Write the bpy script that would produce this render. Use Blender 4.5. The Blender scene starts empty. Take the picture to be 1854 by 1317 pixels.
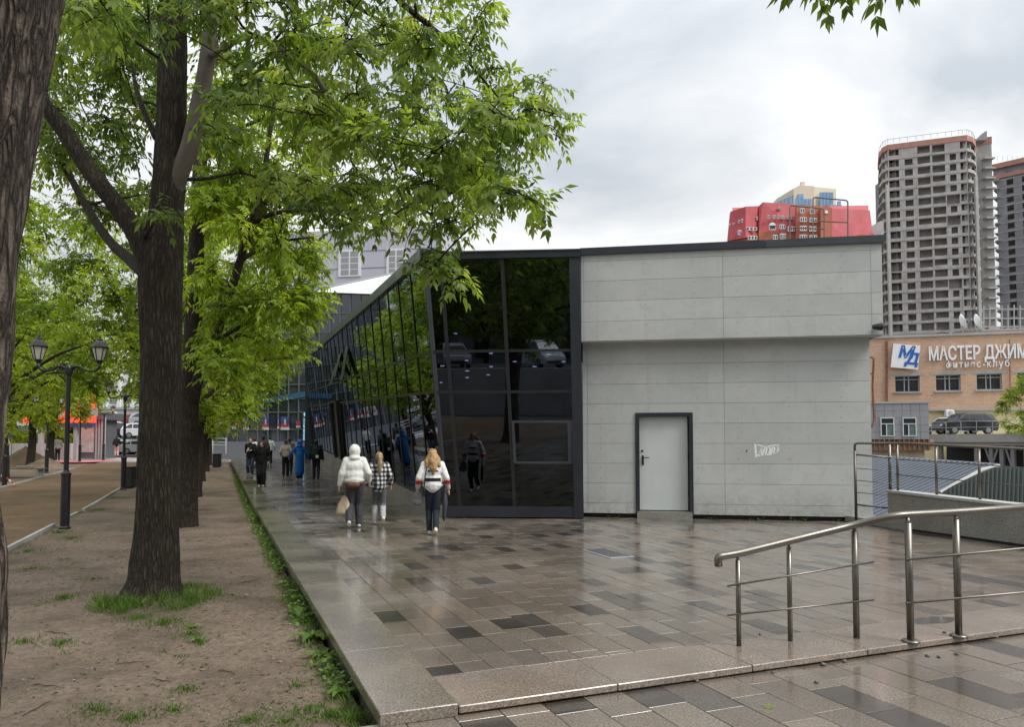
import bpy, math, random
import numpy as np
from mathutils import Vector, Matrix, Euler

random.seed(7)
RNG = np.random.default_rng(11)
SC = bpy.context.scene
COL = SC.collection

# ---------------------------------------------------------------- camera
F, CX, CY, CAMZ, PITCH = 1340.0, 927.0, 658.5, 1.75, math.radians(2.5)
HORIZON = 800.0
SHIFT = (HORIZON - CY) - math.tan(PITCH) * F
cam_d = bpy.data.cameras.new('camera')
cam = bpy.data.objects.new('camera', cam_d)
COL.objects.link(cam)
cam.location = (0, 0, CAMZ)
cam.rotation_euler = (math.pi / 2 + PITCH, 0, 0)
cam_d.sensor_width = 36.0
cam_d.lens = F / 1854.0 * 36.0
cam_d.shift_y = SHIFT / 1854.0
cam_d.clip_start = 0.05
cam_d.clip_end = 3000
SC.camera = cam

# ---------------------------------------------------------------- sky, sun, exposure
SUN_EL, SUN_AZ = math.radians(50), math.radians(118)   # azimuth from +Y clockwise: veiled sun behind and right of the camera
w = bpy.data.worlds.new('World')
SC.world = w
w.use_nodes = True
nt = w.node_tree
nt.nodes.clear()
def wn(t, **kw):
    n = nt.nodes.new(t)
    for k, v in kw.items():
        setattr(n, k, v)
    return n
w_out = wn('ShaderNodeOutputWorld')
w_bg = wn('ShaderNodeBackground')
w_bg.inputs[1].default_value = 1.0
sky = wn('ShaderNodeTexSky', sky_type='NISHITA', sun_disc=False, sun_elevation=SUN_EL, sun_rotation=SUN_AZ)
sky.air_density = 1.5
sky.dust_density = 4.0
sk_s = wn('ShaderNodeVectorMath', operation='SCALE')
sk_s.inputs['Scale'].default_value = 0.055
nt.links.new(sky.outputs[0], sk_s.inputs[0])
tc = wn('ShaderNodeTexCoord')
sep = wn('ShaderNodeSeparateXYZ')
nt.links.new(tc.outputs['Generated'], sep.inputs[0])
# flatten the direction on a cloud layer: xy / (z + 0.25)
zc = wn('ShaderNodeMath', operation='MAXIMUM'); zc.inputs[1].default_value = 0.0
nt.links.new(sep.outputs[2], zc.inputs[0])
za = wn('ShaderNodeMath', operation='ADD'); za.inputs[1].default_value = 0.30
nt.links.new(zc.outputs[0], za.inputs[0])
dx = wn('ShaderNodeMath', operation='DIVIDE'); dy = wn('ShaderNodeMath', operation='DIVIDE')
nt.links.new(sep.outputs[0], dx.inputs[0]); nt.links.new(za.outputs[0], dx.inputs[1])
nt.links.new(sep.outputs[1], dy.inputs[0]); nt.links.new(za.outputs[0], dy.inputs[1])
cmb = wn('ShaderNodeCombineXYZ')
nt.links.new(dx.outputs[0], cmb.inputs[0]); nt.links.new(dy.outputs[0], cmb.inputs[1])
cmb.inputs[2].default_value = 8.8
n1 = wn('ShaderNodeTexNoise'); n1.inputs['Scale'].default_value = 1.5
n1.inputs['Detail'].default_value = 7.0; n1.inputs['Roughness'].default_value = 0.52
n1.inputs['Distortion'].default_value = 0.35
nt.links.new(cmb.outputs[0], n1.inputs['Vector'])
cr = wn('ShaderNodeValToRGB')
cr.color_ramp.elements[0].position = 0.38; cr.color_ramp.elements[0].color = (0.52, 0.556, 0.60, 1)
cr.color_ramp.elements[1].position = 0.62; cr.color_ramp.elements[1].color = (0.97, 0.97, 0.965, 1)
e = cr.color_ramp.elements.new(0.50); e.color = (0.73, 0.748, 0.768, 1)
nt.links.new(n1.outputs['Fac'], cr.inputs[0])
# an overcast sky is brighter overhead than near the horizon
zm = wn('ShaderNodeMath', operation='MULTIPLY_ADD'); zm.inputs[1].default_value = 0.47; zm.inputs[2].default_value = 0.355
nt.links.new(zc.outputs[0], zm.inputs[0])
cs = wn('ShaderNodeVectorMath', operation='SCALE')
nt.links.new(cr.outputs[0], cs.inputs[0]); nt.links.new(zm.outputs[0], cs.inputs['Scale'])
mx = wn('ShaderNodeMixRGB'); mx.inputs[0].default_value = 0.90
nt.links.new(sk_s.outputs[0], mx.inputs[1]); nt.links.new(cs.outputs[0], mx.inputs[2])
nt.links.new(mx.outputs[0], w_bg.inputs[0])
nt.links.new(w_bg.outputs[0], w_out.inputs[0])

sun_d = bpy.data.lights.new('sun', 'SUN')
sun_d.energy = 1.5
sun_d.angle = math.radians(28)
sun_d.color = (1.0, 0.97, 0.93)
sun = bpy.data.objects.new('sun', sun_d)
COL.objects.link(sun)
sd = Vector((math.sin(SUN_AZ) * math.cos(SUN_EL), math.cos(SUN_AZ) * math.cos(SUN_EL), math.sin(SUN_EL)))
sun.rotation_euler = sd.to_track_quat('Z', 'Y').to_euler()
sun.location = sd * 60

SC.cycles.max_bounces = 7
SC.cycles.diffuse_bounces = 4
SC.cycles.glossy_bounces = 4
SC.cycles.transparent_max_bounces = 8
SC.view_settings.view_transform = 'Standard'
SC.view_settings.look = 'None'
SC.view_settings.exposure = 1.3
SC.view_settings.gamma = 1.0
SC.view_settings.use_curve_mapping = False

# ---------------------------------------------------------------- pixel helpers (photo is 1854 x 1317)
_cp, _sp = math.cos(PITCH), math.sin(PITCH)
def ray(px, py):
    xc = (px - CX) / F
    yc = (CY - py + SHIFT) / F
    return Vector((xc, _cp - yc * _sp, _sp + yc * _cp))
CAM = Vector((0, 0, CAMZ))
def at(px, py, Y):
    d = ray(px, py)
    return CAM + d * (Y / d.y)
def G(px, py, z=0.0):
    d = ray(px, py)
    return CAM + d * ((z - CAMZ) / d.z)
def gz(y):
    return 0.014 * max(0.0, y - 22.0)

# ---------------------------------------------------------------- tagging and mesh building
def tag(o, label=None, cat=None, group=None, kind=None):
    if label: o['label'] = label
    if cat: o['category'] = cat
    if group: o['group'] = group
    if kind: o['kind'] = kind
    return o
def empty(name, loc=(0, 0, 0), rz=0.0, label=None, cat=None, group=None, kind=None):
    o = bpy.data.objects.new(name, None)
    o.empty_display_size = 0.2
    COL.objects.link(o)
    o.location = loc
    o.rotation_euler = (0, 0, rz)
    return tag(o, label, cat, group, kind)
def wloc(o):
    v = Vector((0, 0, 0))
    while o is not None:
        v = v + Vector(o.location)
        o = o.parent
    return v
def copy_tree(o, parent=None):
    c = o.copy()
    COL.objects.link(c)
    c.parent = parent
    for ch in list(o.children):
        copy_tree(ch, c)
    return c
def link_mesh(name, me, mat=None, parent=None, loc=None):
    o = bpy.data.objects.new(name, me)
    COL.objects.link(o)
    if mat is not None and len(me.materials) == 0:
        me.materials.append(mat)
    o.parent = parent
    if loc is not None:
        o.location = loc
    return o

class MB:
    def __init__(self):
        self.v = []; self.f = []
    def add(self, vs, fs):
        b = len(self.v)
        self.v.extend([Vector(q) for q in vs])
        self.f.extend([tuple(i + b for i in q) for q in fs])
        return self
    def hexa(self, p):   # 4 bottom (ccw from above), 4 top
        return self.add(p, [(3, 2, 1, 0), (4, 5, 6, 7), (0, 1, 5, 4), (1, 2, 6, 5), (2, 3, 7, 6), (3, 0, 4, 7)])
    def box(self, c, s, m=None):
        c = Vector(c); hx, hy, hz = s[0] / 2, s[1] / 2, s[2] / 2
        p = [Vector(q) for q in ((-hx, -hy, -hz), (hx, -hy, -hz), (hx, hy, -hz), (-hx, hy, -hz), (-hx, -hy, hz), (hx, -hy, hz), (hx, hy, hz), (-hx, hy, hz))]
        if m is not None:
            p = [m @ q for q in p]
        return self.hexa([c + q for q in p])
    def bev(self, c, s, b=0.01, m=None):   # box with chamfered upper and side edges
        c = Vector(c); hx, hy, hz = s[0] / 2, s[1] / 2, s[2] / 2
        vs = []
        for z, i in ((-hz, b), (-hz + b, 0), (hz - b, 0), (hz, b)):
            x, y = hx - i, hy - i
            k = b if i == 0 else b * 0.4
            vs += [(-x + k, -y, z), (x - k, -y, z), (x, -y + k, z), (x, y - k, z), (x - k, y, z), (-x + k, y, z), (-x, y - k, z), (-x, -y + k, z)]
        fs = [tuple(range(7, -1, -1)), tuple(range(24, 32))]
        for r in range(3):
            for i in range(8):
                j = (i + 1) % 8
                fs.append((r * 8 + i, r * 8 + j, r * 8 + 8 + j, r * 8 + 8 + i))
        vs = [Vector(q) for q in vs]
        if m is not None:
            vs = [m @ q for q in vs]
        return self.add([c + q for q in vs], fs)
    def beam(self, a, b, w_, h_, up=Vector((0, 0, 1))):
        a = Vector(a); b = Vector(b); d = (b - a).normalized()
        x = d.cross(up)
        if x.length < 1e-5: x = Vector((1, 0, 0))
        x.normalize(); y = x.cross(d)
        p = [a - x * w_ / 2 - y * h_ / 2, a + x * w_ / 2 - y * h_ / 2, b + x * w_ / 2 - y * h_ / 2, b - x * w_ / 2 - y * h_ / 2]
        return self.hexa(p + [q + y * h_ for q in p])
    def tube(self, pts, rad, n=8, cap=True):
        pts = [Vector(q) for q in pts]
        if not hasattr(rad, '__len__'): rad = [rad] * len(pts)
        vs, fs = [], []
        ref = None
        for i, p in enumerate(pts):
            a = pts[max(0, i - 1)]; b = pts[min(len(pts) - 1, i + 1)]
            d = (b - a)
            d = d.normalized() if d.length > 1e-9 else Vector((0, 0, 1))
            if ref is None:
                ref = Vector((1, 0, 0)) if abs(d.x) < 0.8 else Vector((0, 1, 0))
            x = (ref - d * ref.dot(d)).normalized(); ref = x
            y = d.cross(x)
            for k in range(n):
                t = 2 * math.pi * k / n
                vs.append(p + (x * math.cos(t) + y * math.sin(t)) * rad[i])
        for i in range(len(pts) - 1):
            for k in range(n):
                j = (k + 1) % n
                fs.append((i * n + k, i * n + j, (i + 1) * n + j, (i + 1) * n + k))
        if cap:
            fs.append(tuple(range(n - 1, -1, -1)))
            fs.append(tuple((len(pts) - 1) * n + k for k in range(n)))
        return self.add(vs, fs)
    def lathe(self, c, prof, n=12, m=None, phase=0.0):
        c = Vector(c); vs, fs = [], []
        for r, z in prof:
            for k in range(n):
                t = 2 * math.pi * k / n + phase
                q = Vector((r * math.cos(t), r * math.sin(t), z))
                vs.append(c + (m @ q if m is not None else q))
        for i in range(len(prof) - 1):
            for k in range(n):
                j = (k + 1) % n
                fs.append((i * n + k, i * n + j, (i + 1) * n + j, (i + 1) * n + k))
        fs.append(tuple(range(n - 1, -1, -1)))
        fs.append(tuple((len(prof) - 1) * n + k for k in range(n)))
        return self.add(vs, fs)
    def ell(self, c, r, n=12, k=8, m=None):
        prof = [(max(1e-4, math.sin(math.pi * i / k)), -math.cos(math.pi * i / k)) for i in range(k + 1)]
        mm = Matrix.Diagonal(Vector(r))
        if m is not None: mm = m @ mm
        return self.lathe(c, prof, n, mm)
    def prism(self, poly, off):
        poly = [Vector(q) for q in poly]; off = Vector(off); n = len(poly)
        return self.add(poly + [q + off for q in poly], [tuple(range(n - 1, -1, -1)), tuple(range(n, 2 * n))] + [(i, (i + 1) % n, n + (i + 1) % n, n + i) for i in range(n)])
    def quad(self, *p):
        return self.add(p, [tuple(range(len(p)))])
    def warp(self, fn):
        self.v = [fn(q) for q in self.v]; return self
    def mesh(self, name, off=Vector((0, 0, 0)), smooth=False):
        me = bpy.data.meshes.new(name)
        me.from_pydata([tuple(q - off) for q in self.v], [], self.f)
        if smooth:
            me.polygons.foreach_set('use_smooth', [True] * len(me.polygons))
        me.update()
        return me
    def build(self, name, mat, parent=None, local=False, smooth=False, kind=None):
        off = Vector((0, 0, 0))
        if parent is not None and not local: off = wloc(parent)
        o = link_mesh(name, self.mesh(name, off, smooth), mat, parent)
        if kind: o['kind'] = kind
        return o

class WF:   # a vertical wall frame: s along the wall, z up, o outwards (towards the camera side)
    def __init__(self, p0, p1):
        self.p = Vector((p0[0], p0[1], 0)); q = Vector((p1[0], p1[1], 0))
        self.len = (q - self.p).length
        self.e = (q - self.p).normalized()
        self.n = Vector((self.e.y, -self.e.x, 0))
    def pt(self, s, z, o=0.0):
        return self.p + self.e * s + self.n * o + Vector((0, 0, z))
    def sz(self, px, py, o=0.0):
        d = ray(px, py)
        t = (self.p + self.n * o - CAM).dot(self.n) / d.dot(self.n)
        h = CAM + d * t
        return (h - self.p).dot(self.e), h.z
    def box(self, mb, s0, s1, z0, z1, o0, o1):
        a, b = self.pt(s0, z0, o1), self.pt(s1, z0, o1)
        c, d = self.pt(s1, z0, o0), self.pt(s0, z0, o0)
        up = Vector((0, 0, z1 - z0))
        return mb.hexa([a, b, c, d, a + up, b + up, c + up, d + up])
    def mat(self):
        m = Matrix((self.e, Vector((0, 0, 1)), self.n)).transposed()
        return m

def text_obj(name, body, size, mat, parent, origin, m3, extrude=0.02, bold=0.0, align='LEFT', spacing=1.0, shear=0.0):
    cu = bpy.data.curves.new(name, 'FONT')
    cu.body = body; cu.size = size; cu.extrude = extrude; cu.offset = bold
    cu.align_x = align; cu.space_character = spacing; cu.shear = shear
    t = bpy.data.objects.new(name, cu)
    COL.objects.link(t)
    bpy.context.view_layer.update()
    me = bpy.data.meshes.new_from_object(t.evaluated_get(bpy.context.evaluated_depsgraph_get()))
    bpy.data.objects.remove(t); bpy.data.curves.remove(cu)
    off = wloc(parent) if parent is not None else Vector((0, 0, 0))
    M = Matrix.Translation(Vector(origin) - off) @ m3.to_4x4()
    me.transform(M); me.name = name
    me.materials.clear()
    return link_mesh(name, me, mat, parent)
# ---------------------------------------------------------------- materials
class NT:
    def __init__(self, name):
        self.m = bpy.data.materials.new(name)
        self.m.use_nodes = True
        self.t = self.m.node_tree
        self.t.nodes.clear()
        self.out = self.n('ShaderNodeOutputMaterial')
    def n(self, typ, ins=None, **kw):
        q = self.t.nodes.new(typ)
        for k, v in kw.items(): setattr(q, k, v)
        if ins:
            for k, v in ins.items(): self.s(q, k, v)
        return q
    def s(self, q, k, v):
        if hasattr(v, 'bl_rna') and hasattr(v, 'is_output'):
            self.t.links.new(v, q.inputs[k])
        elif hasattr(v, 'outputs'):
            self.t.links.new(v.outputs[0], q.inputs[k])
        else:
            if isinstance(v, tuple) and len(v) == 3 and q.inputs[k].type == 'RGBA': v = v + (1,)
            q.inputs[k].default_value = v
    def coord(self, kind='Object'):
        if kind == 'Position': return self.n('ShaderNodeNewGeometry').outputs['Position']
        return self.n('ShaderNodeTexCoord').outputs[kind]
    def noise(self, vec, scale, detail=4, rough=0.55, dist=0.0):
        return self.n('ShaderNodeTexNoise', {'Vector': vec, 'Scale': scale, 'Detail': detail, 'Roughness': rough, 'Distortion': dist}).outputs['Fac']
    def ramp(self, fac, stops, interp='LINEAR'):
        q = self.n('ShaderNodeValToRGB', {'Fac': fac})
        r = q.color_ramp; r.interpolation = interp
        while len(r.elements) > 2: r.elements.remove(r.elements[-1])
        r.elements[0].position = stops[0][0]; r.elements[1].position = stops[-1][0]
        def c4(c): return (c, c, c, 1) if not hasattr(c, '__len__') else tuple(c) + ((1,) if len(c) == 3 else ())
        r.elements[0].color = c4(stops[0][1]); r.elements[1].color = c4(stops[-1][1])
        for p_, c in stops[1:-1]:
            e_ = r.elements.new(p_); e_.color = c4(c)
        return q.outputs[0]
    def mix(self, fac, a, b, mode='MIX'):
        return self.n('ShaderNodeMixRGB', {0: fac, 1: a, 2: b}, blend_type=mode).outputs[0]
    def math(self, op, a, b=None, c=None):
        ins = {0: a}
        if b is not None: ins[1] = b
        if c is not None: ins[2] = c
        return self.n('ShaderNodeMath', ins, operation=op).outputs[0]
    def bump(self, h, strength=0.3, dist=0.01, normal=None):
        ins = {'Height': h, 'Strength': strength, 'Distance': dist}
        if normal is not None: ins['Normal'] = normal
        return self.n('ShaderNodeBump', ins).outputs[0]
    def bsdf(self, **kw):
        ins = {}
        nm = {'col': 'Base Color', 'rough': 'Roughness', 'metal': 'Metallic', 'normal': 'Normal', 'ior': 'IOR', 'spec': 'Specular IOR Level', 'emit': 'Emission Color', 'estr': 'Emission Strength', 'coat': 'Coat Weight', 'croug': 'Coat Roughness', 'alpha': 'Alpha'}
        for k, v in kw.items(): ins[nm[k]] = v
        q = self.n('ShaderNodeBsdfPrincipled', ins)
        self.t.links.new(q.outputs[0], self.out.inputs[0])
        return q
def c3(c, k=1.0): return tuple(min(1.0, x * k) for x in c)

def mat(name, col, rough=0.6, metal=0.0, var=0.12, vs=3.0, bump=0.0, bs=40.0, bd=0.005, coord='Object', spec=0.5, stain=0.0, emit=None, estr=0.0):
    t = NT(name); v = t.coord(coord)
    a = t.noise(v, vs, 5, 0.6)
    c = t.ramp(a, [(0.3, c3(col, 1 - var)), (0.7, c3(col, 1 + var))])
    if stain:
        sv = t.n('ShaderNodeMapping', {'Vector': v, 'Scale': (6.0, 6.0, 0.5)})
        s_ = t.ramp(t.noise(sv, 1.6, 5, 0.65), [(0.5, 0.0), (0.75, stain)])
        c = t.mix(s_, c, c3(col, 0.45))
    rr = t.ramp(t.noise(v, vs * 2.3, 4), [(0.3, max(0.0, rough - 0.08)), (0.7, min(1.0, rough + 0.08))])
    kw = dict(col=c, rough=rr, metal=metal, spec=spec)
    if bump: kw['normal'] = t.bump(t.noise(v, bs, 4), bump, bd)
    if emit: kw['emit'] = emit; kw['estr'] = estr
    t.bsdf(**kw)
    return t.m

M = {}
def objcol_mat(name, rough, coat=0.0, bump=0.0, bs=40.0, metal=0.0):
    t = NT(name); oi = t.n('ShaderNodeObjectInfo')
    v = t.coord()
    c = t.mix(1.0, oi.outputs['Color'], t.ramp(t.noise(v, 2.0), [(0.3, 0.85), (0.7, 1.0)]), 'MULTIPLY')
    kw = dict(col=c, rough=rough, coat=coat, croug=0.08, metal=metal)
    if bump: kw['normal'] = t.bump(t.noise(v, bs, 4), bump, 0.004)
    t.bsdf(**kw); return t.m

# wet granite paving: stone grain, wet sheen that changes from place to place, colour from the piece
def paving(name, source, grain=1.0, wet=(0.05, 0.22), mscale=0.55, cut=(0.36, 0.62), rows=True):
    t = NT(name); p = t.coord('Position')
    if source == 'object': base = t.n('ShaderNodeObjectInfo').outputs['Color']
    elif source == 'attr': base = t.n('ShaderNodeAttribute', attribute_name='tint').outputs['Color']
    else:
        base = t.ramp(t.noise(p, 1.3, 5), [(0.3, c3(source, 0.8)), (0.7, c3(source, 1.2))])
    sp = t.noise(p, 62.0, 5, 0.85)
    g = t.ramp(sp, [(0.36, 0.35), (0.5, 1.0), (0.64, 1.95)])
    c = t.mix(grain * 0.8, base, t.mix(1.0, base, g, 'MULTIPLY'))
    big = t.noise(p, 0.9, 5, 0.6, 0.4)
    c = t.mix(t.ramp(big, [(0.35, 0.0), (0.7, 0.55)]), c, t.mix(1.0, c, (1.10, 0.92, 0.76), 'MULTIPLY'))
    dirt = t.noise(p, 4.0, 6, 0.65)
    c = t.mix(t.ramp(dirt, [(0.55, 0.0), (0.8, 0.5)]), c, t.mix(1.0, c, (0.55, 0.5, 0.45), 'MULTIPLY'))
    wn_ = t.noise(p, mscale, 5, 0.55, 0.6)
    r = t.ramp(wn_, [(cut[0], wet[1]), (cut[1], wet[0])])
    r = t.math('ADD', r, t.math('MULTIPLY', t.math('SUBTRACT', dirt, 0.5), 0.16))
    fine = t.noise(p, 75.0, 3, 0.6)
    mid = t.noise(p, 9.0, 4, 0.6)
    h = t.math('ADD', t.math('MULTIPLY', fine, 0.35), mid)
    bs = t.ramp(wn_, [(cut[0], 0.22), (cut[1], 0.09)])
    b = t.n('ShaderNodeBump', {'Height': h, 'Strength': bs, 'Distance': 0.006})
    film = t.ramp(wn_, [(cut[0], 0.22), (cut[1], 0.85)])
    q = t.bsdf(col=c, rough=t.math('ADD', r, 0.10), normal=b.outputs[0], spec=0.6, coat=film, croug=t.math('MULTIPLY_ADD', r, 0.7, 0.06))
    t.s(q, 'Coat IOR', 1.45); t.s(q, 'Coat Normal', t.bump(mid, 0.05, 0.006))
    return t.m
M['tile'] = paving('wet_tile', 'object')
M['tile_far'] = paving('wet_tile_far', 'attr')
M['kerb'] = paving('wet_kerb_granite', (0.2, 0.18, 0.15), grain=1.0, wet=(0.10, 0.3))
M['band'] = paving('wet_band_granite', (0.19, 0.16, 0.135), grain=1.25, wet=(0.08, 0.26))
M['joint'] = mat('joint_grit', (0.05, 0.045, 0.04), 0.75, bump=0.4, bs=60)
M['granite_wall'] = paving('rough_granite', (0.19, 0.19, 0.172), grain=1.2, wet=(0.45, 0.7))

def mossy_kerb():
    t = NT('wet_mossy_granite'); p = t.coord('Position')
    base = t.ramp(t.noise(p, 1.1, 5), [(0.3, (0.145, 0.12, 0.096)), (0.7, (0.225, 0.195, 0.158))])
    g = t.ramp(t.noise(p, 62.0, 5, 0.85), [(0.36, 0.35), (0.5, 1.0), (0.64, 1.95)])
    c = t.mix(0.9, base, t.mix(1.0, base, g, 'MULTIPLY'))
    y = t.n('ShaderNodeSeparateXYZ', {0: p}).outputs[1]
    far = t.n('ShaderNodeMapRange', {'Value': y, 'From Min': 7.0, 'From Max': 14.0}).outputs[0]
    ms = t.math('MULTIPLY', t.ramp(t.noise(p, 1.4, 6, 0.6), [(0.3, 0.2), (0.65, 0.85)]), far)
    c = t.mix(ms, c, (0.088, 0.088, 0.036))
    r = t.ramp(t.noise(p, 0.8, 5), [(0.35, 0.30), (0.65, 0.10)])
    r = t.math('MULTIPLY_ADD', ms, 0.25, r)
    h = t.math('ADD', t.math('MULTIPLY', t.noise(p, 80.0, 3), 0.5), t.noise(p, 12.0, 4))
    t.bsdf(col=c, rough=r, normal=t.bump(h, 0.20, 0.005), spec=0.6, coat=t.ramp(t.noise(p, 0.8, 5), [(0.35, 0.3), (0.65, 1.0)]), croug=0.12)
    return t.m
M['kerb_moss'] = mossy_kerb()

def soil_mat(name, a, b, c_, wet=0.62, sc=1.0):
    t = NT(name); p = t.coord('Position')
    n_ = t.noise(p, 0.9 * sc, 7, 0.62, 0.3)
    c = t.ramp(n_, [(0.3, a), (0.5, b), (0.72, c_)])
    f = t.noise(p, 18.0 * sc, 6, 0.7)
    c = t.mix(t.ramp(f, [(0.35, 0.65), (0.6, 0.0)]), c, c3(a, 0.7))
    sp = t.ramp(t.noise(p, 95.0, 2, 0.6), [(0.68, 0.0), (0.76, 0.55)])
    c = t.mix(sp, c, c3(c_, 1.7))
    h = t.math('ADD', t.math('MULTIPLY', t.noise(p, 60.0, 5, 0.7), 0.4), t.noise(p, 7.0, 6, 0.65))
    r = t.ramp(t.noise(p, 1.6, 4), [(0.35, wet), (0.65, min(1.0, wet + 0.25))])
    t.bsdf(col=c, rough=r, normal=t.bump(h, 1.0, 0.05), spec=0.35)
    return t.m
M['soil'] = soil_mat('damp_soil', (0.10, 0.072, 0.05), (0.21, 0.158, 0.115), (0.28, 0.22, 0.168))
M['path'] = soil_mat('sand_path', (0.13, 0.083, 0.045), (0.185, 0.122, 0.068), (0.235, 0.16, 0.095), 0.7, 0.6)
M['sand'] = soil_mat('sand_heap', (0.15, 0.10, 0.06), (0.22, 0.15, 0.09), (0.27, 0.19, 0.12), 0.8)
M['asphalt'] = mat('asphalt', (0.10, 0.10, 0.105), 0.45, var=0.2, vs=0.4, bump=0.3, bs=60, coord='Position')
M['street'] = mat('pale_street', (0.34, 0.33, 0.33), 0.5, var=0.15, vs=0.3, coord='Position')
M['pink'] = mat('pink_paving', (0.55, 0.20, 0.22), 0.55, var=0.15, vs=0.6, coord='Position')
M['lower_ground'] = mat('lower_yard', (0.11, 0.10, 0.09), 0.8, var=0.3, vs=0.15, coord='Position')

def concrete_panel():
    t = NT('concrete_look_panel'); p = t.coord('Position')
    oi = t.n('ShaderNodeObjectInfo').outputs['Random']
    a = t.noise(p, 0.8, 6, 0.6, 0.5)
    c = t.ramp(a, [(0.28, (0.405, 0.42, 0.408)), (0.5, (0.445, 0.46, 0.447)), (0.72, (0.485, 0.498, 0.484))])
    k = t.n('ShaderNodeMapRange', {'Value': oi, 'To Min': 0.95, 'To Max': 1.05}).outputs[0]
    c = t.mix(1.0, c, t.n('ShaderNodeCombineColor', {0: k, 1: k, 2: k}).outputs[0], 'MULTIPLY')
    bl = t.ramp(t.noise(p, 3.2, 6, 0.7, 0.8), [(0.5, 0.0), (0.72, 0.6)])
    c = t.mix(bl, c, (0.375, 0.385, 0.362))
    sv = t.n('ShaderNodeMapping', {'Vector': p, 'Scale': (5.0, 5.0, 0.35)})
    st = t.ramp(t.noise(sv, 1.5, 5, 0.6), [(0.55, 0.0), (0.8, 0.30)])
    c = t.mix(st, c, (0.33, 0.325, 0.30))
    zz = t.n('ShaderNodeSeparateXYZ', {0: p}).outputs[2]
    low = t.n('ShaderNodeMapRange', {'Value': zz, 'From Min': 0.75, 'From Max': 0.05}).outputs[0]
    sp = t.math('MULTIPLY', low, t.ramp(t.noise(p, 9.0, 6, 0.7, 0.5), [(0.38, 0.0), (0.68, 0.75)]))
    c = t.mix(sp, c, (0.22, 0.205, 0.17))
    t.bsdf(col=c, rough=t.ramp(a, [(0.3, 0.5), (0.7, 0.68)]), normal=t.bump(t.noise(p, 55.0, 4), 0.08, 0.003), spec=0.4)
    return t.m
M['panel'] = concrete_panel()
M['joint_grey'] = mat('joint_grey', (0.17, 0.175, 0.165), 0.8)
M['navy'] = mat('navy_metal', (0.022, 0.026, 0.036), 0.38, 0.0, var=0.2, vs=1.2, bump=0.04, bs=12)
M['mullion'] = mat('dark_mullion', (0.018, 0.019, 0.022), 0.35, var=0.15)
M['fascia'] = mat('fascia_metal', (0.045, 0.05, 0.058), 0.33, var=0.2, vs=0.9)
M['door'] = mat('painted_steel_door', (0.54, 0.57, 0.555), 0.42, var=0.04, vs=2.5, bump=0.04, bs=8, stain=0.08)
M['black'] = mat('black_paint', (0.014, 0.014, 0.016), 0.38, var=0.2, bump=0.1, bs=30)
M['blackplastic'] = mat('black_plastic', (0.012, 0.012, 0.013), 0.5)
M['rubber'] = mat('rubber', (0.016, 0.016, 0.016), 0.7)
M['white'] = mat('white_paint', (0.72, 0.73, 0.73), 0.5, var=0.06, stain=0.12)
M['offwhite'] = mat('offwhite_cladding', (0.62, 0.64, 0.64), 0.5, var=0.06, vs=0.4, stain=0.15)
M['lilac'] = mat('lilac_render', (0.44, 0.44, 0.50), 0.7, var=0.06, vs=0.3)
M['greyclad'] = mat('grey_cladding', (0.27, 0.28, 0.295), 0.5, var=0.08, vs=0.5, stain=0.15)
M['kiosk'] = mat('kiosk_panels', (0.10, 0.105, 0.115), 0.5, var=0.1, vs=0.5)
M['base_grey'] = mat('base_grey', (0.13, 0.14, 0.155), 0.5, var=0.1, vs=0.5)
M['paleconc'] = mat('pale_concrete', (0.36, 0.36, 0.345), 0.8, var=0.15, vs=0.6, bump=0.2, bs=9, stain=0.35)
M['rawconc'] = mat('raw_concrete', (0.385, 0.37, 0.355), 0.85, var=0.22, vs=0.35, bump=0.3, bs=3, stain=0.3)
M['block'] = mat('block_infill', (0.38, 0.37, 0.365), 0.9, var=0.28, vs=0.5, bump=0.3, bs=4, stain=0.2)
M['darkconc'] = mat('dark_concrete', (0.22, 0.22, 0.235), 0.9, var=0.2, vs=0.3)
M['band_red'] = mat('brick_band', (0.40, 0.20, 0.16), 0.8, var=0.15, vs=0.6)
M['redclad'] = mat('red_cladding', (0.37, 0.052, 0.062), 0.65, var=0.12, vs=0.25, stain=0.25)
M['redbrick'] = mat('red_brickwork', (0.40, 0.135, 0.085), 0.8, var=0.12, vs=0.4)
M['cream'] = mat('cream_render', (0.62, 0.55, 0.43), 0.7, var=0.06, vs=0.3)
M['yellow'] = mat('yellow_render', (0.66, 0.58, 0.33), 0.7, var=0.08, vs=0.4, stain=0.1)
M['bluewin'] = mat('blue_glazing', (0.16, 0.30, 0.47), 0.12, var=0.2, vs=0.6, spec=0.8)
M['winframe'] = mat('white_window_frame', (0.66, 0.67, 0.68), 0.45, var=0.05)
M['oldframe'] = mat('grey_window_frame', (0.36, 0.36, 0.36), 0.6, var=0.1)
M['window'] = mat('window_glass', (0.035, 0.04, 0.045), 0.06, var=0.3, vs=0.8, spec=0.9)
M['curtain'] = mat('green_curtain', (0.10, 0.17, 0.14), 0.6, var=0.3, vs=3.0)
M['roof_blue'] = mat('blue_grey_roof_sheet', (0.135, 0.155, 0.185), 0.42, 0.0, var=0.12, vs=0.4, stain=0.2)
M['roof_green'] = mat('green_grey_sheet', (0.17, 0.20, 0.195), 0.45, 0.0, var=0.1, vs=0.4, stain=0.2)
M['rust'] = mat('rusty_metal', (0.22, 0.10, 0.06), 0.85, var=0.45, vs=2.5, bump=0.2)
M['rustconc'] = mat('rust_stained_wall', (0.42, 0.34, 0.24), 0.85, var=0.3, vs=0.9, stain=0.6)
M['signwhite'] = mat('sign_white', (0.80, 0.81, 0.82), 0.4, var=0.03)
M['signblue'] = mat('sign_blue', (0.02, 0.12, 0.42), 0.4, var=0.05)
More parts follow.
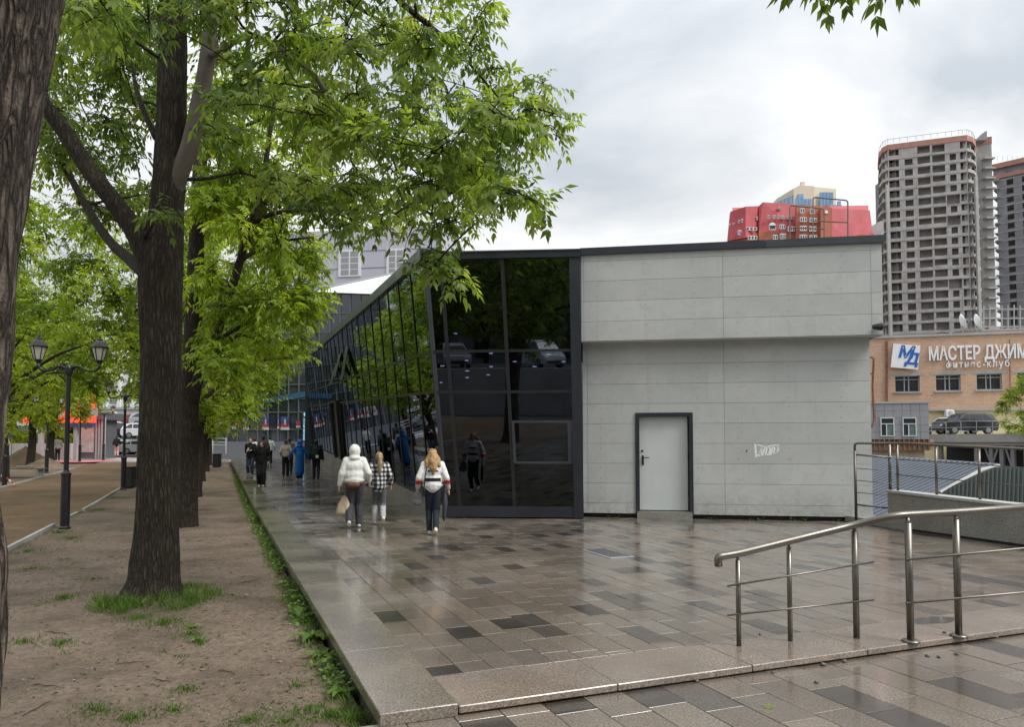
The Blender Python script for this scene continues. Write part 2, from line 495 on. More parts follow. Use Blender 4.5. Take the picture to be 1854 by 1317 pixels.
M['redsign'] = mat('lit_red_display', (0.55, 0.03, 0.02), 0.5, emit=(1.0, 0.07, 0.03, 1), estr=0.6)
M['yellowsign'] = mat('yellow_sign', (0.75, 0.75, 0.03), 0.5)
M['cyan'] = mat('lit_cyan_letters', (0.25, 0.6, 0.8), 0.5, emit=(0.30, 0.72, 1.0, 1), estr=0.18)
M['lamp_glow'] = mat('lit_ceiling_lamp', (0.8, 0.8, 0.8), 0.5, emit=(1.0, 0.97, 0.92, 1), estr=7.0)
M['milk'] = mat('milky_lamp_glass', (0.50, 0.50, 0.44), 0.3, var=0.1, vs=6)
M['carpaint'] = objcol_mat('car_paint', 0.28, coat=0.7)
M['carglass'] = mat('car_glass', (0.02, 0.022, 0.026), 0.06, var=0.1, spec=0.8)
M['rim'] = mat('wheel_rim', (0.35, 0.35, 0.36), 0.35, 0.8)
M['headlight'] = mat('headlight', (0.6, 0.62, 0.65), 0.15, spec=0.8)
M['taillight'] = mat('tail_light', (0.4, 0.02, 0.02), 0.2)
M['poster_blue'] = mat('poster_blue', (0.035, 0.055, 0.17), 0.4, var=0.5, vs=2.5)
M['poster_red'] = mat('poster_red', (0.26, 0.035, 0.055), 0.4, var=0.5, vs=2.5)
M['poster_white'] = mat('poster_white', (0.42, 0.42, 0.40), 0.4, var=0.25, vs=2.5)
M['tape_red'] = mat('tape_red', (0.55, 0.06, 0.05), 0.5)
M['stone'] = mat('pebble', (0.10, 0.095, 0.09), 0.5, var=0.3, vs=20, bump=0.3, bs=60)
M['stone_pale'] = mat('soil_crumbs', (0.20, 0.165, 0.135), 0.8, var=0.6, vs=9.0, coord='Position')
M['twig'] = mat('dead_twig', (0.05, 0.035, 0.025), 0.85, var=0.3, vs=20)
M['wood'] = mat('grey_boards', (0.20, 0.17, 0.14), 0.8, var=0.25, vs=4)
M['graffiti'] = mat('white_spray', (0.78, 0.80, 0.80), 0.6, var=0.1, vs=30)
M['interior'] = mat('dim_interior', (0.10, 0.10, 0.10), 0.8)
M['darkroom'] = mat('hall_interior', (0.12, 0.13, 0.15), 0.8)

def steel():
    t = NT('brushed_stainless'); v = t.coord()
    mv = t.n('ShaderNodeMapping', {'Vector': v, 'Scale': (40.0, 40.0, 2.0)})
    n_ = t.noise(mv, 6.0, 4)
    sp = t.ramp(t.noise(v, 120.0, 2), [(0.66, 0.0), (0.72, 1.0)])
    c = t.mix(t.math('MULTIPLY', sp, 0.4), t.ramp(n_, [(0.3, (0.15, 0.138, 0.12)), (0.7, (0.20, 0.185, 0.163))]), (0.55, 0.55, 0.55))
    r = t.ramp(t.noise(v, 5.0, 4), [(0.3, 0.32), (0.7, 0.48)])
    t.bsdf(col=c, rough=r, metal=1.0, normal=t.bump(t.noise(v, 90.0, 2), 0.08, 0.002))
    return t.m
M['steel'] = steel()

def glass(name, tint, ior=1.75, refl=(0.86, 0.88, 0.92), rough=0.012):
    t = NT(name); p = t.coord('Position')
    nb = t.bump(t.noise(p, 0.8, 2), 0.05, 0.02)
    fr = t.n('ShaderNodeFresnel', {'IOR': ior, 'Normal': nb}).outputs[0]
    tr = t.n('ShaderNodeBsdfTransparent', {'Color': tint})
    gl = t.n('ShaderNodeBsdfGlossy', {'Color': refl, 'Roughness': rough, 'Normal': nb})
    mx_ = t.n('ShaderNodeMixShader', {0: fr, 1: tr.outputs[0], 2: gl.outputs[0]})
    t.t.links.new(mx_.outputs[0], t.out.inputs[0])
    return t.m
M['glass'] = glass('tinted_glass', (0.10, 0.115, 0.15), 1.78, refl=(0.78, 0.87, 1.0))
M['glass_far'] = mat('curtain_wall_glass', (0.022, 0.03, 0.042), 0.05, var=0.35, vs=0.15, spec=0.95)
def water():
    t = NT('puddle_water'); p = t.coord('Position')
    nb = t.bump(t.noise(p, 14.0, 2), 0.03, 0.01)
    fr = t.n('ShaderNodeFresnel', {'IOR': 1.33, 'Normal': nb}).outputs[0]
    tr = t.n('ShaderNodeBsdfTransparent', {'Color': (0.72, 0.70, 0.66)})
    gl = t.n('ShaderNodeBsdfGlossy', {'Color': (1, 1, 1), 'Roughness': 0.10, 'Normal': nb})
    mx_ = t.n('ShaderNodeMixShader', {0: fr, 1: tr.outputs[0], 2: gl.outputs[0]})
    t.t.links.new(mx_.outputs[0], t.out.inputs[0])
    return t.m
M['water'] = water()

def bark(name, dark, light, sc=1.0, moss=0.0):
    t = NT(name); v = t.coord()
    mv = t.n('ShaderNodeMapping', {'Vector': v, 'Scale': (1.0, 1.0, 0.13)})
    wv = t.n('ShaderNodeTexVoronoi', {'Vector': t.mix(0.06, mv.outputs[0], t.n('ShaderNodeTexNoise', {'Vector': mv.outputs[0], 'Scale': 26.0 * sc, 'Detail': 4.0}).outputs['Color']), 'Scale': 30.0 * sc}, feature='DISTANCE_TO_EDGE').outputs['Distance']
    rg = t.ramp(wv, [(0.0, 0.0), (0.30, 1.0)])
    f = t.noise(v, 45.0, 5, 0.7)
    h = t.math('ADD', rg, t.math('MULTIPLY', f, 0.6))
    c = t.mix(rg, dark, t.ramp(f, [(0.3, c3(light, 0.65)), (0.7, light)]))
    big = t.noise(v, 1.2, 4)
    c = t.mix(t.ramp(big, [(0.4, 0.0), (0.7, 0.45)]), c, dark)
    if moss: c = t.mix(t.ramp(t.noise(v, 2.2, 5), [(0.5, 0.0), (0.75, moss)]), c, (0.07, 0.075, 0.03))
    t.bsdf(col=c, rough=t.ramp(f, [(0.3, 0.65), (0.7, 0.9)]), normal=t.bump(h, 1.0, 0.022 / sc), spec=0.3)
    return t.m
M['bark'] = bark('brown_bark', (0.020, 0.015, 0.011), (0.085, 0.066, 0.049), 1.0, 0.35)
M['bark_big'] = bark('furrowed_grey_bark', (0.03, 0.023, 0.018), (0.24, 0.19, 0.155), 1.0, 0.25)
M['bark_smooth'] = mat('smooth_grey_bark', (0.115, 0.098, 0.082), 0.7, var=0.35, vs=3.0, bump=0.3, bs=25)

def leaf(name, dark, mid, light, trans=0.45):
    t = NT(name)
    a = t.n('ShaderNodeAttribute', attribute_name='tint').outputs['Fac']
    c = t.ramp(a, [(0.0, c3(dark, 0.75)), (0.3, dark), (0.6, mid), (0.9, light), (1.0, (min(1, light[0] * 1.3), light[1] * 1.12, light[2] * 1.4))])
    d = t.n('ShaderNodeBsdfPrincipled', {'Base Color': c, 'Roughness': 0.48, 'Specular IOR Level': 0.35})
    tl = t.n('ShaderNodeBsdfTranslucent', {'Color': t.mix(1.0, c, (2.1, 1.95, 0.9), 'MULTIPLY')})
    mx_ = t.n('ShaderNodeMixShader', {0: trans, 1: d.outputs[0], 2: tl.outputs[0]})
    t.t.links.new(mx_.outputs[0], t.out.inputs[0])
    return t.m
M['leaf'] = leaf('tree_leaves', (0.08, 0.135, 0.030), (0.145, 0.22, 0.042), (0.225, 0.305, 0.075), 0.52)
M['leaf_far'] = leaf('far_leaves', (0.115, 0.18, 0.018), (0.20, 0.295, 0.026), (0.28, 0.375, 0.045), 0.55)
M['grass'] = leaf('grass_blades', (0.045, 0.09, 0.015), (0.085, 0.16, 0.025), (0.14, 0.22, 0.045), 0.3)
M['needle'] = leaf('dark_leaves', (0.02, 0.045, 0.012), (0.04, 0.08, 0.02), (0.07, 0.12, 0.03), 0.25)

def brick_mat():
    t = NT('old_brickwork'); v = t.coord('Position')
    mv = t.n('ShaderNodeMapping', {'Vector': v, 'Rotation': (math.radians(90), 0, 0)})
    b = t.n('ShaderNodeTexBrick', {'Vector': mv.outputs[0], 'Color1': (0.58, 0.32, 0.20, 1), 'Color2': (0.43, 0.22, 0.14, 1), 'Mortar': (0.50, 0.42, 0.33, 1), 'Scale': 1.0, 'Mortar Size': 0.02, 'Brick Width': 0.36, 'Row Height': 0.12})
    a = t.noise(v, 0.7, 6, 0.65)
    c = t.mix(t.ramp(a, [(0.35, 0.0), (0.7, 0.6)]), b.outputs[0], (0.60, 0.42, 0.28))
    f = t.noise(v, 9.0, 5, 0.7)
    c = t.mix(t.ramp(f, [(0.5, 0.0), (0.75, 0.5)]), c, (0.30, 0.16, 0.10))
    t.bsdf(col=c, rough=0.85, normal=t.bump(b.outputs[1], 0.4, 0.01))
    return t.m
M['brick'] = brick_mat()
M['skin'] = mat('skin', (0.48, 0.28, 0.21), 0.5, var=0.06)
# ---------------------------------------------------------------- ground, plaza, paving
from mathutils import noise as mnoise
O3 = G(688, 1300)
O2 = Vector((O3.x, O3.y, 0))
U = Vector((-0.3714, 0.9285, 0)); N = Vector((0.9285, 0.3714, 0))
UANG = math.atan2(U.y, U.x)
def UN(u, n, z=0.0): return O2 + U * u + N * n + Vector((0, 0, z))
def unof(p):
    d = Vector((p[0], p[1], 0)) - O2
    return d.dot(U), d.dot(N)
def lift(q): return Vector((q.x, q.y, q.z + gz(q.y)))
SOIL = -0.20

def sheet(name, poly, z, m, kind='structure', thick=0.0):
    mb = MB()
    pts = [Vector((x, y, z)) for x, y in poly]
    if thick: mb.prism([q - Vector((0, 0, thick)) for q in pts], (0, 0, thick))
    else: mb.quad(*pts)
    return mb.build(name, m, kind=kind)
sheet('lower_ground', [(-1500, -600), (1500, -600), (1500, 2200), (-1500, 2200)], -6.0, M['lower_ground'])
sheet('ground', [(-170, -60), (40, -60), (40, 3.0), (9.6, 8.0), (8.6, 16), (8.2, 20), (6, 62), (-4, 140), (-170, 140)], -0.42, M['lower_ground'], thick=5.4)

def grid_sheet(name, u0, u1, n0, n1, step, zf, m):
    nu = int((u1 - u0) / step); nn = int((n1 - n0) / step)
    vs = []; fs = []
    for i in range(nu + 1):
        for j in range(nn + 1):
            p = UN(u0 + (u1 - u0) * i / nu, n0 + (n1 - n0) * j / nn)
            p.z = zf(p.x, p.y) + gz(p.y)
            vs.append(p)
    for i in range(nu):
        for j in range(nn):
            a = i * (nn + 1) + j
            fs.append((a, a + 1, a + nn + 2, a + nn + 1))
    mb = MB(); mb.add(vs, fs)
    return mb.build(name, m, smooth=True, kind='structure')
TREE1 = G(283, 1085, SOIL)
def soil_z(x, y):
    h = mnoise.noise(Vector((x * 1.1, y * 1.1, 0))) * 0.030 + mnoise.noise(Vector((x * 4.0, y * 4.0, 5))) * 0.014 + mnoise.noise(Vector((x * 11.0, y * 11.0, 9))) * 0.005
    d = math.hypot(x - TREE1.x, y - TREE1.y)
    return SOIL + h + 0.07 * math.exp(-(d / 0.55) ** 2)
grid_sheet('soil_strip', -9, 24, -4.4, 0.0, 0.08, soil_z, M['soil'])
grid_sheet('soil_strip', 24, 58, -4.4, 0.0, 0.3, soil_z, M['soil'])
grid_sheet('sand_path', -9, 58, -8.8, -4.4, 0.25, lambda x, y: SOIL + 0.004 + mnoise.noise(Vector((x * 0.8, y * 0.8, 2))) * 0.02, M['path'])
grid_sheet('soil_verge', -9, 54, -34, -8.8, 0.6, lambda x, y: SOIL + mnoise.noise(Vector((x * 0.6, y * 0.6, 4))) * 0.05, M['soil'])
sheet('street', [(-130, 54), (-18.5, 54), (-18.5, 74), (-130, 74)], 0.27, M['street'])
sheet('street_paving', [(-62, 52), (-30, 52), (-30, 59), (-62, 59)], 0.285, M['pink'])

# path edging stones: long thin kerbs on both sides of the sand path
for nn in (-4.4, -8.8):
    root = empty('path_edging', UN(6, nn, SOIL), label='thin concrete edging along the %s side of the sand path' % ('lamp post' if nn > -5 else 'far, left'), cat='kerb')
    u = -2.0
    while u < 46:
        if random.random() < 0.93:
            mb = MB(); a = UN(u + 0.01, nn, SOIL + 0.03); b = UN(u + 0.98, nn, SOIL + 0.03)
            mb.beam(a, b, 0.07, 0.10); mb.warp(lift)
            mb.build('edging_stone', M['paleconc'], root)
        u += 1.0

# plaza base with its paving stones
plaza = sheet('plaza', [tuple(UN(u_, n_)[:2]) for u_, n_ in ((0.05, 0.05), (0.05, 14.2), (13.5, 13.0), (13.5, 11.6), (21.9, 11.6), (21.9, 0.05))], -0.045, M['joint'], thick=0.37)
far = MB()
for i in range(12):
    u0_, u1_ = 18.4 + i * 3.0, 18.4 + (i + 1) * 3.0
    far.quad(*[lift(UN(a, b, -0.043)) for a, b in ((u0_, 0.05), (u0_, 12.0), (u1_, 12.0), (u1_, 0.05))])
far.build('walkway', M['joint'], kind='structure')

LIGHTS = [(0.158, 0.137, 0.114), (0.142, 0.121, 0.10), (0.168, 0.148, 0.126), (0.15, 0.128, 0.107), (0.136, 0.119, 0.102)]
DARKS = [(0.05, 0.045, 0.041), (0.062, 0.055, 0.049), (0.07, 0.064, 0.059), (0.085, 0.076, 0.068)]
PALE = [(0.205, 0.195, 0.178), (0.185, 0.175, 0.158), (0.225, 0.212, 0.195)]
def tile_mesh(name, L, W, m, h=0.035, ch=0.002):
    x, y = L / 2, W / 2
    vs = [(-x, -y, -h), (x, -y, -h), (x, y, -h), (-x, y, -h), (-x, -y, -ch), (x, -y, -ch), (x, y, -ch), (-x, y, -ch)]
    vs += [(-x + ch, -y + ch, 0), (x - ch, -y + ch, 0), (x - ch, y - ch, 0), (-x + ch, y - ch, 0)]
    fs = [(8, 9, 10, 11)]
    for a, b in ((0, 4), (4, 8)):
        for i in range(4):
            j = (i + 1) % 4
            fs.append((a + i, a + j, b + j, b + i))
    me = bpy.data.meshes.new(name)
    me.from_pydata(vs, [], fs); me.materials.append(m)
    return me
def onscreen(p):
    d = Vector(p) - CAM
    yc = -d.y * 0 + (d.z * _cp - d.y * _sp); zc_ = d.y * _cp + d.z * _sp
    if zc_ < 0.3: return None
    return CX + F * d.x / zc_, CY + SHIFT - F * yc / zc_
def lay(area, row_w, lens, zoff, n0, n1, u_of_n, parent, nsingle, pale_near_kerb, far_name):
    tiles = []
    gap = 0.006
    n = n0
    while n < n1 - 1e-6:
        ua, ub = u_of_n(n + row_w / 2)
        u = ua - random.random() * lens[0]
        while u < ub:
            L = random.choice(lens)
            a = max(u, ua); b = min(u + L, ub)
            if b - a > 0.05:
                tiles.append((a, b, n))
            u += L
        n += row_w
    scored = []
    for t_ in tiles:
        c = UN((t_[0] + t_[1]) / 2, t_[2] + row_w / 2, zoff)
        s_ = onscreen(c)
        ok = s_ is not None and -60 < s_[0] < 1914 and s_[1] < 1380 and s_[1] > 700
        scored.append(((c - CAM).length if ok else 1e6 + (c - CAM).length, t_, c))
    scored.sort(key=lambda q: q[0])
    cache = {}
    vs = []; fs = []; cols = []
    for k, (dist, t_, c) in enumerate(scored):
        L = t_[1] - t_[0] - gap; Wd = row_w - gap
        rr = random.random()
        if pale_near_kerb and t_[2] < n0 + 0.9 and random.random() < 0.8 and t_[0] > 5: col = random.choice(PALE)
        elif rr < (0.15 if c.y < 17 else 0.06): col = random.choice(DARKS)
        else: col = random.choice(LIGHTS)
        kk = 1 + (random.random() - 0.5) * 0.16
        col = tuple(x * kk for x in col)
        dz = (random.random() - 0.5) * 0.004
        tx, ty = (random.random() - 0.5) * 0.008, (random.random() - 0.5) * 0.010
        if k < nsingle and dist < 1e5:
            key = round(L, 2)
            if key not in cache: cache[key] = tile_mesh('paving_tile', key, Wd, M['tile'])
            o = bpy.data.objects.new('paving_tile', cache[key])
            COL.objects.link(o)
            o.parent = parent
            o.location = c + Vector((0, 0, dz + gz(c.y))) - wloc(parent)
            o.rotation_euler = (tx, ty, UANG)
            o.color = (col[0], col[1], col[2], 1)
        else:
            x, y, h, ch = L / 2, Wd / 2, 0.035, 0.002
            base = len(vs)
            for (lx, ly, lz) in ((-x, -y, -h), (x, -y, -h), (x, y, -h), (-x, y, -h), (-x, -y, -ch), (x, -y, -ch), (x, y, -ch), (-x, y, -ch), (-x + ch, -y + ch, 0), (x - ch, -y + ch, 0), (x - ch, y - ch, 0), (-x + ch, y - ch, 0)):
                q = c + U * lx + Vector((-U.y, U.x, 0)) * ly
                vs.append((q.x, q.y, zoff + lz + dz + gz(q.y) + lx * ty * -1 + ly * tx))
            fs.append((base + 8, base + 9, base + 10, base + 11))
            for a, b in ((0, 4), (4, 8)):
                for i in range(4):
                    j = (i + 1) % 4
                    fs.append((base + a + i, base + a + j, base + b + j, base + b + i))
            cols += [(col[0], col[1], col[2], 1.0)] * 12
    if vs:
        me = bpy.data.meshes.new(far_name)
        me.from_pydata(vs, [], fs)
        at_ = me.color_attributes.new('tint', 'FLOAT_COLOR', 'POINT')
        at_.data.foreach_set('color', np.array(cols, dtype=np.float32).ravel())
        me.materials.append(M['tile_far'])
        o = link_mesh(far_name, me, None, parent)
        o['kind'] = 'stuff'
def plaza_range(n):
    if n < 6.6: return 0.66, 52.0 if n < 6.0 else 30.0
    return 0.66, 15.2 if n < 11.4 else 13.0
lay('plaza', 0.25, (0.50, 0.50, 0.60, 0.42), 0.0, 0.52, 12.1, plaza_range, plaza, 300, True, 'paving_tiles')

# kerb along the soil: overhanging slabs on a recessed face; the far run is one step higher
kerb = empty('border_kerb', UN(2, 0.2, 0), label='mossy granite kerb slabs along the soil strip', cat='kerb')
mb = MB()
prev = None
for i in range(60):
    a = UN(0.04 + i * 0.9, 0.05, SOIL - 0.15); b = UN(0.04 + (i + 1) * 0.9, 0.05, SOIL - 0.15)
    c_ = UN(0.04 + (i + 1) * 0.9, 0.50, SOIL - 0.15); d_ = UN(0.04 + i * 0.9, 0.50, SOIL - 0.15)
    h = 0.15 - SOIL - 0.075
    mb.hexa([d_, c_, b, a] + [q + Vector((0, 0, h)) for q in (d_, c_, b, a)])
mb.warp(lift).build('kerb_face', M['granite_wall'], kerb)
u = 0.0
while u < 52:
    L = 1.5
    raise_ = 0.16 if u > 25 else 0.0
    mb = MB()
    mt = Matrix.Rotation(UANG, 3, 'Z')
    top = 0.018 + (random.random() - 0.5) * 0.004 + raise_
    thick = 0.085 + raise_
    cc = UN(u + L / 2, 0.26, top - thick / 2)
    mb.bev(cc, (L - 0.006, 0.52, thick), 0.006, mt).warp(lift)
    mb.build('kerb_slab', M['kerb_moss'], kerb)
    u += L
# front band of bush hammered slabs
band = empty('front_band', UN(0.3, 5, 0), label='rough granite band along the front edge of the plaza', cat='kerb')
n = 0.525
while n < 14.5:
    L = 1.2
    mb = MB()
    mb.bev(UN(0.325, n + L / 2, -0.024 + (random.random() - 0.5) * 0.003), (0.65, L - 0.005, 0.052), 0.006, Matrix.Rotation(UANG, 3, 'Z'))
    mb.build('band_slab', M['band'], band)
    n += L

# lower pavement in the foreground
FRONT = -0.065
front = sheet('front_pavement', [tuple(UN(u_, n_)[:2]) for u_, n_ in ((0.12, -0.15), (-9, -0.15), (-9, 16), (0.12, 16))], FRONT - 0.045, M['joint'], thick=0.25)
lay('front', 0.32, (0.64, 0.64, 0.5), FRONT, -0.15, 12.0, lambda n: (-4.2, 0.06), front, 150, False, 'paving_tiles')

# shallow puddles
def puddle(c, ru, rn, z, seed):
    rg = random.Random(seed); pts = []
    for k in range(40):
        t_ = 2 * math.pi * k / 40
        r = 1 + 0.28 * mnoise.noise(Vector((math.cos(t_) * 1.6, math.sin(t_) * 1.6, seed * 3.1))) + 0.12 * mnoise.noise(Vector((math.cos(t_) * 5, math.sin(t_) * 5, seed)))
        pts.append(c + U * (ru * r * math.cos(t_)) + N * (rn * r * math.sin(t_)) + Vector((0, 0, z - c.z)))
    MB().quad(*pts).build('puddle', M['water'], kind='structure')
puddle(G(1690, 1125), 0.12, 0.3, 0.006, 3)
# ---------------------------------------------------------------- pavilion: concrete panel wing + dark glass wing
A0 = G(1056, 937); A1 = G(1577, 946)
wall = WF(A0, A1)
pav = empty('pavilion', (A0.x, A0.y, 0), label='low modern pavilion with grey panel wing and leaning dark glass wing', cat='building')
S_END = wall.sz(1577, 800)[0]
S_MID = wall.sz(1312, 800)[0]
S_STRIP = wall.sz(1064, 800)[0]
OV = 0.34                                            # overhang of the upper volume
ZB, ZO = 0.10, wall.sz(1052, 622)[1]
U_END = wall.sz(1597, 520, OV)[0]
Z_TOP = wall.sz(1052, 462, OV)[1]
S_UMID = wall.sz(1309, 520, OV)[0]; S_USTR = wall.sz(1577, 520, OV)[0]
# carcass behind the panels
mb = MB()
wall.box(mb, 0.0, S_END - 0.03, ZB, ZO, -7.5, -0.22)
mb.build('wall_core', M['darkconc'], pav)
mb = MB(); wall.box(mb, -0.35, U_END - 0.03, ZO + 0.02, Z_TOP - 0.02, -7.5, OV - 0.010); mb.build('upper_core', M['joint_grey'], pav)
mb = MB(); wall.box(mb, 0.0, S_END - 0.06, -0.05, ZB - 0.005, -7.4, -0.14); mb.build('plinth', M['black'], pav)
GAP = 0.006
ds0, dz1 = wall.sz(1150, 748); ds1, _ = wall.sz(1254, 748)
def panel(w_, s0, s1, z0, z1, o0, o1, name='wall_panel', m='panel'):
    mb = MB(); g = GAP / 2
    w_.box(mb, s0 + g, s1 - g, z0 + g, z1 - g, o0, o1)
    return mb.build(name, M[m], pav)
rows = [ZB] + [0.335 + 0.4575 * k for k in range(8)] + [ZO]
cols = [0.0, S_STRIP, S_MID, S_END]
for i in range(len(rows) - 1):
    for j in range(3):
        s0, s1, z0, z1 = cols[j], cols[j + 1], rows[i], rows[i + 1]
        if z0 < dz1 - 0.02 and j == 1:
            if z1 <= dz1 + 0.01:
                panel(wall, s0, ds0, z0, z1, -0.0095, 0.0); panel(wall, ds1, s1, z0, z1, -0.0095, 0.0)
            else:
                mb = MB(); g = GAP / 2
                wall.box(mb, s0 + g, ds0, z0 + g, z1 - g, -0.0095, 0.0); wall.box(mb, ds0, ds1, dz1, z1 - g, -0.0095, 0.0); wall.box(mb, ds1, s1 - g, z0 + g, z1 - g, -0.0095, 0.0)
                mb.build('wall_panel', M['panel'], pav)
        else:
            panel(wall, s0, s1, z0, z1, -0.0095, 0.0)
rows2 = [ZO] + [ZO + 0.45 + 0.465 * k for k in range(4)] + [Z_TOP]
rows2 = [z for z in rows2[:-1] if z < Z_TOP - 0.1] + [Z_TOP]
cols2 = [0.0, S_STRIP - 0.05, S_UMID, S_USTR, U_END]
for i in range(len(rows2) - 1):
    for j in range(4):
        panel(wall, cols2[j], cols2[j + 1], rows2[i], rows2[i + 1], OV - 0.0095, OV)
panel(wall, 0, S_END + 0.2, ZO - 0.02, ZO, -0.02, OV - 0.01, 'soffit_panel')
mb = MB()                                            # right flank panels
wall.box(mb, S_END - 0.03, S_END + 0.012, ZB, ZO - 0.02, -7.5, -0.005); wall.box(mb, U_END - 0.03, U_END + 0.008, ZO, Z_TOP, -7.5, OV - 0.004)
mb.build('flank_wall', M['panel'], pav)
# capping in two lengths
_, zc1 = wall.sz(1597, 430, OV)
smid = wall.sz(1385, 440, OV)[0]
for s0, s1, mm in ((-0.02, smid - 0.004, 'navy'), (smid + 0.004, U_END + 0.07, 'fascia')):
    mb = MB(); wall.box(mb, s0, s1, Z_TOP - 0.01, Z_TOP + 0.15, -7.5, OV + 0.06); mb.build('roof_capping', M[mm], pav)
mb = MB(); wall.box(mb, 0.01, ds0, ZB, ZO - 0.02, -0.2, -0.010); wall.box(mb, ds1, S_END - 0.04, ZB, ZO - 0.02, -0.2, -0.010); wall.box(mb, ds0 + 0.001, ds1 - 0.001, dz1 + 0.001, ZO - 0.02, -0.2, -0.010); mb.build('joint_backing', M['joint_grey'], pav)
# fixing dots of the panels
mb = MB()
def dots(zs, s0, s1, o, step=0.545):
    s = s0 + 0.30
    while s < s1 - 0.1:
        for z in zs:
            if not (ds0 - 0.05 < s < ds1 + 0.05 and z < dz1 + 0.05 and o < 0.1):
                c = wall.pt(s, z, o); mb.prism([c + (wall.e * math.cos(k * math.pi / 3) + Vector((0, 0, 1)) * math.sin(k * math.pi / 3)) * 0.0095 for k in range(6)], wall.n * 0.002)
        s += step * 2.0
for i in range(len(rows) - 1):
    for s0, s1 in ((S_STRIP, S_MID), (S_MID, S_END)):
        if rows[i + 1] - rows[i] > 0.3: dots((rows[i] + 0.11, rows[i + 1] - 0.10), s0, s1, 0.0)
for i in range(len(rows2) - 1):
    for s0, s1 in ((cols2[1], cols2[2]), (cols2[2], cols2[3])):
        if rows2[i + 1] - rows2[i] > 0.3: dots((rows2[i] + 0.11, rows2[i + 1] - 0.10), s0, s1, OV)
mb.build('fixing_heads', M['kiosk'], pav, kind='stuff')
# scratch and graffiti
mb = MB()
def stroke(pts, r=1.0):
    P_ = [wall.pt(*wall.sz(px, py), 0.0) for px, py in pts]
    for a, b in zip(P_[:-1], P_[1:]): mb.beam(a + wall.n * 0.001, b + wall.n * 0.001, 0.036 * r, 0.004, up=wall.n)
stroke([(1367, 804), (1368, 816), (1369, 829)], 1.2); stroke([(1369, 824), (1376, 826), (1379, 818), (1378, 809), (1376, 825)])
stroke([(1380, 826), (1384, 812), (1389, 809), (1386, 824), (1392, 824), (1395, 812), (1390, 810)]); stroke([(1395, 825), (1399, 810), (1403, 812), (1400, 822), (1406, 820), (1410, 808), (1404, 807)])
stroke([(1371, 806), (1386, 810), (1400, 807), (1411, 806)], 0.7); stroke([(1410, 808), (1409, 817), (1403, 822)], 0.9)
mb.build('graffiti', M['graffiti'], pav)
mb = MB(); mb.box(wall.pt(*wall.sz(1352, 817), 0.002), (0.02, 0.006, 0.04)); mb.build('scratch_mark', M['black'], pav)
# door
dr = empty('steel_door', (0, 0, 0)); dr.parent = pav; dr.location = (0, 0, 0)
fw = 0.085
dz0 = 0.16
mb = MB()
wall.box(mb, ds0, ds0 + fw, 0.06, dz1, -0.18, 0.03); wall.box(mb, ds1 - fw, ds1, 0.06, dz1, -0.18, 0.03); wall.box(mb, ds0 + fw, ds1 - fw, dz1 - fw, dz1, -0.18, 0.029)
mb.build('door_frame', M['navy'], dr)
mb = MB(); wall.box(mb, ds0 + fw + 0.006, ds1 - fw - 0.03, dz0 + 0.02, dz1 - fw - 0.008, -0.17, -0.10); mb.build('door_leaf', M['door'], dr)
mb = MB()
for z in (0.5, 1.35, 2.1):
    mb.tube([wall.pt(ds1 - fw - 0.015, z, -0.085), wall.pt(ds1 - fw - 0.015, z + 0.13, -0.085)], 0.012, 8)
mb.build('hinge', M['blackplastic'], dr)
hs, hz = wall.sz(1164, 834)
mb = MB(); mb.bev(wall.pt(hs, hz, -0.092), (0.045, 0.018, 0.22), 0.007); mb.tube([wall.pt(hs, hz + 0.06, -0.095), wall.pt(hs, hz + 0.06, -0.045), wall.pt(hs + 0.02, hz + 0.06, -0.04), wall.pt(hs + 0.14, hz + 0.058, -0.042)], 0.011, 8)
mb.build('handle', M['blackplastic'], dr)
mb = MB(); s_, z_ = wall.sz(1163, 817); mb.lathe(wall.pt(s_, z_, -0.10), [(0.026, 0), (0.026, 0.012), (0.018, 0.016)], 12, Matrix.Rotation(math.pi / 2, 3, 'X')); mb.build('lock', M['blackplastic'], dr)
mb = MB(); wall.box(mb, ds0 + 0.03, ds1 - 0.03, 0.0, 0.155, -0.19, 0.06); mb.build('threshold', M['granite_wall'], dr)
# floodlight under the right corner of the overhang
fl = empty('corner_floodlight', wall.pt(U_END - 0.10, ZO + 0.2, OV + 0.1), label='small black floodlight on the upper right corner of the pavilion', cat='lamp')
fc = wall.pt(*wall.sz(1588, 592, OV + 0.12), OV + 0.12)
mb = MB(); mb.tube([fc - wall.e * 0.09, fc + wall.e * 0.03, fc + wall.e * 0.10], [0.045, 0.075, 0.085], 12); mb.build('housing', M['black'], fl)
mb = MB(); mb.tube([fc, fc - wall.n * 0.13], 0.02, 8); mb.build('bracket', M['black'], fl)

# ---- dark glass front
B0 = G(808, 936); B1 = G(1057, 938)
gf = WF(B0, B1); FO = 0.30
sL_b, _ = gf.sz(808, 930, FO); _, zt = gf.sz(1040, 474, FO)
sL_t, _ = gf.sz(774, 474, FO)
sR_b, _ = gf.sz(1057, 930, FO); sR_t, _ = gf.sz(1049, 474, FO)
TILT = 0.40                                            # the glass front leans out at the top
def fp(u, z, o=FO):                                   # u 0..1 across, leaning edges
    k = z / zt
    s = (sL_b + (sL_t - sL_b) * k) * (1 - u) + (sR_b + (sR_t - sR_b) * k) * u
    return gf.pt(s, z, o + TILT * k)
def fu(px, py):
    s, z = gf.sz(px, py, FO); k = z / zt
    a = sL_b + (sL_t - sL_b) * k; b = sR_b + (sR_t - sR_b) * k
    return (s - a) / (b - a), z
def fbox(mb, u0, u1, z0, z1, o0, o1):
    return mb.hexa([fp(u0, z0, o1), fp(u1, z0, o1), fp(u1, z0, o0), fp(u0, z0, o0), fp(u0, z1, o1), fp(u1, z1, o1), fp(u1, z1, o0), fp(u0, z1, o0)])
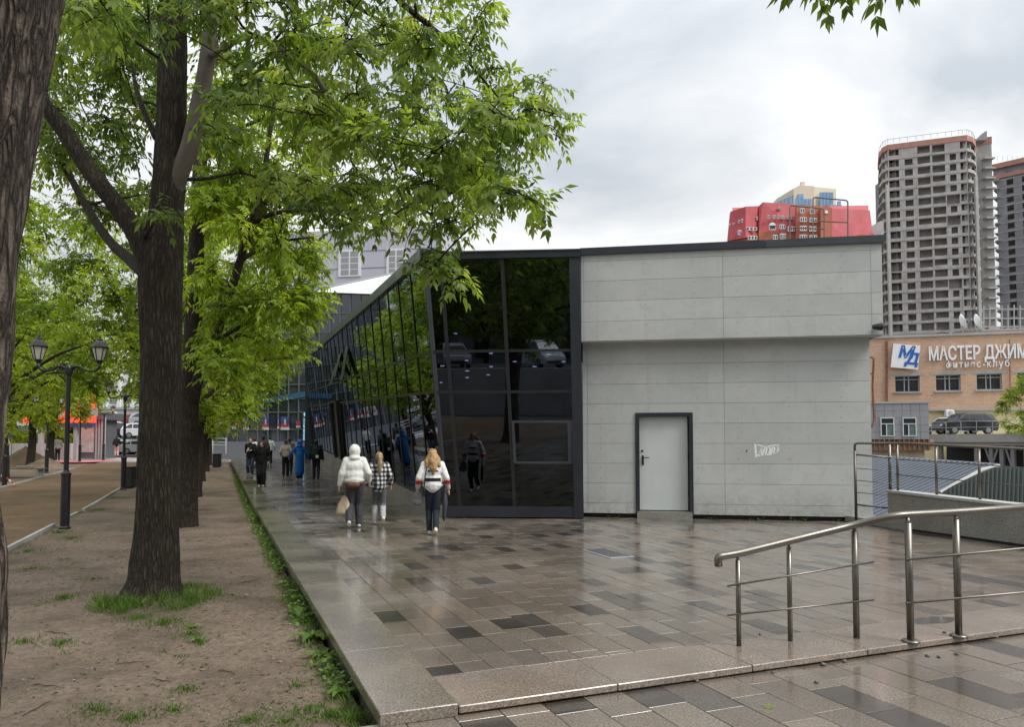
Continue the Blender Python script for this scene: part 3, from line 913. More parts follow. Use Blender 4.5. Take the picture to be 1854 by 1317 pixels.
u1, _ = fu(818, 700); u2, _ = fu(922, 700); u3, _ = fu(1035, 700)
z1_ = fu(920, 638)[1]; z2_ = fu(920, 711)[1]; zs_ = fu(900, 917)[1]
wz1, wz0 = fu(980, 762)[1], fu(980, 840)[1]
mw = 0.012
def part(name, m, fn, parent=pav):
    mb = MB(); fn(mb); return mb.build(name, M[m], parent)
part('corner_column', 'navy', lambda mb: fbox(mb, u3 + 0.0, 1.0, 0.02, zt, FO - 0.5, FO + 0.05))
part('corner_post', 'navy', lambda mb: fbox(mb, 0.0, 0.012, 0.02, zt, FO - 0.10, FO + 0.02))
part('base_sill', 'navy', lambda mb: fbox(mb, 0.0, u3, 0.03, zs_, FO - 0.3, FO + 0.03))
part('top_fascia', 'navy', lambda mb: fbox(mb, -0.01, 1.005, zt, zt + 0.14, FO - 1.2, FO + 0.08))
part('fascia_lip', 'fascia', lambda mb: fbox(mb, -0.014, 1.008, zt + 0.141, zt + 0.17, FO - 1.2, FO + 0.10))
for u_ in (u1, u2): part('mullion', 'mullion', lambda mb: fbox(mb, u_ - mw, u_ + mw, zs_, zt, FO - 0.06, FO + 0.018))
for z_ in (z1_, z2_): part('transom', 'mullion', lambda mb: fbox(mb, 0.012, u3, z_ - 0.03, z_ + 0.03, FO - 0.05, FO + 0.015))
us = [0.012, u1, u2, u3]
for j in range(3):
    zz = [(zs_, z2_), (z2_, z1_), (z1_, zt)]
    if j == 2: zz = [(zs_, wz0), (wz1, z2_), (z2_, z1_), (z1_, zt)]
    for za_, zb_ in zz: part('glass_pane', 'glass', lambda mb: fbox(mb, us[j], us[j + 1], za_, zb_, FO - 0.028, FO - 0.004))
wd = empty('opening_window'); wd.parent = pav
wa, wb = fu(929, 800)[0], fu(1034, 800)[0] - 0.004
ft = 0.018
def frame(mb):
    fbox(mb, wa, wb, wz0, wz0 + 0.055, FO - 0.04, FO + 0.035); fbox(mb, wa, wb, wz1 - 0.055, wz1, FO - 0.04, FO + 0.035)
    fbox(mb, wa, wa + ft, wz0 + 0.055, wz1 - 0.055, FO - 0.04, FO + 0.034); fbox(mb, wb - ft, wb, wz0 + 0.055, wz1 - 0.055, FO - 0.04, FO + 0.034)
part('sash_frame', 'fascia', frame, wd)
part('window_pane', 'glass', lambda mb: fbox(mb, wa + ft, wb - ft, wz0 + 0.055, wz1 - 0.055, FO - 0.02, FO + 0.0), wd)

# ---- leaning glass side along the walkway
C0 = fp(0.0, 0.0, FO); SD = Vector((-0.357, 1.0, 0.0)); SLEN = 36.0; NP = 24
CT = fp(0.0, zt, FO)
LEAN = Vector((CT.x - C0.x, CT.y - C0.y, 0))
RISE = 0.034
def sp(t, k, o=0.0):                                  # t metres in Y along, k 0..1 up, o outwards (left)
    b = C0 + SD * t; zb = 0.26 + RISE * t
    ztop = zt + RISE * 1.28 * t
    sn = Vector((-1.0, -0.357, 0)).normalized()
    q = b + LEAN * k + sn * o
    q.z = zb + (ztop - zb) * k
    return q
def sbox(mb, t0, t1, k0, k1, o0, o1):
    return mb.hexa([sp(t0, k0, o0), sp(t1, k0, o0), sp(t1, k0, o1), sp(t0, k0, o1), sp(t0, k1, o0), sp(t1, k1, o0), sp(t1, k1, o1), sp(t0, k1, o1)])
def kof(px, py):                                      # height fraction of a pixel on the side plane
    best = min(((abs(onscreen(sp(t_, k_))[0] - px) + abs(onscreen(sp(t_, k_))[1] - py), k_) for t_ in np.linspace(0.1, 34, 60) for k_ in np.linspace(0, 1, 80)))
    return best[1]
kt1, kt2 = kof(771, 641), kof(778, 709)
ts = [0.06] + [1.475 * i for i in range(1, NP + 1)]
def pl(mb):
    for i in range(12):
        ta, tb = SLEN * i / 12, SLEN * (i + 1) / 12
        p = [sp(ta, 0, 0.06), sp(tb, 0, 0.06), sp(tb, 0, -0.5), sp(ta, 0, -0.5)]
        lo = [Vector((q.x, q.y, -0.1)) for q in p]
        mb.hexa(lo[::-1] + p[::-1])
part('side_plinth', 'granite_wall', pl)
for i in range(NP):
    for a, b in ((0.0, kt2), (kt2, kt1), (kt1, 1.0)):
        part('glass_pane', 'glass', lambda mb: sbox(mb, ts[i], ts[i + 1], a, b, -0.03, 0.0))
    part('mullion', 'mullion', lambda mb: sbox(mb, ts[i + 1] - 0.03, ts[i + 1] + 0.03, 0.0, 1.0, -0.10, 0.022))
part('corner_mullion', 'navy', lambda mb: sbox(mb, -0.03, 0.07, 0.0, 1.0, -0.10, 0.025))
for k_ in (kt2, kt1): part('transom', 'mullion', lambda mb: sbox(mb, 0.07, SLEN - 0.6, k_ - 0.006, k_ + 0.006, -0.05, 0.02))
part('transom', 'mullion', lambda mb: sbox(mb, 0.07, SLEN - 0.6, -0.004, 0.012, -0.05, 0.03))
part('side_fascia', 'fascia', lambda mb: sbox(mb, -0.05, SLEN, 1.0, 1.045, -0.9, 0.09))
# open vent sashes high on the side, dark entrance portal
for tt, k0, k1 in ((15.6, 0.66, 0.84), (17.2, 0.62, 0.78), (13.2, 0.62, 0.86)):
    def vent(mb):
        a, b = sp(tt, k1, 0.01), sp(tt + 0.9, k1, 0.01); c, d = sp(tt + 0.9, k0, 0.35), sp(tt, k0, 0.35)
        off = Vector((0.03, 0.01, 0.03))
        mb.hexa([d, c, c + off, d + off, a, b, b + off, a + off])
    part('open_vent', 'black', vent)
part('entrance_portal', 'black', lambda mb: (sbox(mb, 18.0, 18.1, 0.0, kt2, -0.02, 0.16), sbox(mb, 20.4, 20.5, 0.0, kt2, -0.02, 0.16), sbox(mb, 18.0, 20.5, kt2, kt2 + 0.02, -0.02, 0.16), sbox(mb, 18.1, 20.4, 0.0, kt2, 0.0, 0.02)))
# floor, ceiling, back of the hall
iv = [sp(0.2, 0, -0.4), sp(34, 0, -0.4)]
def hall_poly(z):
    a, b = sp(0.3, 0, -0.3), sp(34, 0, -0.3)
    c = gf.pt(sR_b, 0, -0.6); d = gf.pt(sL_b + 0.1, 0, FO - 0.1)
    return [Vector((d.x, d.y, z)), Vector((c.x, c.y, z)), Vector((c.x, c.y + 42, z)), Vector((b.x, b.y, z))]
part('hall_floor', 'darkroom', lambda mb: mb.prism(hall_poly(0.02), (0, 0, 0.2)))
part('hall_ceiling', 'darkroom', lambda mb: mb.prism(hall_poly(zt - 0.05), (0, 0, 0.05)))
def roofp(mb):
    p = [sp(0.0, 1.0, 0), sp(SLEN, 1.0, 0), Vector((gf.pt(sR_b, 0).x + 1.0, C0.y + SLEN, sp(SLEN, 1, 0).z)), gf.pt(sR_t, zt, 0.1)]
    mb.prism([q + Vector((0, 0, 0.03)) for q in p], (0, 0, 0.1))
part('hall_roof', 'darkconc', roofp)
part('hall_back_wall', 'darkroom', lambda mb: mb.box((-6, C0.y + 15, 3.4), (30, 0.2, 7.0), Matrix.Rotation(-0.2, 3, 'Z')) if False else mb.box((1.2, C0.y + 9, 3.2), (9.5, 0.2, 6.1)))
part('end_wall', 'navy', lambda mb: mb.box((C0.x - 0.357 * SLEN + 4, C0.y + SLEN + 0.2, 4), (9, 0.3, 8)))
for (px, py) in ((825, 604), (845, 653), (846, 672), (846, 684), (889, 640), (889, 664), (884, 679), (932, 655), (968, 664), (993, 642), (1020, 655), (797, 693), (801, 663), (919, 672)):
    c = at(px, py, C0.y + 1.5 + (abs(px * 7 + py) % 10) * 0.35)
    part('ceiling_lamp', 'lamp_glow', lambda mb: mb.box(c, (0.10, 0.04, 0.025)))
# ---------------------------------------------------------------- stainless railing in front
def bend(pts, n=5, rmax=9.0):                                   # round the corners of a polyline
    out = [Vector(pts[0])]
    for a, b, c in zip(pts[:-2], pts[1:-1], pts[2:]):
        a, b, c = Vector(a), Vector(b), Vector(c)
        r = min(rmax, min((a - b).length, (c - b).length) * 0.35)
        p, q = b + (a - b).normalized() * r, b + (c - b).normalized() * r
        for i in range(n + 1):
            t = i / n
            out.append(p * (1 - t) ** 2 + b * 2 * t * (1 - t) + q * t * t)
    out.append(Vector(pts[-1]))
    return out
fr = empty('handrail', G(1549, 1155), label='stainless steel handrail in the foreground with sloping top rail', cat='railing')
posts = [((1338, 1170), 1003, 0.021, 0), ((1431, 1161), 980, 0.021, 0), ((1551, 1156), 951, 0.027, 0), ((1649, 1163), 936, 0.030, 1), ((1736, 1153), 930, 0.030, 1)]
tops = []
for (bx, by), ty, r, flange in posts:
    b = G(bx, by, 0.004)
    t = at(bx - 5, ty, b.y); t = Vector((b.x, b.y, t.z))
    mb = MB(); mb.tube([b, t - Vector((0, 0, 0.055))], r, 14); p_ = mb.build('post', M['steel'], fr, smooth=True)
    mb = MB(); mb.tube([t - Vector((0, 0, 0.07)), t - Vector((0, 0, 0.045)), t - Vector((0, 0, 0.01))], [r * 0.75, r * 0.62, r * 0.45], 12); mb.build('saddle', M['steel'], p_, smooth=True)
    if flange:
        mb = MB(); mb.lathe(b - Vector((0, 0, 0.002)), [(0.075, 0), (0.075, 0.012), (0.06, 0.022), (r + 0.004, 0.026)], 18); mb.build('flange', M['steel'], p_, smooth=True)
    tops.append(t)
dirn = (tops[1] - tops[0]); dirn.normalize()
a0 = at(1300, 1010, tops[0].y - 0.04)
d2 = (tops[4] - tops[3]).normalized()
rail = bend([a0 + Vector((0.004, 0, -0.075)), a0 + Vector((0.0, 0, 0.005)), tops[0] + Vector((0, 0, 0.0)), tops[2], tops[3] + Vector((-0.10, 0, 0.012)), tops[4] + Vector((0.0, 0, 0.01)), tops[4] + Vector((2.2, 0.5, 0.10))])
mb = MB(); mb.tube(rail, 0.033, 16); mb.build('top_rail', M['steel'], fr, smooth=True)
for ya, yb, yc in ((1062, 1018, 0), (1115, 1087, 0)):
    p1 = at(1317, ya, tops[0].y - 0.06); p2 = at(1582, yb, tops[2].y - 0.02)
    mb = MB(); mb.tube([p1, p1.lerp(p2, 0.5), p2], 0.0085, 8); mb.build('mid_rail', M['steel'], fr, smooth=True)
for ya, yb in ((1014, 992), (1093, 1072)):
    p1 = at(1641, ya, tops[3].y - 0.035); p2 = at(1870, yb, tops[4].y + 0.2)
    mb = MB(); mb.tube([p1, p2, p2 + (p2 - p1).normalized() * 1.4], 0.011, 8); mb.build('mid_rail', M['steel'], fr, smooth=True)

# ---------------------------------------------------------------- granite parapet of the ramp with its railing
W0 = G(1608, 957); W1 = G(1854, 992)
wv = (W1 - W0).normalized()
W2 = W1 + wv * 5.5
pw = WF(W0, W2)
rampw = empty('ramp_parapet', (W0.x, W0.y, 0), label='dark granite parapet wall beside the ramp at the right', cat='wall')
zt0 = pw.sz(1611, 888)[1]; zt1 = pw.sz(1854, 915)[1]
L1 = pw.sz(1854, 915)[0]
def ztop(s): return zt0 + (zt1 - zt0) * s / L1
mb = MB()
for i in range(5):
    s0, s1 = pw.len * i / 5 + 0.003, pw.len * (i + 1) / 5 - 0.003
    m_ = MB(); a, b, c, d = pw.pt(s0, 0.05, 0), pw.pt(s1, 0.05, 0), pw.pt(s1, 0.05, -0.25), pw.pt(s0, 0.05, -0.25)
    m_.hexa([a, b, c, d, pw.pt(s0, ztop(s0) - 0.05, 0), pw.pt(s1, ztop(s1) - 0.05, 0), pw.pt(s1, ztop(s1) - 0.05, -0.25), pw.pt(s0, ztop(s0) - 0.05, -0.25)])
    m_.build('granite_panel', M['granite_wall'], rampw)
a, b = 0.0, pw.len
m_ = MB(); m_.hexa([pw.pt(a, ztop(a) - 0.047, 0.03), pw.pt(b, ztop(b) - 0.047, 0.03), pw.pt(b, ztop(b) - 0.047, -0.30), pw.pt(a, ztop(a) - 0.047, -0.30), pw.pt(a, ztop(a), 0.03), pw.pt(b, ztop(b), 0.03), pw.pt(b, ztop(b), -0.30), pw.pt(a, ztop(a), -0.30)])
m_.build('coping', M['paleconc'], rampw)
m_ = MB(); pw.box(m_, -0.2, pw.len, -4.5, 0.045, -0.22, -0.04); m_.build('footing', M['black'], rampw)
# step slab at the foot of the corner
sl = empty('step_slab', G(1560, 940), label='low granite step slab at the foot of the pavilion corner', cat='step')
m_ = MB(); q0, q1 = G(1530, 945), G(1640, 962); sw = WF(q0, q1); sw.box(m_, 0, sw.len, 0.006, 0.13, -0.6, 0.0); m_.build('slab', M['granite_wall'], sl)
# railing on the parapet
rr = empty('ramp_railing', pw.pt(0, ztop(0), -0.12), label='stainless railing standing on the granite parapet', cat='railing')
zr0 = pw.sz(1625, 803, -0.12)[1]; zr1 = pw.sz(1854, 813, -0.12)[1]; Lr = pw.sz(1854, 813, -0.12)[0]
def zrail(s): return zr0 + (zr1 - zr0) * s / Lr
_pp = at(1550, 930, 15.35); ps = WF((_pp.x, _pp.y, 0), W0)
e0 = at(1549, 803, ps.p.y)
s = 0.12
e0 = Vector((ps.p.x, ps.p.y, e0.z))
m_ = MB(); m_.tube(bend([e0 - Vector((0, 0, 0.2)), e0, pw.pt(0.1, zrail(0.1), -0.12), pw.pt(pw.len, zrail(pw.len), -0.12)]), 0.024, 12); m_.build('top_rail', M['steel'], rr, smooth=True)
m_ = MB(); m_.tube([Vector((ps.p.x, ps.p.y, 0.12)), e0 - Vector((0, 0, 0.15))], 0.028, 12); m_.build('post', M['steel'], rr, smooth=True)
for px in (1611, 1625, 1695, 1773, 1860):
    s_ = pw.sz(px, 850, -0.12)[0]
    m_ = MB(); m_.tube([pw.pt(s_, ztop(s_) - 0.01, -0.12), pw.pt(s_, zrail(s_) - 0.02, -0.12)], 0.024 if px != 1611 else 0.03, 12); m_.build('post', M['steel'], rr, smooth=True)
for fr_ in (0.33, 0.66):
    m_ = MB(); m_.tube([pw.pt(0.1, ztop(0.1) * (1 - fr_) + zrail(0.1) * fr_, -0.12), pw.pt(pw.len, ztop(pw.len) * (1 - fr_) + zrail(pw.len) * fr_, -0.12)], 0.009, 8); m_.build('mid_rail', M['steel'], rr, smooth=True)
g0 = Vector((ps.p.x, ps.p.y, 0)); g1 = pw.pt(0.0, 0, -0.12)
for h0 in (0.45, 1.48):
    m_ = MB(); m_.tube([g0 + Vector((0, 0, h0)), g1 + Vector((0, 0, h0 - 0.06))], 0.018, 10); m_.build('gate_rail', M['steel'], rr, smooth=True)
for h0 in (0.7, 0.95, 1.2):
    m_ = MB(); m_.tube([g0 + Vector((0, 0, h0)), g1 + Vector((0, 0, h0 - 0.05))], 0.008, 8); m_.build('gate_rail', M['steel'], rr, smooth=True)

# ---------------------------------------------------------------- sheet metal roofs in the lower yard
def ribbed(root, p00, p10, p11, p01, n, m, name, rib_m=None):   # quad surface with standing seams from bottom edge to top edge, each sheet its own piece
    nrm = ((p10 - p00).cross(p01 - p00)).normalized()
    if nrm.dot(CAM - p00) < 0: nrm = -nrm
    for i in range(n):
        a, b = i / n, (i + 1) / n
        q = [p00.lerp(p10, a), p00.lerp(p10, b), p01.lerp(p11, b), p01.lerp(p11, a)]
        w_ = 0.10
        qa = [q[0].lerp(q[1], 1 - w_), q[3].lerp(q[2], 1 - w_)]
        h = nrm * 0.09
        mb = MB()
        mb.quad(q[0], qa[0], qa[1], q[3])
        mb.quad(qa[0], qa[0] + h, qa[1] + h, qa[1]); mb.quad(qa[0] + h, q[1] + h, q[2] + h, qa[1] + h); mb.quad(q[1] + h, q[1], q[2], q[2] + h)
        mb.build(name, m, root)
shed = empty('metal_roof_shed', (13, 24, -6), label='low shed with blue grey ribbed metal roof beyond the ramp railing', cat='shed')
za = at(1560, 940, 21.5); zb = at(1700, 915, 19.0); zc_ = at(1800, 845, 27.0); zd_ = at(1560, 826, 33.0)
rp00 = at(1555, 985, 20.0); rp10 = at(1700, 893, 19.5); rp11 = at(1808, 844, 27.0); rp01 = at(1556, 826, 31.0)
rp10 = at(1700, 893, 24.5); wrib = rp11 - rp10
rl = at(1500, 822, 33.0)
nsh = 34
def strip_end(top):                                   # sheets stop at the flank of the pavilion
    return min(2.6, max(0.4, (top.x - 8.8) / wrib.x))
for i in range(nsh):
    t0, t1 = rl.lerp(rp11, i / nsh), rl.lerp(rp11, (i + 1) / nsh)
    if t0.x < 10.4: continue
    k_ = strip_end(t0)
    b0, b1 = t0 - wrib * k_, t1 - wrib * k_
    a0_, a1_ = t0.lerp(t1, 0.86), b0.lerp(b1, 0.86); h = Vector((-0.02, -0.03, 0.09))
    mb = MB(); mb.quad(b0, a1_, a0_, t0); mb.quad(a1_, a1_ + h, a0_ + h, a0_); mb.quad(a1_ + h, b1 + h, t1 + h, a0_ + h); mb.quad(b1 + h, b1, t1, t1 + h)
    mb.build('roof_sheet', M['roof_blue'], shed)
rp00 = Vector((8.9, 22.5, -1.6)); rp01 = rl.lerp(rp11, 0.25)
m_ = MB(); m_.tube([rp10, rp10.lerp(rp11, 0.7) + Vector((0, 0, 0.12)), rp11], 0.07, 8); m_.build('ridge_cap', M['paleconc'], shed)
m_ = MB(); m_.tube([rp01, rp11], 0.08, 8); m_.build('ridge_cap', M['roof_blue'], shed)
m_ = MB(); m_.hexa([Vector((p.x, p.y, -6)) for p in (rp00, rp10, rp11, rp01)] + [p - Vector((0, 0, 0.15)) for p in (rp00, rp10, rp11, rp01)]); m_.build('shed_wall', M['greyclad'], shed)
fen = empty('sheet_fence', (13, 20, -4), label='green grey corrugated sheet wall right of the ribbed roof', cat='fence')
q0, q1 = at(1700, 940, 18.6), at(1900, 965, 17.0); q2, q3 = at(1900, 848, 17.0), at(1812, 846, 17.6)
q3b = at(1700, 895, 18.6)
n = 26
for i in range(n):
    a, b = i / n, (i + 1) / n
    bt0, bt1 = q0.lerp(q1, a), q0.lerp(q1, b)
    def topz(t_): 
        x = 1700 + 200 * t_
        py = 897 - (897 - 846) * min(1.0, (x - 1700) / 100.0) ** 0.8
        return at(x, py, q0.lerp(q1, t_).y)
    t0, t1 = topz(a), topz(b)
    mid0, mid1 = bt0.lerp(bt1, 0.62), t0.lerp(t1, 0.62)
    h = Vector((-0.03, -0.05, 0))
    mb = MB(); mb.quad(bt0, mid0, mid1, t0); mb.quad(mid0, mid0 + h, mid1 + h, mid1); mb.quad(mid0 + h, bt1 + h, t1 + h, mid1 + h); mb.quad(bt1 + h, bt1, t1, t1 + h)
    mb.build('sheet', M['roof_green'], fen)

# ---------------------------------------------------------------- brick fitness club with sign
bw = WF(at(1560, 740, 66), at(1900, 740, 62))
club = empty('brick_club_building', (bw.p.x, bw.p.y, 0), label='old orange brick building with big white lettering', cat='building')
def bz(px, py, o=0.0): return bw.sz(px, py, o)
sL = bz(1566, 650)[0]; sR = bw.len + 25
zT = bz(1566, 614)[1]; zY = bz(1700, 742)[1]; z0 = bz(1700, 786)[1]
wins = [(1621, 681, 1665, 710), (1695, 679, 1739, 708), (1769, 677, 1814, 706), (1843, 675, 1890, 704)]
WR = []
for x0, y0, x1, y1 in wins:
    a, zb_ = bz(x0, y1); b, za_ = bz(x1, y0)
    WR.append((a, b, bz((x0 + x1) / 2, y1)[1], bz((x0 + x1) / 2, y0)[1]))
zw0 = min(r[2] for r in WR); zw1 = max(r[3] for r in WR)
mb = MB()
edges = [sL] + [v for r in WR for v in (r[0], r[1])] + [sR]
bw.box(mb, sL, sR, zw1, zT, -0.5, 0); bw.box(mb, sL, sR, zY, zw0, -0.5, 0)
for i in range(0, len(edges), 2): bw.box(mb, edges[i], edges[i + 1], zw0, zw1, -0.5, 0)
bw.box(mb, sL, sL + 0.5, zY, zT, -20, -0.5)
mb.build('brick_wall', M['brick'], club)
mb = MB(); bw.box(mb, sL + 0.5, sR, -6, zT - 0.3, -20, -2.0); mb.build('inner_core', M['interior'], club)
mb = MB(); bw.box(mb, sL - 0.1, sR, zT, zT + 0.22, -20, 0.12); mb.build('roof_flashing', M['paleconc'], club)
mb = MB(); bw.box(mb, sL, sR, -6, zY - 0.02, -1.9, -0.06); mb.build('yellow_base', M['yellow'], club)
mb = MB(); bw.box(mb, bz(1680, 742)[0], sR, zY - 0.12, zY + 0.05, -0.05, 0.35); mb.build('ledge', M['oldframe'], club)
sa, za2 = bz(1738, 607); 
mb = MB(); bw.box(mb, sa, sR, zT + 0.2, bz(1738, 597)[1], -6, -1.5); mb.build('roof_house', M['brick'], club)
mb = MB(); bw.box(mb, sa - 0.1, sR, bz(1738, 597)[1], bz(1738, 597)[1] + 0.12, -6, -1.4); mb.build('roof_house_edge', M['oldframe'], club)
for a, b, c, d in WR:
    wn_ = empty('window'); wn_.parent = club
    mb = MB(); bw.box(mb, a, b, c, d, -0.40, -0.36); mb.build('pane', M['window'], wn_)
    mb = MB(); t_ = 0.07
    m1, m2 = a + (b - a) * 0.40, a + (b - a) * 0.58
    for s_ in (a + t_ / 2, m1, m2, b - t_ / 2): bw.box(mb, s_ - t_ / 2, s_ + t_ / 2, c, d, -0.36, -0.24)
    for z_ in (c + t_ / 2, c + (d - c) * 0.78, d - t_ / 2): bw.box(mb, a, b, z_ - t_ / 2, z_ + t_ / 2, -0.35, -0.25)
    mb.build('frame', M['oldframe'], wn_)
    mb = MB(); bw.box(mb, a - 0.15, b + 0.15, c - 0.12, c, -0.3, 0.12); mb.build('sill', M['paleconc'], wn_)
    mb = MB(); bw.box(mb, a - 0.4, b + 0.4, d, d + 0.22, -0.3, 0.025); mb.build('lintel', M['paleconc'], wn_)
# facade pipes
mb = MB()
for px in (1604, 1606): mb.tube([bw.pt(bz(px, 620)[0], bz(px, 618)[1], 0.1), bw.pt(bz(px, 730)[0], bz(px, 735)[1], 0.1)], 0.05, 6)
mb.tube([bw.pt(bz(1828, 640)[0], bz(1828, 615)[1], 0.1), bw.pt(bz(1828, 735)[0], bz(1828, 740)[1], 0.1)], 0.04, 6)
mb.build('drain_pipe', M['rust'], club)
for (x0, y0, x1, y1) in ((1700, 762, 1713, 777), (1725, 762, 1738, 775), (1775, 761, 1787, 770)):
    a, zb_ = bz(x0, y1); b, za_ = bz(x1, y0)
    wn_ = empty('window'); wn_.parent = club
    mb = MB(); bw.box(mb, a, b, zb_, za_, -0.06, -0.04); mb.build('pane', M['window'], wn_)
    mb = MB()
    for s_ in (a, (a + b) / 2, b): bw.box(mb, s_ - 0.04, s_ + 0.04, zb_, za_, -0.05, 0.03)
    bw.box(mb, a, b, za_ - 0.04, za_ + 0.04, -0.05, 0.028); bw.box(mb, a, b, zb_ - 0.04, zb_ + 0.04, -0.05, 0.028)
    mb.build('frame', M['oldframe'], wn_)
ac = bw.pt(*bz(1717, 749), 0.25)
acr = empty('air_conditioner', ac, label='white air conditioner box on the brick wall ledge', cat='air conditioner')
mb = MB(); mb.bev(ac, (0.75, 0.4, 0.6), 0.04); mb.build('casing', M['winframe'], acr)
mb = MB(); mb.lathe(ac + Vector((0, -0.2, 0)), [(0.22, 0), (0.22, 0.02), (0.02, 0.03)], 14, Matrix.Rotation(math.pi / 2, 3, 'X')); mb.build('fan_grille', M['oldframe'], acr)
# sign: tilted square with two letters, and the lettering
c = bw.pt(*bz(1638, 646.5), 0.25)
k = 62 / F
side = bz(1662, 646)[0] - bz(1613, 646)[0]
rm = bw.mat() @ Matrix.Rotation(math.radians(-7.0), 3, 'Z')
sg = empty('square_sign', c, label='tilted white square sign with two blue letters on the brick wall', cat='sign')
mb = MB(); mb.box(c, (side, side * 0.98, 0.18), rm); mb.build('board', M['signwhite'], sg)
text_obj('letter', 'М', side * 0.66, M['signblue'], sg, c + rm @ Vector((-side * 0.30, side * -0.05, 0.10)), rm, 0.02, 0.045, shear=0.15)
text_obj('letter', 'Д', side * 0.62, M['signblue'], sg, c + rm @ Vector((-side * 0.02, side * -0.29, 0.11)), rm, 0.02, 0.045, shear=0.15)
lt = empty('wall_lettering', bw.pt(*bz(1680, 653), 0.1), label='big white capital letters and small word below on the brick wall', cat='sign')
s_, z_ = bz(1680, 653)
tx = text_obj('lettering', 'МАСТЕР ДЖИМ', 1.62, M['signwhite'], lt, bw.pt(s_, z_, 0.12), bw.mat(), 0.08, 0.035)
w_need = bz(1858, 645)[0] - s_
bb = [Vector(q) for q in tx.bound_box]; _d = [(v.co).dot(bw.e) for v in tx.data.vertices]; w_have = max(_d) - min(_d)
tx.data.transform(Matrix.Translation(bw.pt(s_, z_, 0.12) - wloc(lt)) @ Matrix.Diagonal((w_need / w_have, w_need / w_have, 1.0, 1.0)) @ Matrix.Translation(-(bw.pt(s_, z_, 0.12) - wloc(lt))))
s_, z_ = bz(1712, 667)
tx = text_obj('lettering', 'фитнес-клуб', 0.85, M['signwhite'], lt, bw.pt(s_, z_, 0.12), bw.mat(), 0.05, 0.004, spacing=1.3)
w_need = bz(1826, 664)[0] - s_
_d = [(v.co).dot(bw.e) for v in tx.data.vertices]; w_have = max(_d) - min(_d)
tx.data.transform(Matrix.Translation(bw.pt(s_, z_, 0.12) - wloc(lt)) @ Matrix.Diagonal((w_need / w_have, w_need / w_have, 1.0, 1.0)) @ Matrix.Translation(-(bw.pt(s_, z_, 0.12) - wloc(lt))))
# dishes and pipe frame on its roof
for i, (px, py) in enumerate(((1742, 584), (1769, 584))):
    c = bw.pt(*bz(px, py, -1.2), -1.2)
    d = empty('satellite_dish', c - Vector((0, 0, 0.9)), label=('white satellite dish on the brick roof, %s of the pair' % ('left' if i == 0 else 'right, nearer the pipe frame')), cat='satellite dish')
    mt = Matrix.Rotation(math.radians(70), 3, 'Y') @ Matrix.Rotation(math.radians(20), 3, 'X')
    mb = MB(); mb.lathe(c, [(0.02, -0.16), (0.35, -0.10), (0.62, 0.0), (0.75, 0.14), (0.72, 0.14), (0.58, 0.03), (0.3, -0.07)], 16, mt); mb.build('bowl', M['white'], d, smooth=True)
    mb = MB(); mb.tube([c, c - Vector((0, 0.1, 1.4))], 0.05, 8); mb.build('mast', M['oldframe'], d)
    mb = MB(); mb.tube([c + mt @ Vector((0.5, 0, 0.0)), c + mt @ Vector((0.1, 0, 0.6))], 0.025, 6); mb.build('feed_arm', M['oldframe'], d)
pf = empty('roof_pipe_frame', bw.pt(bz(1780, 595, -3)[0], zT, -3), label='grey pipe lattice frame on the roof of the brick building', cat='frame')
for px in range(1781, 1905, 11):
    a = bw.pt(*bz(px, 597, -3), -3); b = bw.pt(*bz(px, 552 + (px % 3), -3), -3)
    mb = MB(); mb.tube([a, b], 0.055, 6); mb.build('upright', M['paleconc'], pf)
for py in (560, 577, 592):
    mb = MB(); mb.tube([bw.pt(*bz(1779, py, -3), -3), bw.pt(*bz(1905, py, -3), -3)], 0.05, 6); mb.build('crossbar', M['paleconc'], pf)
# roof top house vents etc
# ---------------------------------------------------------------- grey annex on stilts with rusty skirt
aw = WF(at(1572, 760, 52), at(1682, 760, 51))
an = empty('grey_annex', (aw.p.x, aw.p.y, 0), label='grey tiled annex with two white windows below the brick wall', cat='building')
zA0 = aw.sz(1620, 796)[1]; zA1 = aw.sz(1620, 731)[1]
xs = np.linspace(-1.2, aw.len, 10); zs = np.linspace(zA0, zA1, 6)
wins2 = []
for x0, y0, x1, y1 in ((1596, 758, 1617, 789), (1636, 758, 1657, 789)):
    a, zb_ = aw.sz(x0, y1); b, za_ = aw.sz(x1, y0); wins2.append((a, b, zb_, za_))
mb = MB(); aw.box(mb, -1.2, aw.len, zA0 + 0.02, zA1 - 0.02, -6, -0.03); mb.build('core', M['greyclad'], an)
for i in range(9):
    for j in range(5):
        m_ = MB(); aw.box(m_, xs[i] + 0.012, xs[i + 1] - 0.012, zs[j] + 0.012, zs[j + 1] - 0.012, -0.028, 0.0); m_.build('facade_tile', M['greyclad'], an)
for a, b, c, d in wins2:
    wn_ = empty('window'); wn_.parent = an
    m_ = MB(); aw.box(m_, a, b, c, d, 0.0, 0.02); m_.build('pane', M['window'], wn_)
    m_ = MB(); t_ = 0.055; mid = a + (b - a) * 0.42; zz = c + (d - c) * 0.68
    for s0, s1, q0_, q1_ in ((a - t_, a, c - t_, d + t_), (b, b + t_, c - t_, d + t_), (a, b, d, d + t_), (a, b, c - t_, c), (mid - t_ / 2, mid + t_ / 2, c, zz), (a, b, zz - t_ / 2, zz + t_ / 2)): aw.box(m_, s0, s1, q0_, q1_, 0.0, 0.07)
    m_.build('frame', M['winframe'], wn_)
    m_ = MB(); aw.box(m_, mid + 0.04, b - 0.02, c + 0.02, zz - 0.04, 0.021, 0.026); m_.build('curtain', M['curtain'], wn_)
m_ = MB(); aw.box(m_, -1.25, aw.len + 0.05, zA1, zA1 + 0.12, -6, 0.05); m_.build('roof_edge', M['paleconc'], an)
zR = aw.sz(1620, 836)[1]
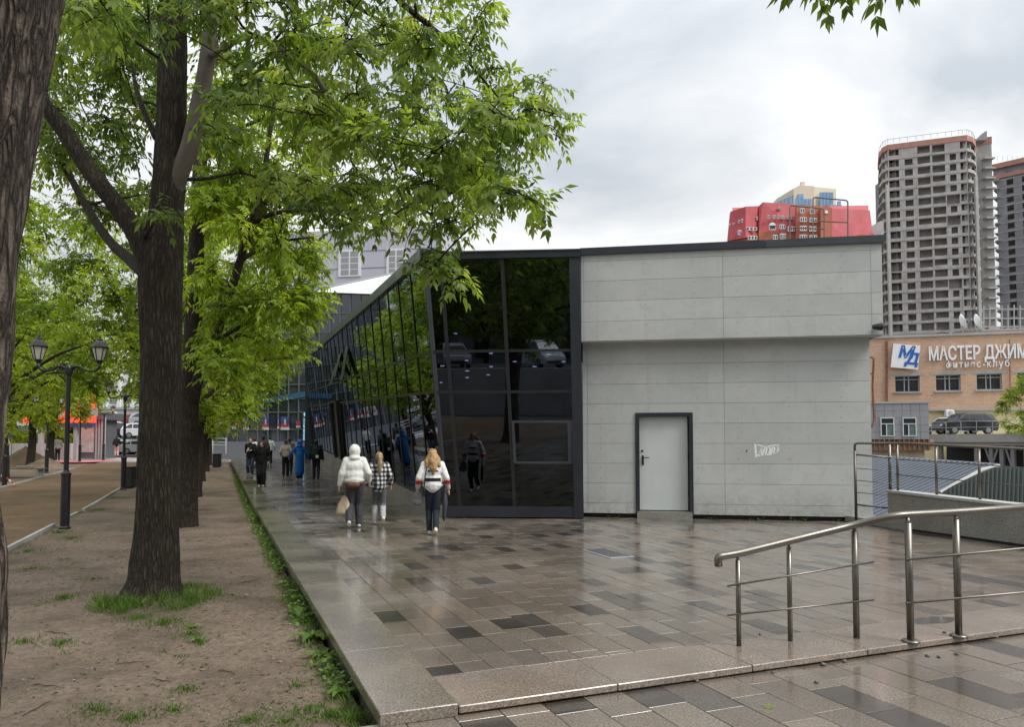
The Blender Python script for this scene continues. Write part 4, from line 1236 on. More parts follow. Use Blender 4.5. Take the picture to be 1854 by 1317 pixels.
m_ = MB(); aw.box(m_, -1.2, aw.len + 0.3, (zA0 + zR) / 2, zA0, -5, -0.2); m_.build('stained_skirt', M['rustconc'], an)
m_ = MB(); aw.box(m_, -1.2, aw.len - 0.2, -6, (zA0 + zR) / 2, -5, -0.5); m_.build('lower_wall', M['rustconc'], an)
for px in range(1583, 1684, 9):
    s_ = aw.sz(px, 800)[0]; m_ = MB(); aw.box(m_, s_ - 0.05, s_ + 0.05, zA0 - 0.75, zA0 - 0.01, -0.19, 0.0); m_.build('rust_bracket', M['rust'], an)
m_ = MB(); aw.box(m_, -1.2, aw.len + 0.3, zA0 - 0.32, zA0 - 0.2, -0.18, 0.03); m_.build('rust_rail', M['rust'], an)
# rusty drain pipe at the pavilion flank
dp = empty('rusty_drain_pipe', at(1581, 800, 30), label='thin rusty pipe hanging beside the pavilion corner', cat='pipe')
m_ = MB(); m_.tube([at(1577, 647, 30), at(1582, 650, 30), at(1580, 700, 30), at(1583, 760, 30), at(1578, 775, 30)], 0.045, 7); m_.build('pipe', M['rust'], dp)
for py in (648, 677, 727):
    m_ = MB(); m_.beam(at(1572, py, 30), at(1582, py, 30), 0.05, 0.05); m_.build('bracket', M['rust'], dp)
# ---------------------------------------------------------------- parking deck with dark void below
dk = WF(at(1682, 795, 57), at(1900, 806, 50))
deck = empty('parking_deck', (dk.p.x, dk.p.y, 0), label='concrete parking deck on struts right of the grey annex', cat='deck')
zd1 = dk.sz(1682, 787)[1]; zd0 = dk.sz(1682, 801)[1]
m_ = MB(); dk.box(m_, -2, dk.len + 6, zd0, zd1, -14, 0); m_.build('slab', M['paleconc'], deck)
m_ = MB(); dk.box(m_, -2, dk.len + 6, zd0 - 0.25, zd0 - 0.003, -13.8, -0.25); m_.build('edge_beam', M['rawconc'], deck)
m_ = MB(); dk.box(m_, -2, dk.len + 6, -6, zd0 - 0.26, -14, -6.0); m_.build('dark_void', M['black'], deck)  # black surface paints in the darkness beneath the slab
for px in (1695, 1760, 1787, 1806, 1826, 1850):
    s_ = dk.sz(px, 820)[0]
    m_ = MB(); dk.box(m_, s_ - 0.12, s_ + 0.12, -6, zd0 - 0.25, -0.8, -0.5); m_.build('column', M['darkconc'], deck)
for px0, px1 in ((1775, 1790), (1800, 1785), (1812, 1826)):
    a, b = dk.pt(dk.sz(px0, 805)[0], zd0 - 0.3, -0.6), dk.pt(dk.sz(px1, 835)[0], zd0 - 2.0, -0.6)
    m_ = MB(); m_.beam(a, b, 0.12, 0.12); m_.build('strut', M['darkconc'], deck)
dr_ = empty('deck_railing', dk.pt(0, zd1, -0.2), label='thin metal railing along the parking deck', cat='railing')
s_ = -1.0
while s_ < dk.len + 4:
    m_ = MB(); m_.tube([dk.pt(s_, zd1 - 0.01, -0.2), dk.pt(s_, zd1 + 0.95, -0.2)], 0.028, 6); m_.build('post', M['oldframe'], dr_); s_ += 1.1
for h in (0.5, 0.95):
    m_ = MB(); m_.tube([dk.pt(-1, zd1 + h, -0.2), dk.pt(dk.len + 4, zd1 + h, -0.2)], 0.02, 6); m_.build('bar', M['oldframe'], dr_)
DECK = (dk, zd1)
# ---------------------------------------------------------------- unfinished concrete tower
FH = 2.93
def tower():
    P = [at(1594, 500, 222), at(1596, 500, 213), at(1603, 500, 208.5), at(1612, 500, 206.5), at(1634, 500, 205.5), at(1664, 500, 204), at(1691, 500, 202.7), at(1718, 500, 201.5), at(1742, 500, 200.4), at(1757, 500, 199.8), at(1767, 500, 201), at(1772, 500, 204), at(1774, 500, 212)]
    kinds = ['bal', 'bal', 'bal', 'wide', 'small', 'wide', 'wide', 'small', 'wide', 'balr', 'balr', 'blank']
    root = empty('unfinished_tower', (P[6].x, P[6].y, -6), label='tall unfinished grey concrete tower with curved front and red brick parapet', cat='tower')
    ztop_ = at(1691, 262, 203).z
    nf = 26
    rg = random.Random(5)
    cen = Vector((sum(p.x for p in P) / len(P), sum(p.y for p in P) / len(P) + 6, 0))
    for f in range(nf):
        z1 = ztop_ - f * FH; z0_ = z1 - FH
        if z0_ < 12: break
        slab, inner = MB(), MB()
        sticks = 0.55 if f > 3 else 0.15
        bm = M['block'] if f % 3 else M['rawconc']
        def ring(w_, L, a, b_, c_, d_, o0, o1):          # storey high wall bay with one opening, a single closed piece
            zl, zh = z0_ + 0.12, z1 - 0.12
            m_ = MB()
            outer = [(0, zl), (L, zl), (L, zh), (0, zh)]; hole = [(a, c_), (b_, c_), (b_, d_), (a, d_)]
            vs = [w_.pt(s, z, o) for o in (o1, o0) for s, z in outer + hole]
            fs = []
            for i_ in range(4):
                j_ = (i_ + 1) % 4
                fs += [(i_, j_, 4 + j_, 4 + i_), (8 + j_, 8 + i_, 12 + i_, 12 + j_), (4 + i_, 4 + j_, 12 + j_, 12 + i_), (j_, i_, 8 + i_, 8 + j_)]
            m_.add(vs, fs); m_.build('wall_bay', bm if rg.random() < 0.8 else M['rawconc'], root)
        for i in range(len(P) - 1):
            w_ = WF(P[i], P[i + 1]); k = kinds[i]; L = w_.len
            o = sticks if (k in ('bal', 'balr') and f > 0) else 0.0
            w_.box(slab, -0.05, L + 0.05, z0_ - 0.12, z0_ + 0.12, -3.5, 0.10 + o)
            miss = (k == 'small' and i == 7 and f in (5, 13)) or rg.random() < 0.012
            if (f == 0 and k == 'small') or k == 'blank':
                m_ = MB(); w_.box(m_, 0, L, z0_ + 0.12, z1 - 0.12, -0.3, 0); m_.build('wall_bay', bm, root)
            elif k == 'wide' and not miss:
                ring(w_, L, 0.30, L - 0.22, z0_ + rg.choice((0.55, 0.7, 0.7, 0.75, 1.05)), z1 - rg.choice((0.2, 0.25, 0.3)), -0.4, 0.02 + rg.uniform(-0.04, 0.04))
            elif k == 'small' and not miss:
                ring(w_, L, L * 0.29, L * 0.78, z0_ + rg.choice((0.7, 0.75, 0.8)), z1 - 0.42, -0.3, rg.uniform(-0.04, 0.04))
            elif k in ('bal', 'balr'):
                w_.box(slab, 0, L, z0_ + 0.12, z0_ + (0.75 if f < 4 or rg.random() < 0.5 else 0.25), -0.25 + o, o + 0.05)
                m_ = MB(); w_.box(m_, 0, L * 0.4, z0_ + 0.12, z1 - 0.12, -1.2, -0.6); m_.build('wall_bay', bm, root)
            w_.box(inner, -0.02, L + 0.02, z0_ + 0.12, z1 - 0.12, -2.6, -2.4)
        slab.build('floor_slab', M['rawconc'], root)
        inner.build('haze_wall', M['block'], root)  # pale walls close behind the openings stand in for haze
    par, rl = MB(), MB()
    for i in range(len(P) - 1):
        w_ = WF(P[i], P[i + 1])
        w_.box(par, -0.03, w_.len + 0.03, ztop_ - 0.1, ztop_ + 1.4, -0.4, 0.12)
        rl.tube([w_.pt(0, ztop_ + 3.0, -0.1), w_.pt(w_.len, ztop_ + 3.0, -0.1)], 0.06, 5)
        for s_ in (0.1, w_.len / 2): rl.tube([w_.pt(s_, ztop_ + 1.8, -0.1), w_.pt(s_, ztop_ + 3.0, -0.1)], 0.05, 5)
    par.build('parapet', M['band_red'], root); rl.build('roof_railing', M['oldframe'], root)
    rb = MB(); rb.prism([Vector((p.x, p.y, ztop_)) for p in P] + [Vector((P[-1].x, 228, ztop_)), Vector((118.0, 228, ztop_))], (0, 0, 0.2)); rb.build('roof_slab', M['rawconc'], root)
    co = MB(); co.box((120.5, 226, ztop_ / 2 - 3), (9, 14, ztop_ + 4)); co.build('core', M['darkconc'], root)
    for px, y_ in ((1608, 206.0), (1769, 199.5)):
        z_hi = ztop_ - 3.6 * FH
        a = at(px, 500, y_); c_ = MB(); c_.box((a.x, a.y - 0.6, (z_hi + 10) / 2), (0.75, 0.75, z_hi - 10)); c_.build('corner_column', M['paleconc'], root)
    # rear wing
    w_ = WF(at(1768, 500, 214), at(1802, 500, 212)); zt_ = at(1785, 262, 213).z
    wl, sl_ = MB(), MB()
    w_.box(wl, 0, w_.len, 10, zt_, -8, 0); wl.build('rear_wing_wall', M['block'], root)
    pr = MB(); w_.box(pr, -0.1, w_.len + 0.1, zt_, zt_ + 2.0, -8, 0.15); pr.build('rear_wing_parapet', M['band_red'], root)
    for f in range(24):
        z_ = zt_ - 4.5 - f * FH
        if z_ < 14: break
        sl_.box(w_.pt(w_.len - 1.0, z_, 0.2), (3.0, 2.0, 0.4)); w_.box(sl_, w_.len - 2.2, w_.len - 0.3, z_ + 0.5, z_ + 2.3, -0.1, 0.06)
        if rg.random() < 0.5: w_.box(sl_, 0, w_.len, z_ - 0.2, z_ + 0.12, -0.1, 0.07)
    sl_.build('wing_balconies', M['paleconc'], root)
    sp_ = MB(); c = at(1774, 256, 212); sp_.hexa([c + Vector(q) for q in ((-1.5, -1, 0), (1.5, -1, 0), (1.5, 1, 0), (-1.5, 1, 0), (1.1, -1, 2.6), (1.5, -1, 2.8), (1.5, 1, 2.8), (1.1, 1, 2.6))]); sp_.build('roof_fin', M['darkconc'], root)
tower()
# second tower, further right and darker
def tower2():
    w_ = WF(at(1806, 500, 245), at(1900, 500, 235))
    root = empty('second_unfinished_tower', (w_.p.x, w_.p.y, -6), label='darker unfinished tower cut by the right edge of the photo', cat='tower')
    zt_ = w_.sz(1806, 312)[1]
    rg = random.Random(9)
    nb = [(1810, 1824, 'blank'), (1824, 1843, 'win'), (1843, 1852, 'blank'), (1852, 1876, 'win'), (1876, 1900, 'blank')]
    for f in range(26):
        z1 = zt_ - f * FH; z0_ = z1 - FH
        if z0_ < 12: break
        sl_ = MB()
        w_.box(sl_, -0.5, w_.len, z0_ - 0.15, z0_ + 0.1, -4, 0.1)
        for a, b, k in nb:
            s0, s1 = w_.sz(a, 500)[0], w_.sz(b, 500)[0]; m_ = MB()
            if k == 'blank': w_.box(m_, s0, s1, z0_ + 0.1, z1 - 0.15, -0.3, 0)
            else:
                p_ = [(s0, z0_ + 0.1), (s1, z0_ + 0.1), (s1, z1 - 0.15), (s1 - 0.5, z1 - 0.15), (s1 - 0.5, z0_ + 0.8), (s0 + 0.5, z0_ + 0.8), (s0 + 0.5, z1 - 0.15), (s0, z1 - 0.15)]
                m_.prism([w_.pt(s, z, -0.3) for s, z in p_], w_.n * 0.3)
            m_.build('wall_bay', M['darkconc'], root)
        if rg.random() < 0.7: w_.box(sl_, -0.2, 1.4, z0_ + 0.1, z0_ + 0.4, -1, 0.9)
        sl_.build('floor_slab', M['block'], root)
    c = MB(); w_.box(c, -0.3, w_.len, 0, zt_, -16, -4.0); c.build('core', M['darkconc'], root)
    for za_, zb_ in ((312, 319), (291, 300)):
        b = MB(); w_.box(b, -0.8, w_.len, w_.sz(1830, zb_)[1], w_.sz(1830, za_)[1], -16, 0.5); b.build('brick_band', M['band_red'], root)
    b = MB(); w_.box(b, -0.5, w_.len, w_.sz(1830, 312)[1], w_.sz(1830, 300)[1], -15, -0.6); b.build('attic', M['darkconc'], root)
    r = MB()
    for px in range(1806, 1900, 9):
        s_, z_ = w_.sz(px, 291); r.tube([w_.pt(s_, z_, 0), w_.pt(s_, z_ + 1.6, 0)], 0.05, 5)
    r.build('roof_railing', M['oldframe'], root)
tower2()

# ---------------------------------------------------------------- red mansard building, cream block behind, pipe frames
def red_building():
    Y = 150.0
    def q(px, py, dy=0.0): return at(px, py, Y + dy)
    root = empty('red_mansard_building', q(1450, 440), label='red clad building with sloping upper walls above the pavilion roof', cat='building')
    def face(name, pts, m):
        b = MB(); b.prism([Vector(p) for p in pts], (0.15, 1.2, 0)); return b.build(name, M[m], root)
    low = 520
    face('mansard_wall', [q(1318, 436, 2), q(1350, 430, 0), q(1350, 374, 1.5), q(1323, 383, 3.5)], 'redclad')
    face('mansard_wall', [q(1350, 430, 0), q(1374, 425, 2), q(1374, 373, 3), q(1350, 374, 1.5)], 'redclad')
    face('mansard_wall', [q(1374, 420, 1), q(1442, 418, 0), q(1442, 370, 2), q(1381, 366, 2.5), q(1374, 373, 2.8)], 'redclad')
    face('mansard_wall', [q(1506, 440, 1), q(1582, 440, 4), q(1575, 381, 6), q(1506, 377, 3)], 'redclad')
    face('brick_bay', [q(1442, low, -1), q(1486, low, -1), q(1486, 373, -1), q(1442, 371, -1)], 'redbrick')
    face('brick_bay', [q(1486, low, -2), q(1507, low, -2), q(1507, 377, -2), q(1496, 370, -2), q(1486, 376, -2)], 'redbrick')
    face('brick_wall', [q(1315, low, 2.5), q(1352, low, 0.5), q(1352, 430, 0.5), q(1318, 436, 2.5)], 'redbrick')
    face('brick_wall', [q(1352, low, 0.5), q(1374, low, 1.5), q(1374, 420, 1.5), q(1352, 430, 0.5)], 'redbrick')
    face('brick_wall', [q(1374, low, 0.5), q(1442, low, 0.2), q(1442, 418, 0.2), q(1374, 420, 0.5)], 'redbrick')
    face('brick_wall', [q(1506, low, 1.5), q(1584, low, 4.5), q(1582, 440, 4.5), q(1506, 440, 1.5)], 'redbrick')
    b = MB(); b.hexa([q(1322, 520, 6), q(1575, 520, 8), q(1575, 520, 30), q(1322, 520, 30), q(1326, 384, 6), q(1572, 382, 8), q(1572, 372, 30), q(1326, 376, 30)]); b.build('core', M['redclad'], root)
    def win(px, py, w_, h_, dy, arch=False):
        c = q(px, py, dy); k = (Y + dy) / F
        o = empty('window'); o.parent = root
        W_, H_ = w_ * k, h_ * k
        b = MB(); b.box(c + Vector((0, -0.1, 0)), (W_, 0.3, H_))
        if arch: b.lathe(c + Vector((0, -0.1, H_ / 2)), [(W_ / 2, -0.15), (W_ / 2, 0.15)], 16, Matrix.Rotation(math.pi / 2, 3, 'X'))
        b.build('frame', M['winframe'], o)
        b = MB()
        n_ = 2 if w_ < 10 else 3
        for i in range(n_):
            x = -W_ / 2 + W_ * (i + 0.5) / n_
            b.box(c + Vector((x, -0.22, 0)), (W_ / n_ * 0.62, 0.1, H_ * 0.74))
        b.build('pane', M['window'], o)
    for px, py, w_, h_, dy in ((1335, 388, 4, 4, 2.8), (1322, 408, 3, 5, 2.9), (1328, 407, 3, 5, 2.5), (1338, 402, 3, 6, 1.8), (1343.5, 400.5, 3.4, 7, 1.4), (1322, 428, 6, 9, 2.6), (1339, 422, 7, 9, 1.0),
                               (1370, 396, 3, 6, 2.2), (1411, 377, 5, 5, 1.6), (1391, 393, 4, 6, 0.8), (1401, 393, 4, 6, 0.8), (1409, 393.5, 4, 6, 0.8), (1417, 394, 5, 6, 0.8), (1427, 394.5, 5, 6, 0.8), (1434, 394.5, 4, 6, 0.8),
                               (1416, 411, 10, 8, -0.2), (1432, 415, 12, 9, -0.2), (1403, 430, 8, 9, -0.3), (1417, 429, 10, 11, -0.3), (1362, 431, 17, 7, 0.2), (1360, 415, 20, 6, 0.8),
                               (1452, 382, 7, 9, -1.4), (1470, 383, 7, 10, -1.4), (1454, 398, 12, 8, -1.4), (1472, 399, 13, 8, -1.4), (1454, 414, 12, 9, -1.4), (1471, 415, 12, 9, -1.4), (1454, 430, 13, 9, -1.4), (1472, 431, 13, 9, -1.4)):
        win(px, py, w_, h_, dy)
    win(1398, 413, 12, 8, -0.2, True)
    b = MB(); b.lathe(q(1496, 384, -2.2), [(0.35, -0.1), (0.35, 0.1)], 14, Matrix.Rotation(math.pi / 2, 3, 'X')); b.build('round_window', M['winframe'], root)
    # cream block
    Y2 = 190.0
    def r(px, py, dy=0.0): return at(px, py, Y2 + dy)
    cb = empty('cream_block', r(1460, 440), label='cream apartment block with blue glazing rising behind the red building', cat='building')
    b = MB(); b.prism([r(1406, 460, 10), r(1437, 460, 0), r(1437, 341, 0), r(1406, 360, 10)], (1, 14, 0)); b.build('side_wall', M['cream'], cb)
    b = MB(); b.prism([r(1437, 460), r(1474, 460), r(1474, 337), r(1448, 335), r(1437, 341)], (0, 16, 0)); b.build('front_wall', M['cream'], cb)
    b = MB(); b.prism([r(1472, 460, 1), r(1514, 460, 3), r(1514, 342, 3), r(1472, 338, 1)], (0, 16, 0)); b.build('right_wall', M['cream'], cb)
    def gl(x0, y0, x1, y1, dy, n_, m_='bluewin', nm='glazing'):
        for i in range(n_):
            a = x0 + (x1 - x0) * i / n_ + 0.3; bx = x0 + (x1 - x0) * (i + 1) / n_ - 0.3
            b = MB(); b.prism([r(a, y1, dy), r(bx, y1, dy), r(bx, y0, dy), r(a, y0, dy)], (0, 0.3, 0)); b.build(nm, M[m_], cb)
    for i in range(4):
        x0 = 1407 + i * 7.2; x1 = x0 + 6.4; d0 = 10 - 10 * (x0 - 1406) / 31; d1 = 10 - 10 * (x1 - 1406) / 31
        y0 = 366 - i * 3.2
        b = MB(); b.prism([r(x0, 380, d0 - 0.3), r(x1, 380, d1 - 0.3), r(x1, y0 - 2.8, d1 - 0.3), r(x0, y0, d0 - 0.3)], (0.2, 0.2, 0)); b.build('glazing', M['bluewin'], cb)
    gl(1445, 351, 1455, 360, -0.3, 1); gl(1439, 360, 1470, 371, -1.5, 5); gl(1484, 348, 1509, 374, 0.6, 4); gl(1516, 364, 1523, 380, 0.6, 1); gl(1508, 371, 1525, 380, 0.0, 2)
    b = MB(); b.box(r(1453, 334, 3), (1.0, 1, 1.2)); b.build('roof_vent', M['cream'], cb)
red_building()
# grey gable between the red building and the tower
gb = empty('grey_gable_building', at(1585, 425, 170), label='grey gabled roof between the red building and the tower', cat='building')
b = MB(); b.prism([at(1575, 440, 170), at(1600, 440, 170), at(1600, 400, 170), at(1594, 400, 170), at(1576, 412, 170)], (0, 8, 0)); b.build('gable', M['block'], gb)
bh = empty('rubble_parapet', at(1555, 430, 60), label='strip of broken brick parapet left of the tower foot', cat='wall')
b = MB(); b.prism([at(1535, 442, 60), at(1582, 440, 60), at(1582, 422, 60), at(1570, 426, 60), at(1558, 424, 60), at(1540, 430, 60)], (0, 1, 0)); b.build('parapet', M['redbrick'], bh)
# pipe frames standing on the pavilion roof
for lab, (x0, x1, yt, ym, Yp) in (('tall right pipe frame on the pavilion roof before the red building', (1472, 1535, 357, 400, 22.5)), ('lower left pipe frame on the pavilion roof before the red building', (1430, 1492, 372, 412, 24.0))):
    a0_, a1_ = at(x0, 445, Yp), at(x1, 443, Yp - 0.2)
    t0_, t1_ = at(x0, yt, Yp), at(x1, yt + 6, Yp - 0.2)
    m0_, m1_ = at(x0, ym, Yp), at(x1, ym + 3, Yp - 0.2)
    f_ = empty('pipe_frame', (a0_.x, a0_.y, a0_.z), label=lab, cat='frame')
    b = MB(); b.tube(bend([a0_, t0_, t1_, a1_], 3, 0.08), 0.022, 8); b.build('hoop', M['steel'], f_)
    b = MB(); b.tube([m0_, m1_], 0.018, 8); b.build('crossbar', M['rust'], f_)
# ---------------------------------------------------------------- far glass building at the end of the walkway
fg = WF(at(330, 800, 62), at(760, 800, 60))
fgb = empty('glass_hall', (fg.p.x, fg.p.y, 0), label='dark glass curtain wall hall closing the end of the walkway', cat='building')
zb0 = fg.sz(480, 812)[1]; zb1 = fg.sz(480, 800)[1]; ztp = fg.sz(640, 532)[1]
zrows = [zb1] + [fg.sz(480, y)[1] for y in (778, 747, 723, 697, 668, 636, 604, 570)] + [ztp]
cols_ = [fg.sz(322 + 18.3 * i, 700)[0] for i in range(24)]
mb = MB(); fg.box(mb, cols_[0], cols_[-1], 0, ztp, -12, -0.25); mb.build('core', M['darkroom'], fgb)
mb = MB(); fg.box(mb, cols_[0], cols_[-1], 0, zb1, -0.24, 0.25); mb.build('base_strip', M['base_grey'], fgb)
gp = {}
for i in range(len(cols_) - 1):
    for j in range(len(zrows) - 1):
        mb = MB(); fg.box(mb, cols_[i], cols_[i + 1], zrows[j], zrows[j + 1], -0.2, -0.02 + 0.0)
        c = fg.pt((cols_[i] + cols_[i + 1]) / 2, (zrows[j] + zrows[j + 1]) / 2, -0.1)
        tl = Matrix.Rotation((random.random() - 0.5) * 0.03, 4, 'X') @ Matrix.Rotation((random.random() - 0.5) * 0.03, 4, 'Z')
        mb.warp(lambda q: (tl @ (q - c)) + c)
        mb.build('glass_pane', M['glass_far'], fgb)
for s_ in cols_:
    mb = MB(); fg.box(mb, s_ - 0.04, s_ + 0.04, zb1, ztp, -0.02, 0.10); mb.build('mullion', M['kiosk'], fgb)
for z_ in zrows[1:]:
    mb = MB(); fg.box(mb, cols_[0], cols_[-1], z_ - 0.04, z_ + 0.04, -0.02, 0.08); mb.build('transom', M['kiosk'], fgb)
# white wedge shaped roof
mb = MB()
p = [fg.pt(fg.sz(575, 528)[0], fg.sz(575, 530)[1], 0.3), fg.pt(fg.sz(677, 533)[0], fg.sz(677, 534)[1], 0.3), fg.pt(fg.sz(770, 540)[0], fg.sz(770, 536)[1], 0.3)]
t_ = [fg.pt(fg.sz(575, 520)[0], fg.sz(575, 520)[1], -1.0), fg.pt(fg.sz(718, 476)[0], fg.sz(718, 476)[1], -3.0), fg.pt(fg.sz(770, 470)[0], fg.sz(770, 468)[1], -3.0)]
mb.prism([p[0], p[1], p[2], t_[2], t_[1], t_[0]], (0, 9, 0)); mb.build('wedge_roof', M['offwhite'], fgb)
mb = MB(); mb.tube([t_[0], t_[1], t_[2]], 0.14, 6); mb.build('roof_edge', M['greyclad'], fgb)
# lit blue line and posters behind the glass
mb = MB(); a, b = fg.pt(*fg.sz(478, 727), 0.14), fg.pt(*fg.sz(556, 714), 0.14); mb.beam(a, b, 0.06, 0.45); mb.build('blue_strip', mat('blue_strip', (0.02, 0.08, 0.16), 0.4), fgb)
for i, (x0, x1, y0, y1, tp) in enumerate(((391, 402, 758, 778, 'w'), (408, 418, 757, 779, 'w'), (421, 434, 755, 777, 'b'), (441, 452, 757, 779, 'b'), (476, 488, 755, 779, 'b'), (503, 507, 756, 777, 'b'), (509, 525, 755, 779, 'b'), (537, 545, 762, 775, 'r'))):
    a, zb_ = fg.sz(x0, y1); b, za_ = fg.sz(x1, y0)
    lab = {0: 'leftmost white poster on the glass hall with red block', 1: 'second white poster from the left on the glass hall', 2: 'wide blue and red poster, third from the left on the glass hall', 3: 'fourth poster from the left on the glass hall, blue over red', 4: 'blue and red poster in the middle of the glass hall front', 5: 'narrow poster strip left of the widest poster on the glass hall', 6: 'widest blue and red poster on the glass hall', 7: 'small red poster nearest the vertical blue letters'}[i]
    pr = empty('poster', fg.pt(a, zb_, 0.12), label=lab, cat='poster')
    h = za_ - zb_
    if tp == 'w': spl = [(0, 1, 0, 0.12, 'poster_white'), (0.0, 1, 0.12, 0.92, 'poster_white'), (0.2, 0.8, 0.3, 0.55, 'poster_red'), (0.3, 0.7, 0.6, 0.85, 'greyclad')]
    elif tp == 'b': spl = [(0, 1, 0, 0.22, 'poster_white'), (0, 1, 0.22, 0.5, 'poster_red'), (0, 1, 0.5, 1, 'poster_blue'), (0.42, 0.62, 0.4, 0.8, 'oldframe')]
    else: spl = [(0, 1, 0, 0.3, 'poster_white'), (0, 1, 0.3, 1, 'poster_red')]
    for q, (f0, f1, g0_, g1_, m_) in enumerate(spl):
        mb = MB(); fg.box(mb, a + (b - a) * f0, a + (b - a) * f1, zb_ + h * g0_, zb_ + h * g1_, 0.11, 0.125 + 0.008 * q); mb.build('printed_field', M[m_], pr)
# vertical lit letters on a thin blade sign
s_, z_ = fg.sz(560, 798)
vl = empty('vertical_sign', fg.pt(s_, z_, 0.3), label='vertical row of lit pale blue letters on the glass hall', cat='sign')
m3 = fg.mat() @ Matrix.Rotation(math.pi / 2, 3, 'Z')
tx = text_obj('lettering', 'СОВКОМБАНК', 0.52, M['cyan'], vl, fg.pt(s_, z_, 0.3), m3, 0.05, 0.012)
h_need = fg.sz(556, 758)[1] - z_
h_have = max(q[2] for q in tx.bound_box) - min(q[2] for q in tx.bound_box)
tx.data.transform(Matrix.Diagonal((1, 1, h_need / h_have, 1)))
mb = MB(); mb.lathe(fg.pt(*fg.sz(557, 751), 0.3), [(0.20, -0.04), (0.20, 0.04)], 16, Matrix.Rotation(math.pi / 2, 3, 'X')); mb.build('emblem', M['cyan'], vl)
mb = MB(); fg.box(mb, s_ - 0.5, s_ + 0.1, z_ - 0.1, fg.sz(556, 747)[1], 0.12, 0.2); mb.build('backing', M['kiosk'], vl)
# lilac building behind
lb = WF(at(470, 500, 96), at(800, 500, 92))
lil = empty('lilac_building', (lb.p.x, lb.p.y, 0), label='pale lilac multi storey building behind the glass hall roof', cat='building')
mb = MB(); lb.box(mb, 0, lb.len, 0, lb.sz(650, 415)[1], -15, 0); mb.build('wall', M['lilac'], lil)
for py in (486, 455):
    mb = MB(); z_ = lb.sz(640, py)[1]; lb.box(mb, 0, lb.len, z_ - 0.06, z_ + 0.06, -0.01, 0.04); mb.build('string_course', M['greyclad'], lil)
for x0, y0, x1, y1 in ((613, 452, 654, 502), (520, 455, 556, 505), (700, 450, 735, 500)):
    a, zb_ = lb.sz(x0, y1); b, za_ = lb.sz(x1, y0)
    wn_ = empty('window'); wn_.parent = lil
    mb = MB(); lb.box(mb, a, b, zb_, za_, 0.0, 0.12); mb.build('frame', M['winframe'], wn_)
    nx, nz = 2, 4
    for i in range(nx):
        for j in range(nz):
            mb = MB(); lb.box(mb, a + 0.35 + (b - a - 0.5) * i / nx, a + 0.15 + (b - a - 0.5) * (i + 1) / nx, zb_ + 0.2 + (za_ - zb_ - 0.3) * j / nz, zb_ + 0.08 + (za_ - zb_ - 0.3) * (j + 1) / nz, 0.12, 0.14); mb.build('pane', M['greyclad'], wn_)

# ---------------------------------------------------------------- lamp posts
def lamp_post():
    root = empty('lamp_post')
    mb = MB()
    mb.lathe((0, 0, 0), [(0.12, 0), (0.12, 0.05), (0.095, 0.08), (0.095, 1.20), (0.105, 1.21), (0.105, 1.25), (0.062, 1.29), (0.052, 1.32), (0.048, 3.45), (0.07, 3.47), (0.085, 3.53), (0.085, 3.62), (0.06, 3.68), (0.03, 3.71)], 16)
    mb.build('pole', M['black'], root, smooth=False)
    for sx in (-1, 1):
        mb = MB()
        pts = [(0.06, 3.60), (0.16, 3.66), (0.24, 3.64), (0.33, 3.575), (0.45, 3.545), (0.57, 3.56), (0.63, 3.63), (0.64, 3.72)]
        mb.tube([(sx * x, 0, z) for x, z in pts], [0.03, 0.028, 0.026, 0.026, 0.026, 0.028, 0.032, 0.04], 10)
        sc = [(0.16 + 0.055 * math.cos(t) * (1 - t / 9), 3.585 + 0.055 * math.sin(t) * (1 - t / 9)) for t in np.linspace(0.5, 6.5, 14)]
        mb.tube([(sx * x, 0, z) for x, z in sc], 0.014, 8)
        sc = [(0.275 + 0.035 * math.cos(t), 3.55 + 0.035 * math.sin(t)) for t in np.linspace(1.0, 6.5, 12)]
        mb.tube([(sx * x, 0, z) for x, z in sc], 0.012, 8)
        arm = mb.build('scroll_arm', M['black'], root, local=True, smooth=True)
        c = Vector((sx * 0.64, 0, 3.70))
        mb = MB(); mb.lathe(c, [(0.03, 0), (0.055, 0.04), (0.075, 0.075), (0.088, 0.09), (0.088, 0.10)], 6, phase=0.3)
        mb.lathe(c, [(0.185, 0.375), (0.19, 0.40), (0.12, 0.50), (0.055, 0.545), (0.05, 0.58), (0.02, 0.60), (0.018, 0.64), (0.004, 0.66)], 6, phase=0.3)
        for k in range(6):
            t = k * math.pi / 3 + 0.3
            mb.beam(c + Vector((0.085 * math.cos(t), 0.085 * math.sin(t), 0.095)), c + Vector((0.165 * math.cos(t), 0.165 * math.sin(t), 0.38)), 0.016, 0.016)
        ln = mb.build('lantern', M['black'], root, local=True)
        for k in range(6):
            t0, t1 = k * math.pi / 3 + 0.3, (k + 1) * math.pi / 3 + 0.3
            mb = MB(); q = [c + Vector((r * math.cos(t), r * math.sin(t), z)) for r, t, z in ((0.080, t0, 0.10), (0.080, t1, 0.10), (0.158, t1, 0.375), (0.158, t0, 0.375))]
            inn = [p_ - Vector((math.cos((t0 + t1) / 2), math.sin((t0 + t1) / 2), 0)) * 0.004 for p_ in q]
            mb.hexa(inn[:2] + q[1::-1] + [inn[3], inn[2]][::1] + [q[2], q[3]]) if False else mb.quad(*q)
            mb.build('lantern_pane', M['milk'], ln, local=True)
    return root
lp = lamp_post()
LP = [(117, 955, 16.6, 'nearest two-armed black lamp post beside the sand path'), (223, 890, 28.6, 'second two-armed black lamp post from the camera, left of the big trunk'), (84, 860, 40.0, 'black lamp post just left of the nearest one, before the sand heap'), (144, 838, 54.0, 'black lamp post in front of the dark kiosk'), (187, 832, 58.0, 'black lamp post at the right edge of the dark kiosk'), (8, 872, 30.0, 'black lamp post at the left edge of the photo')]
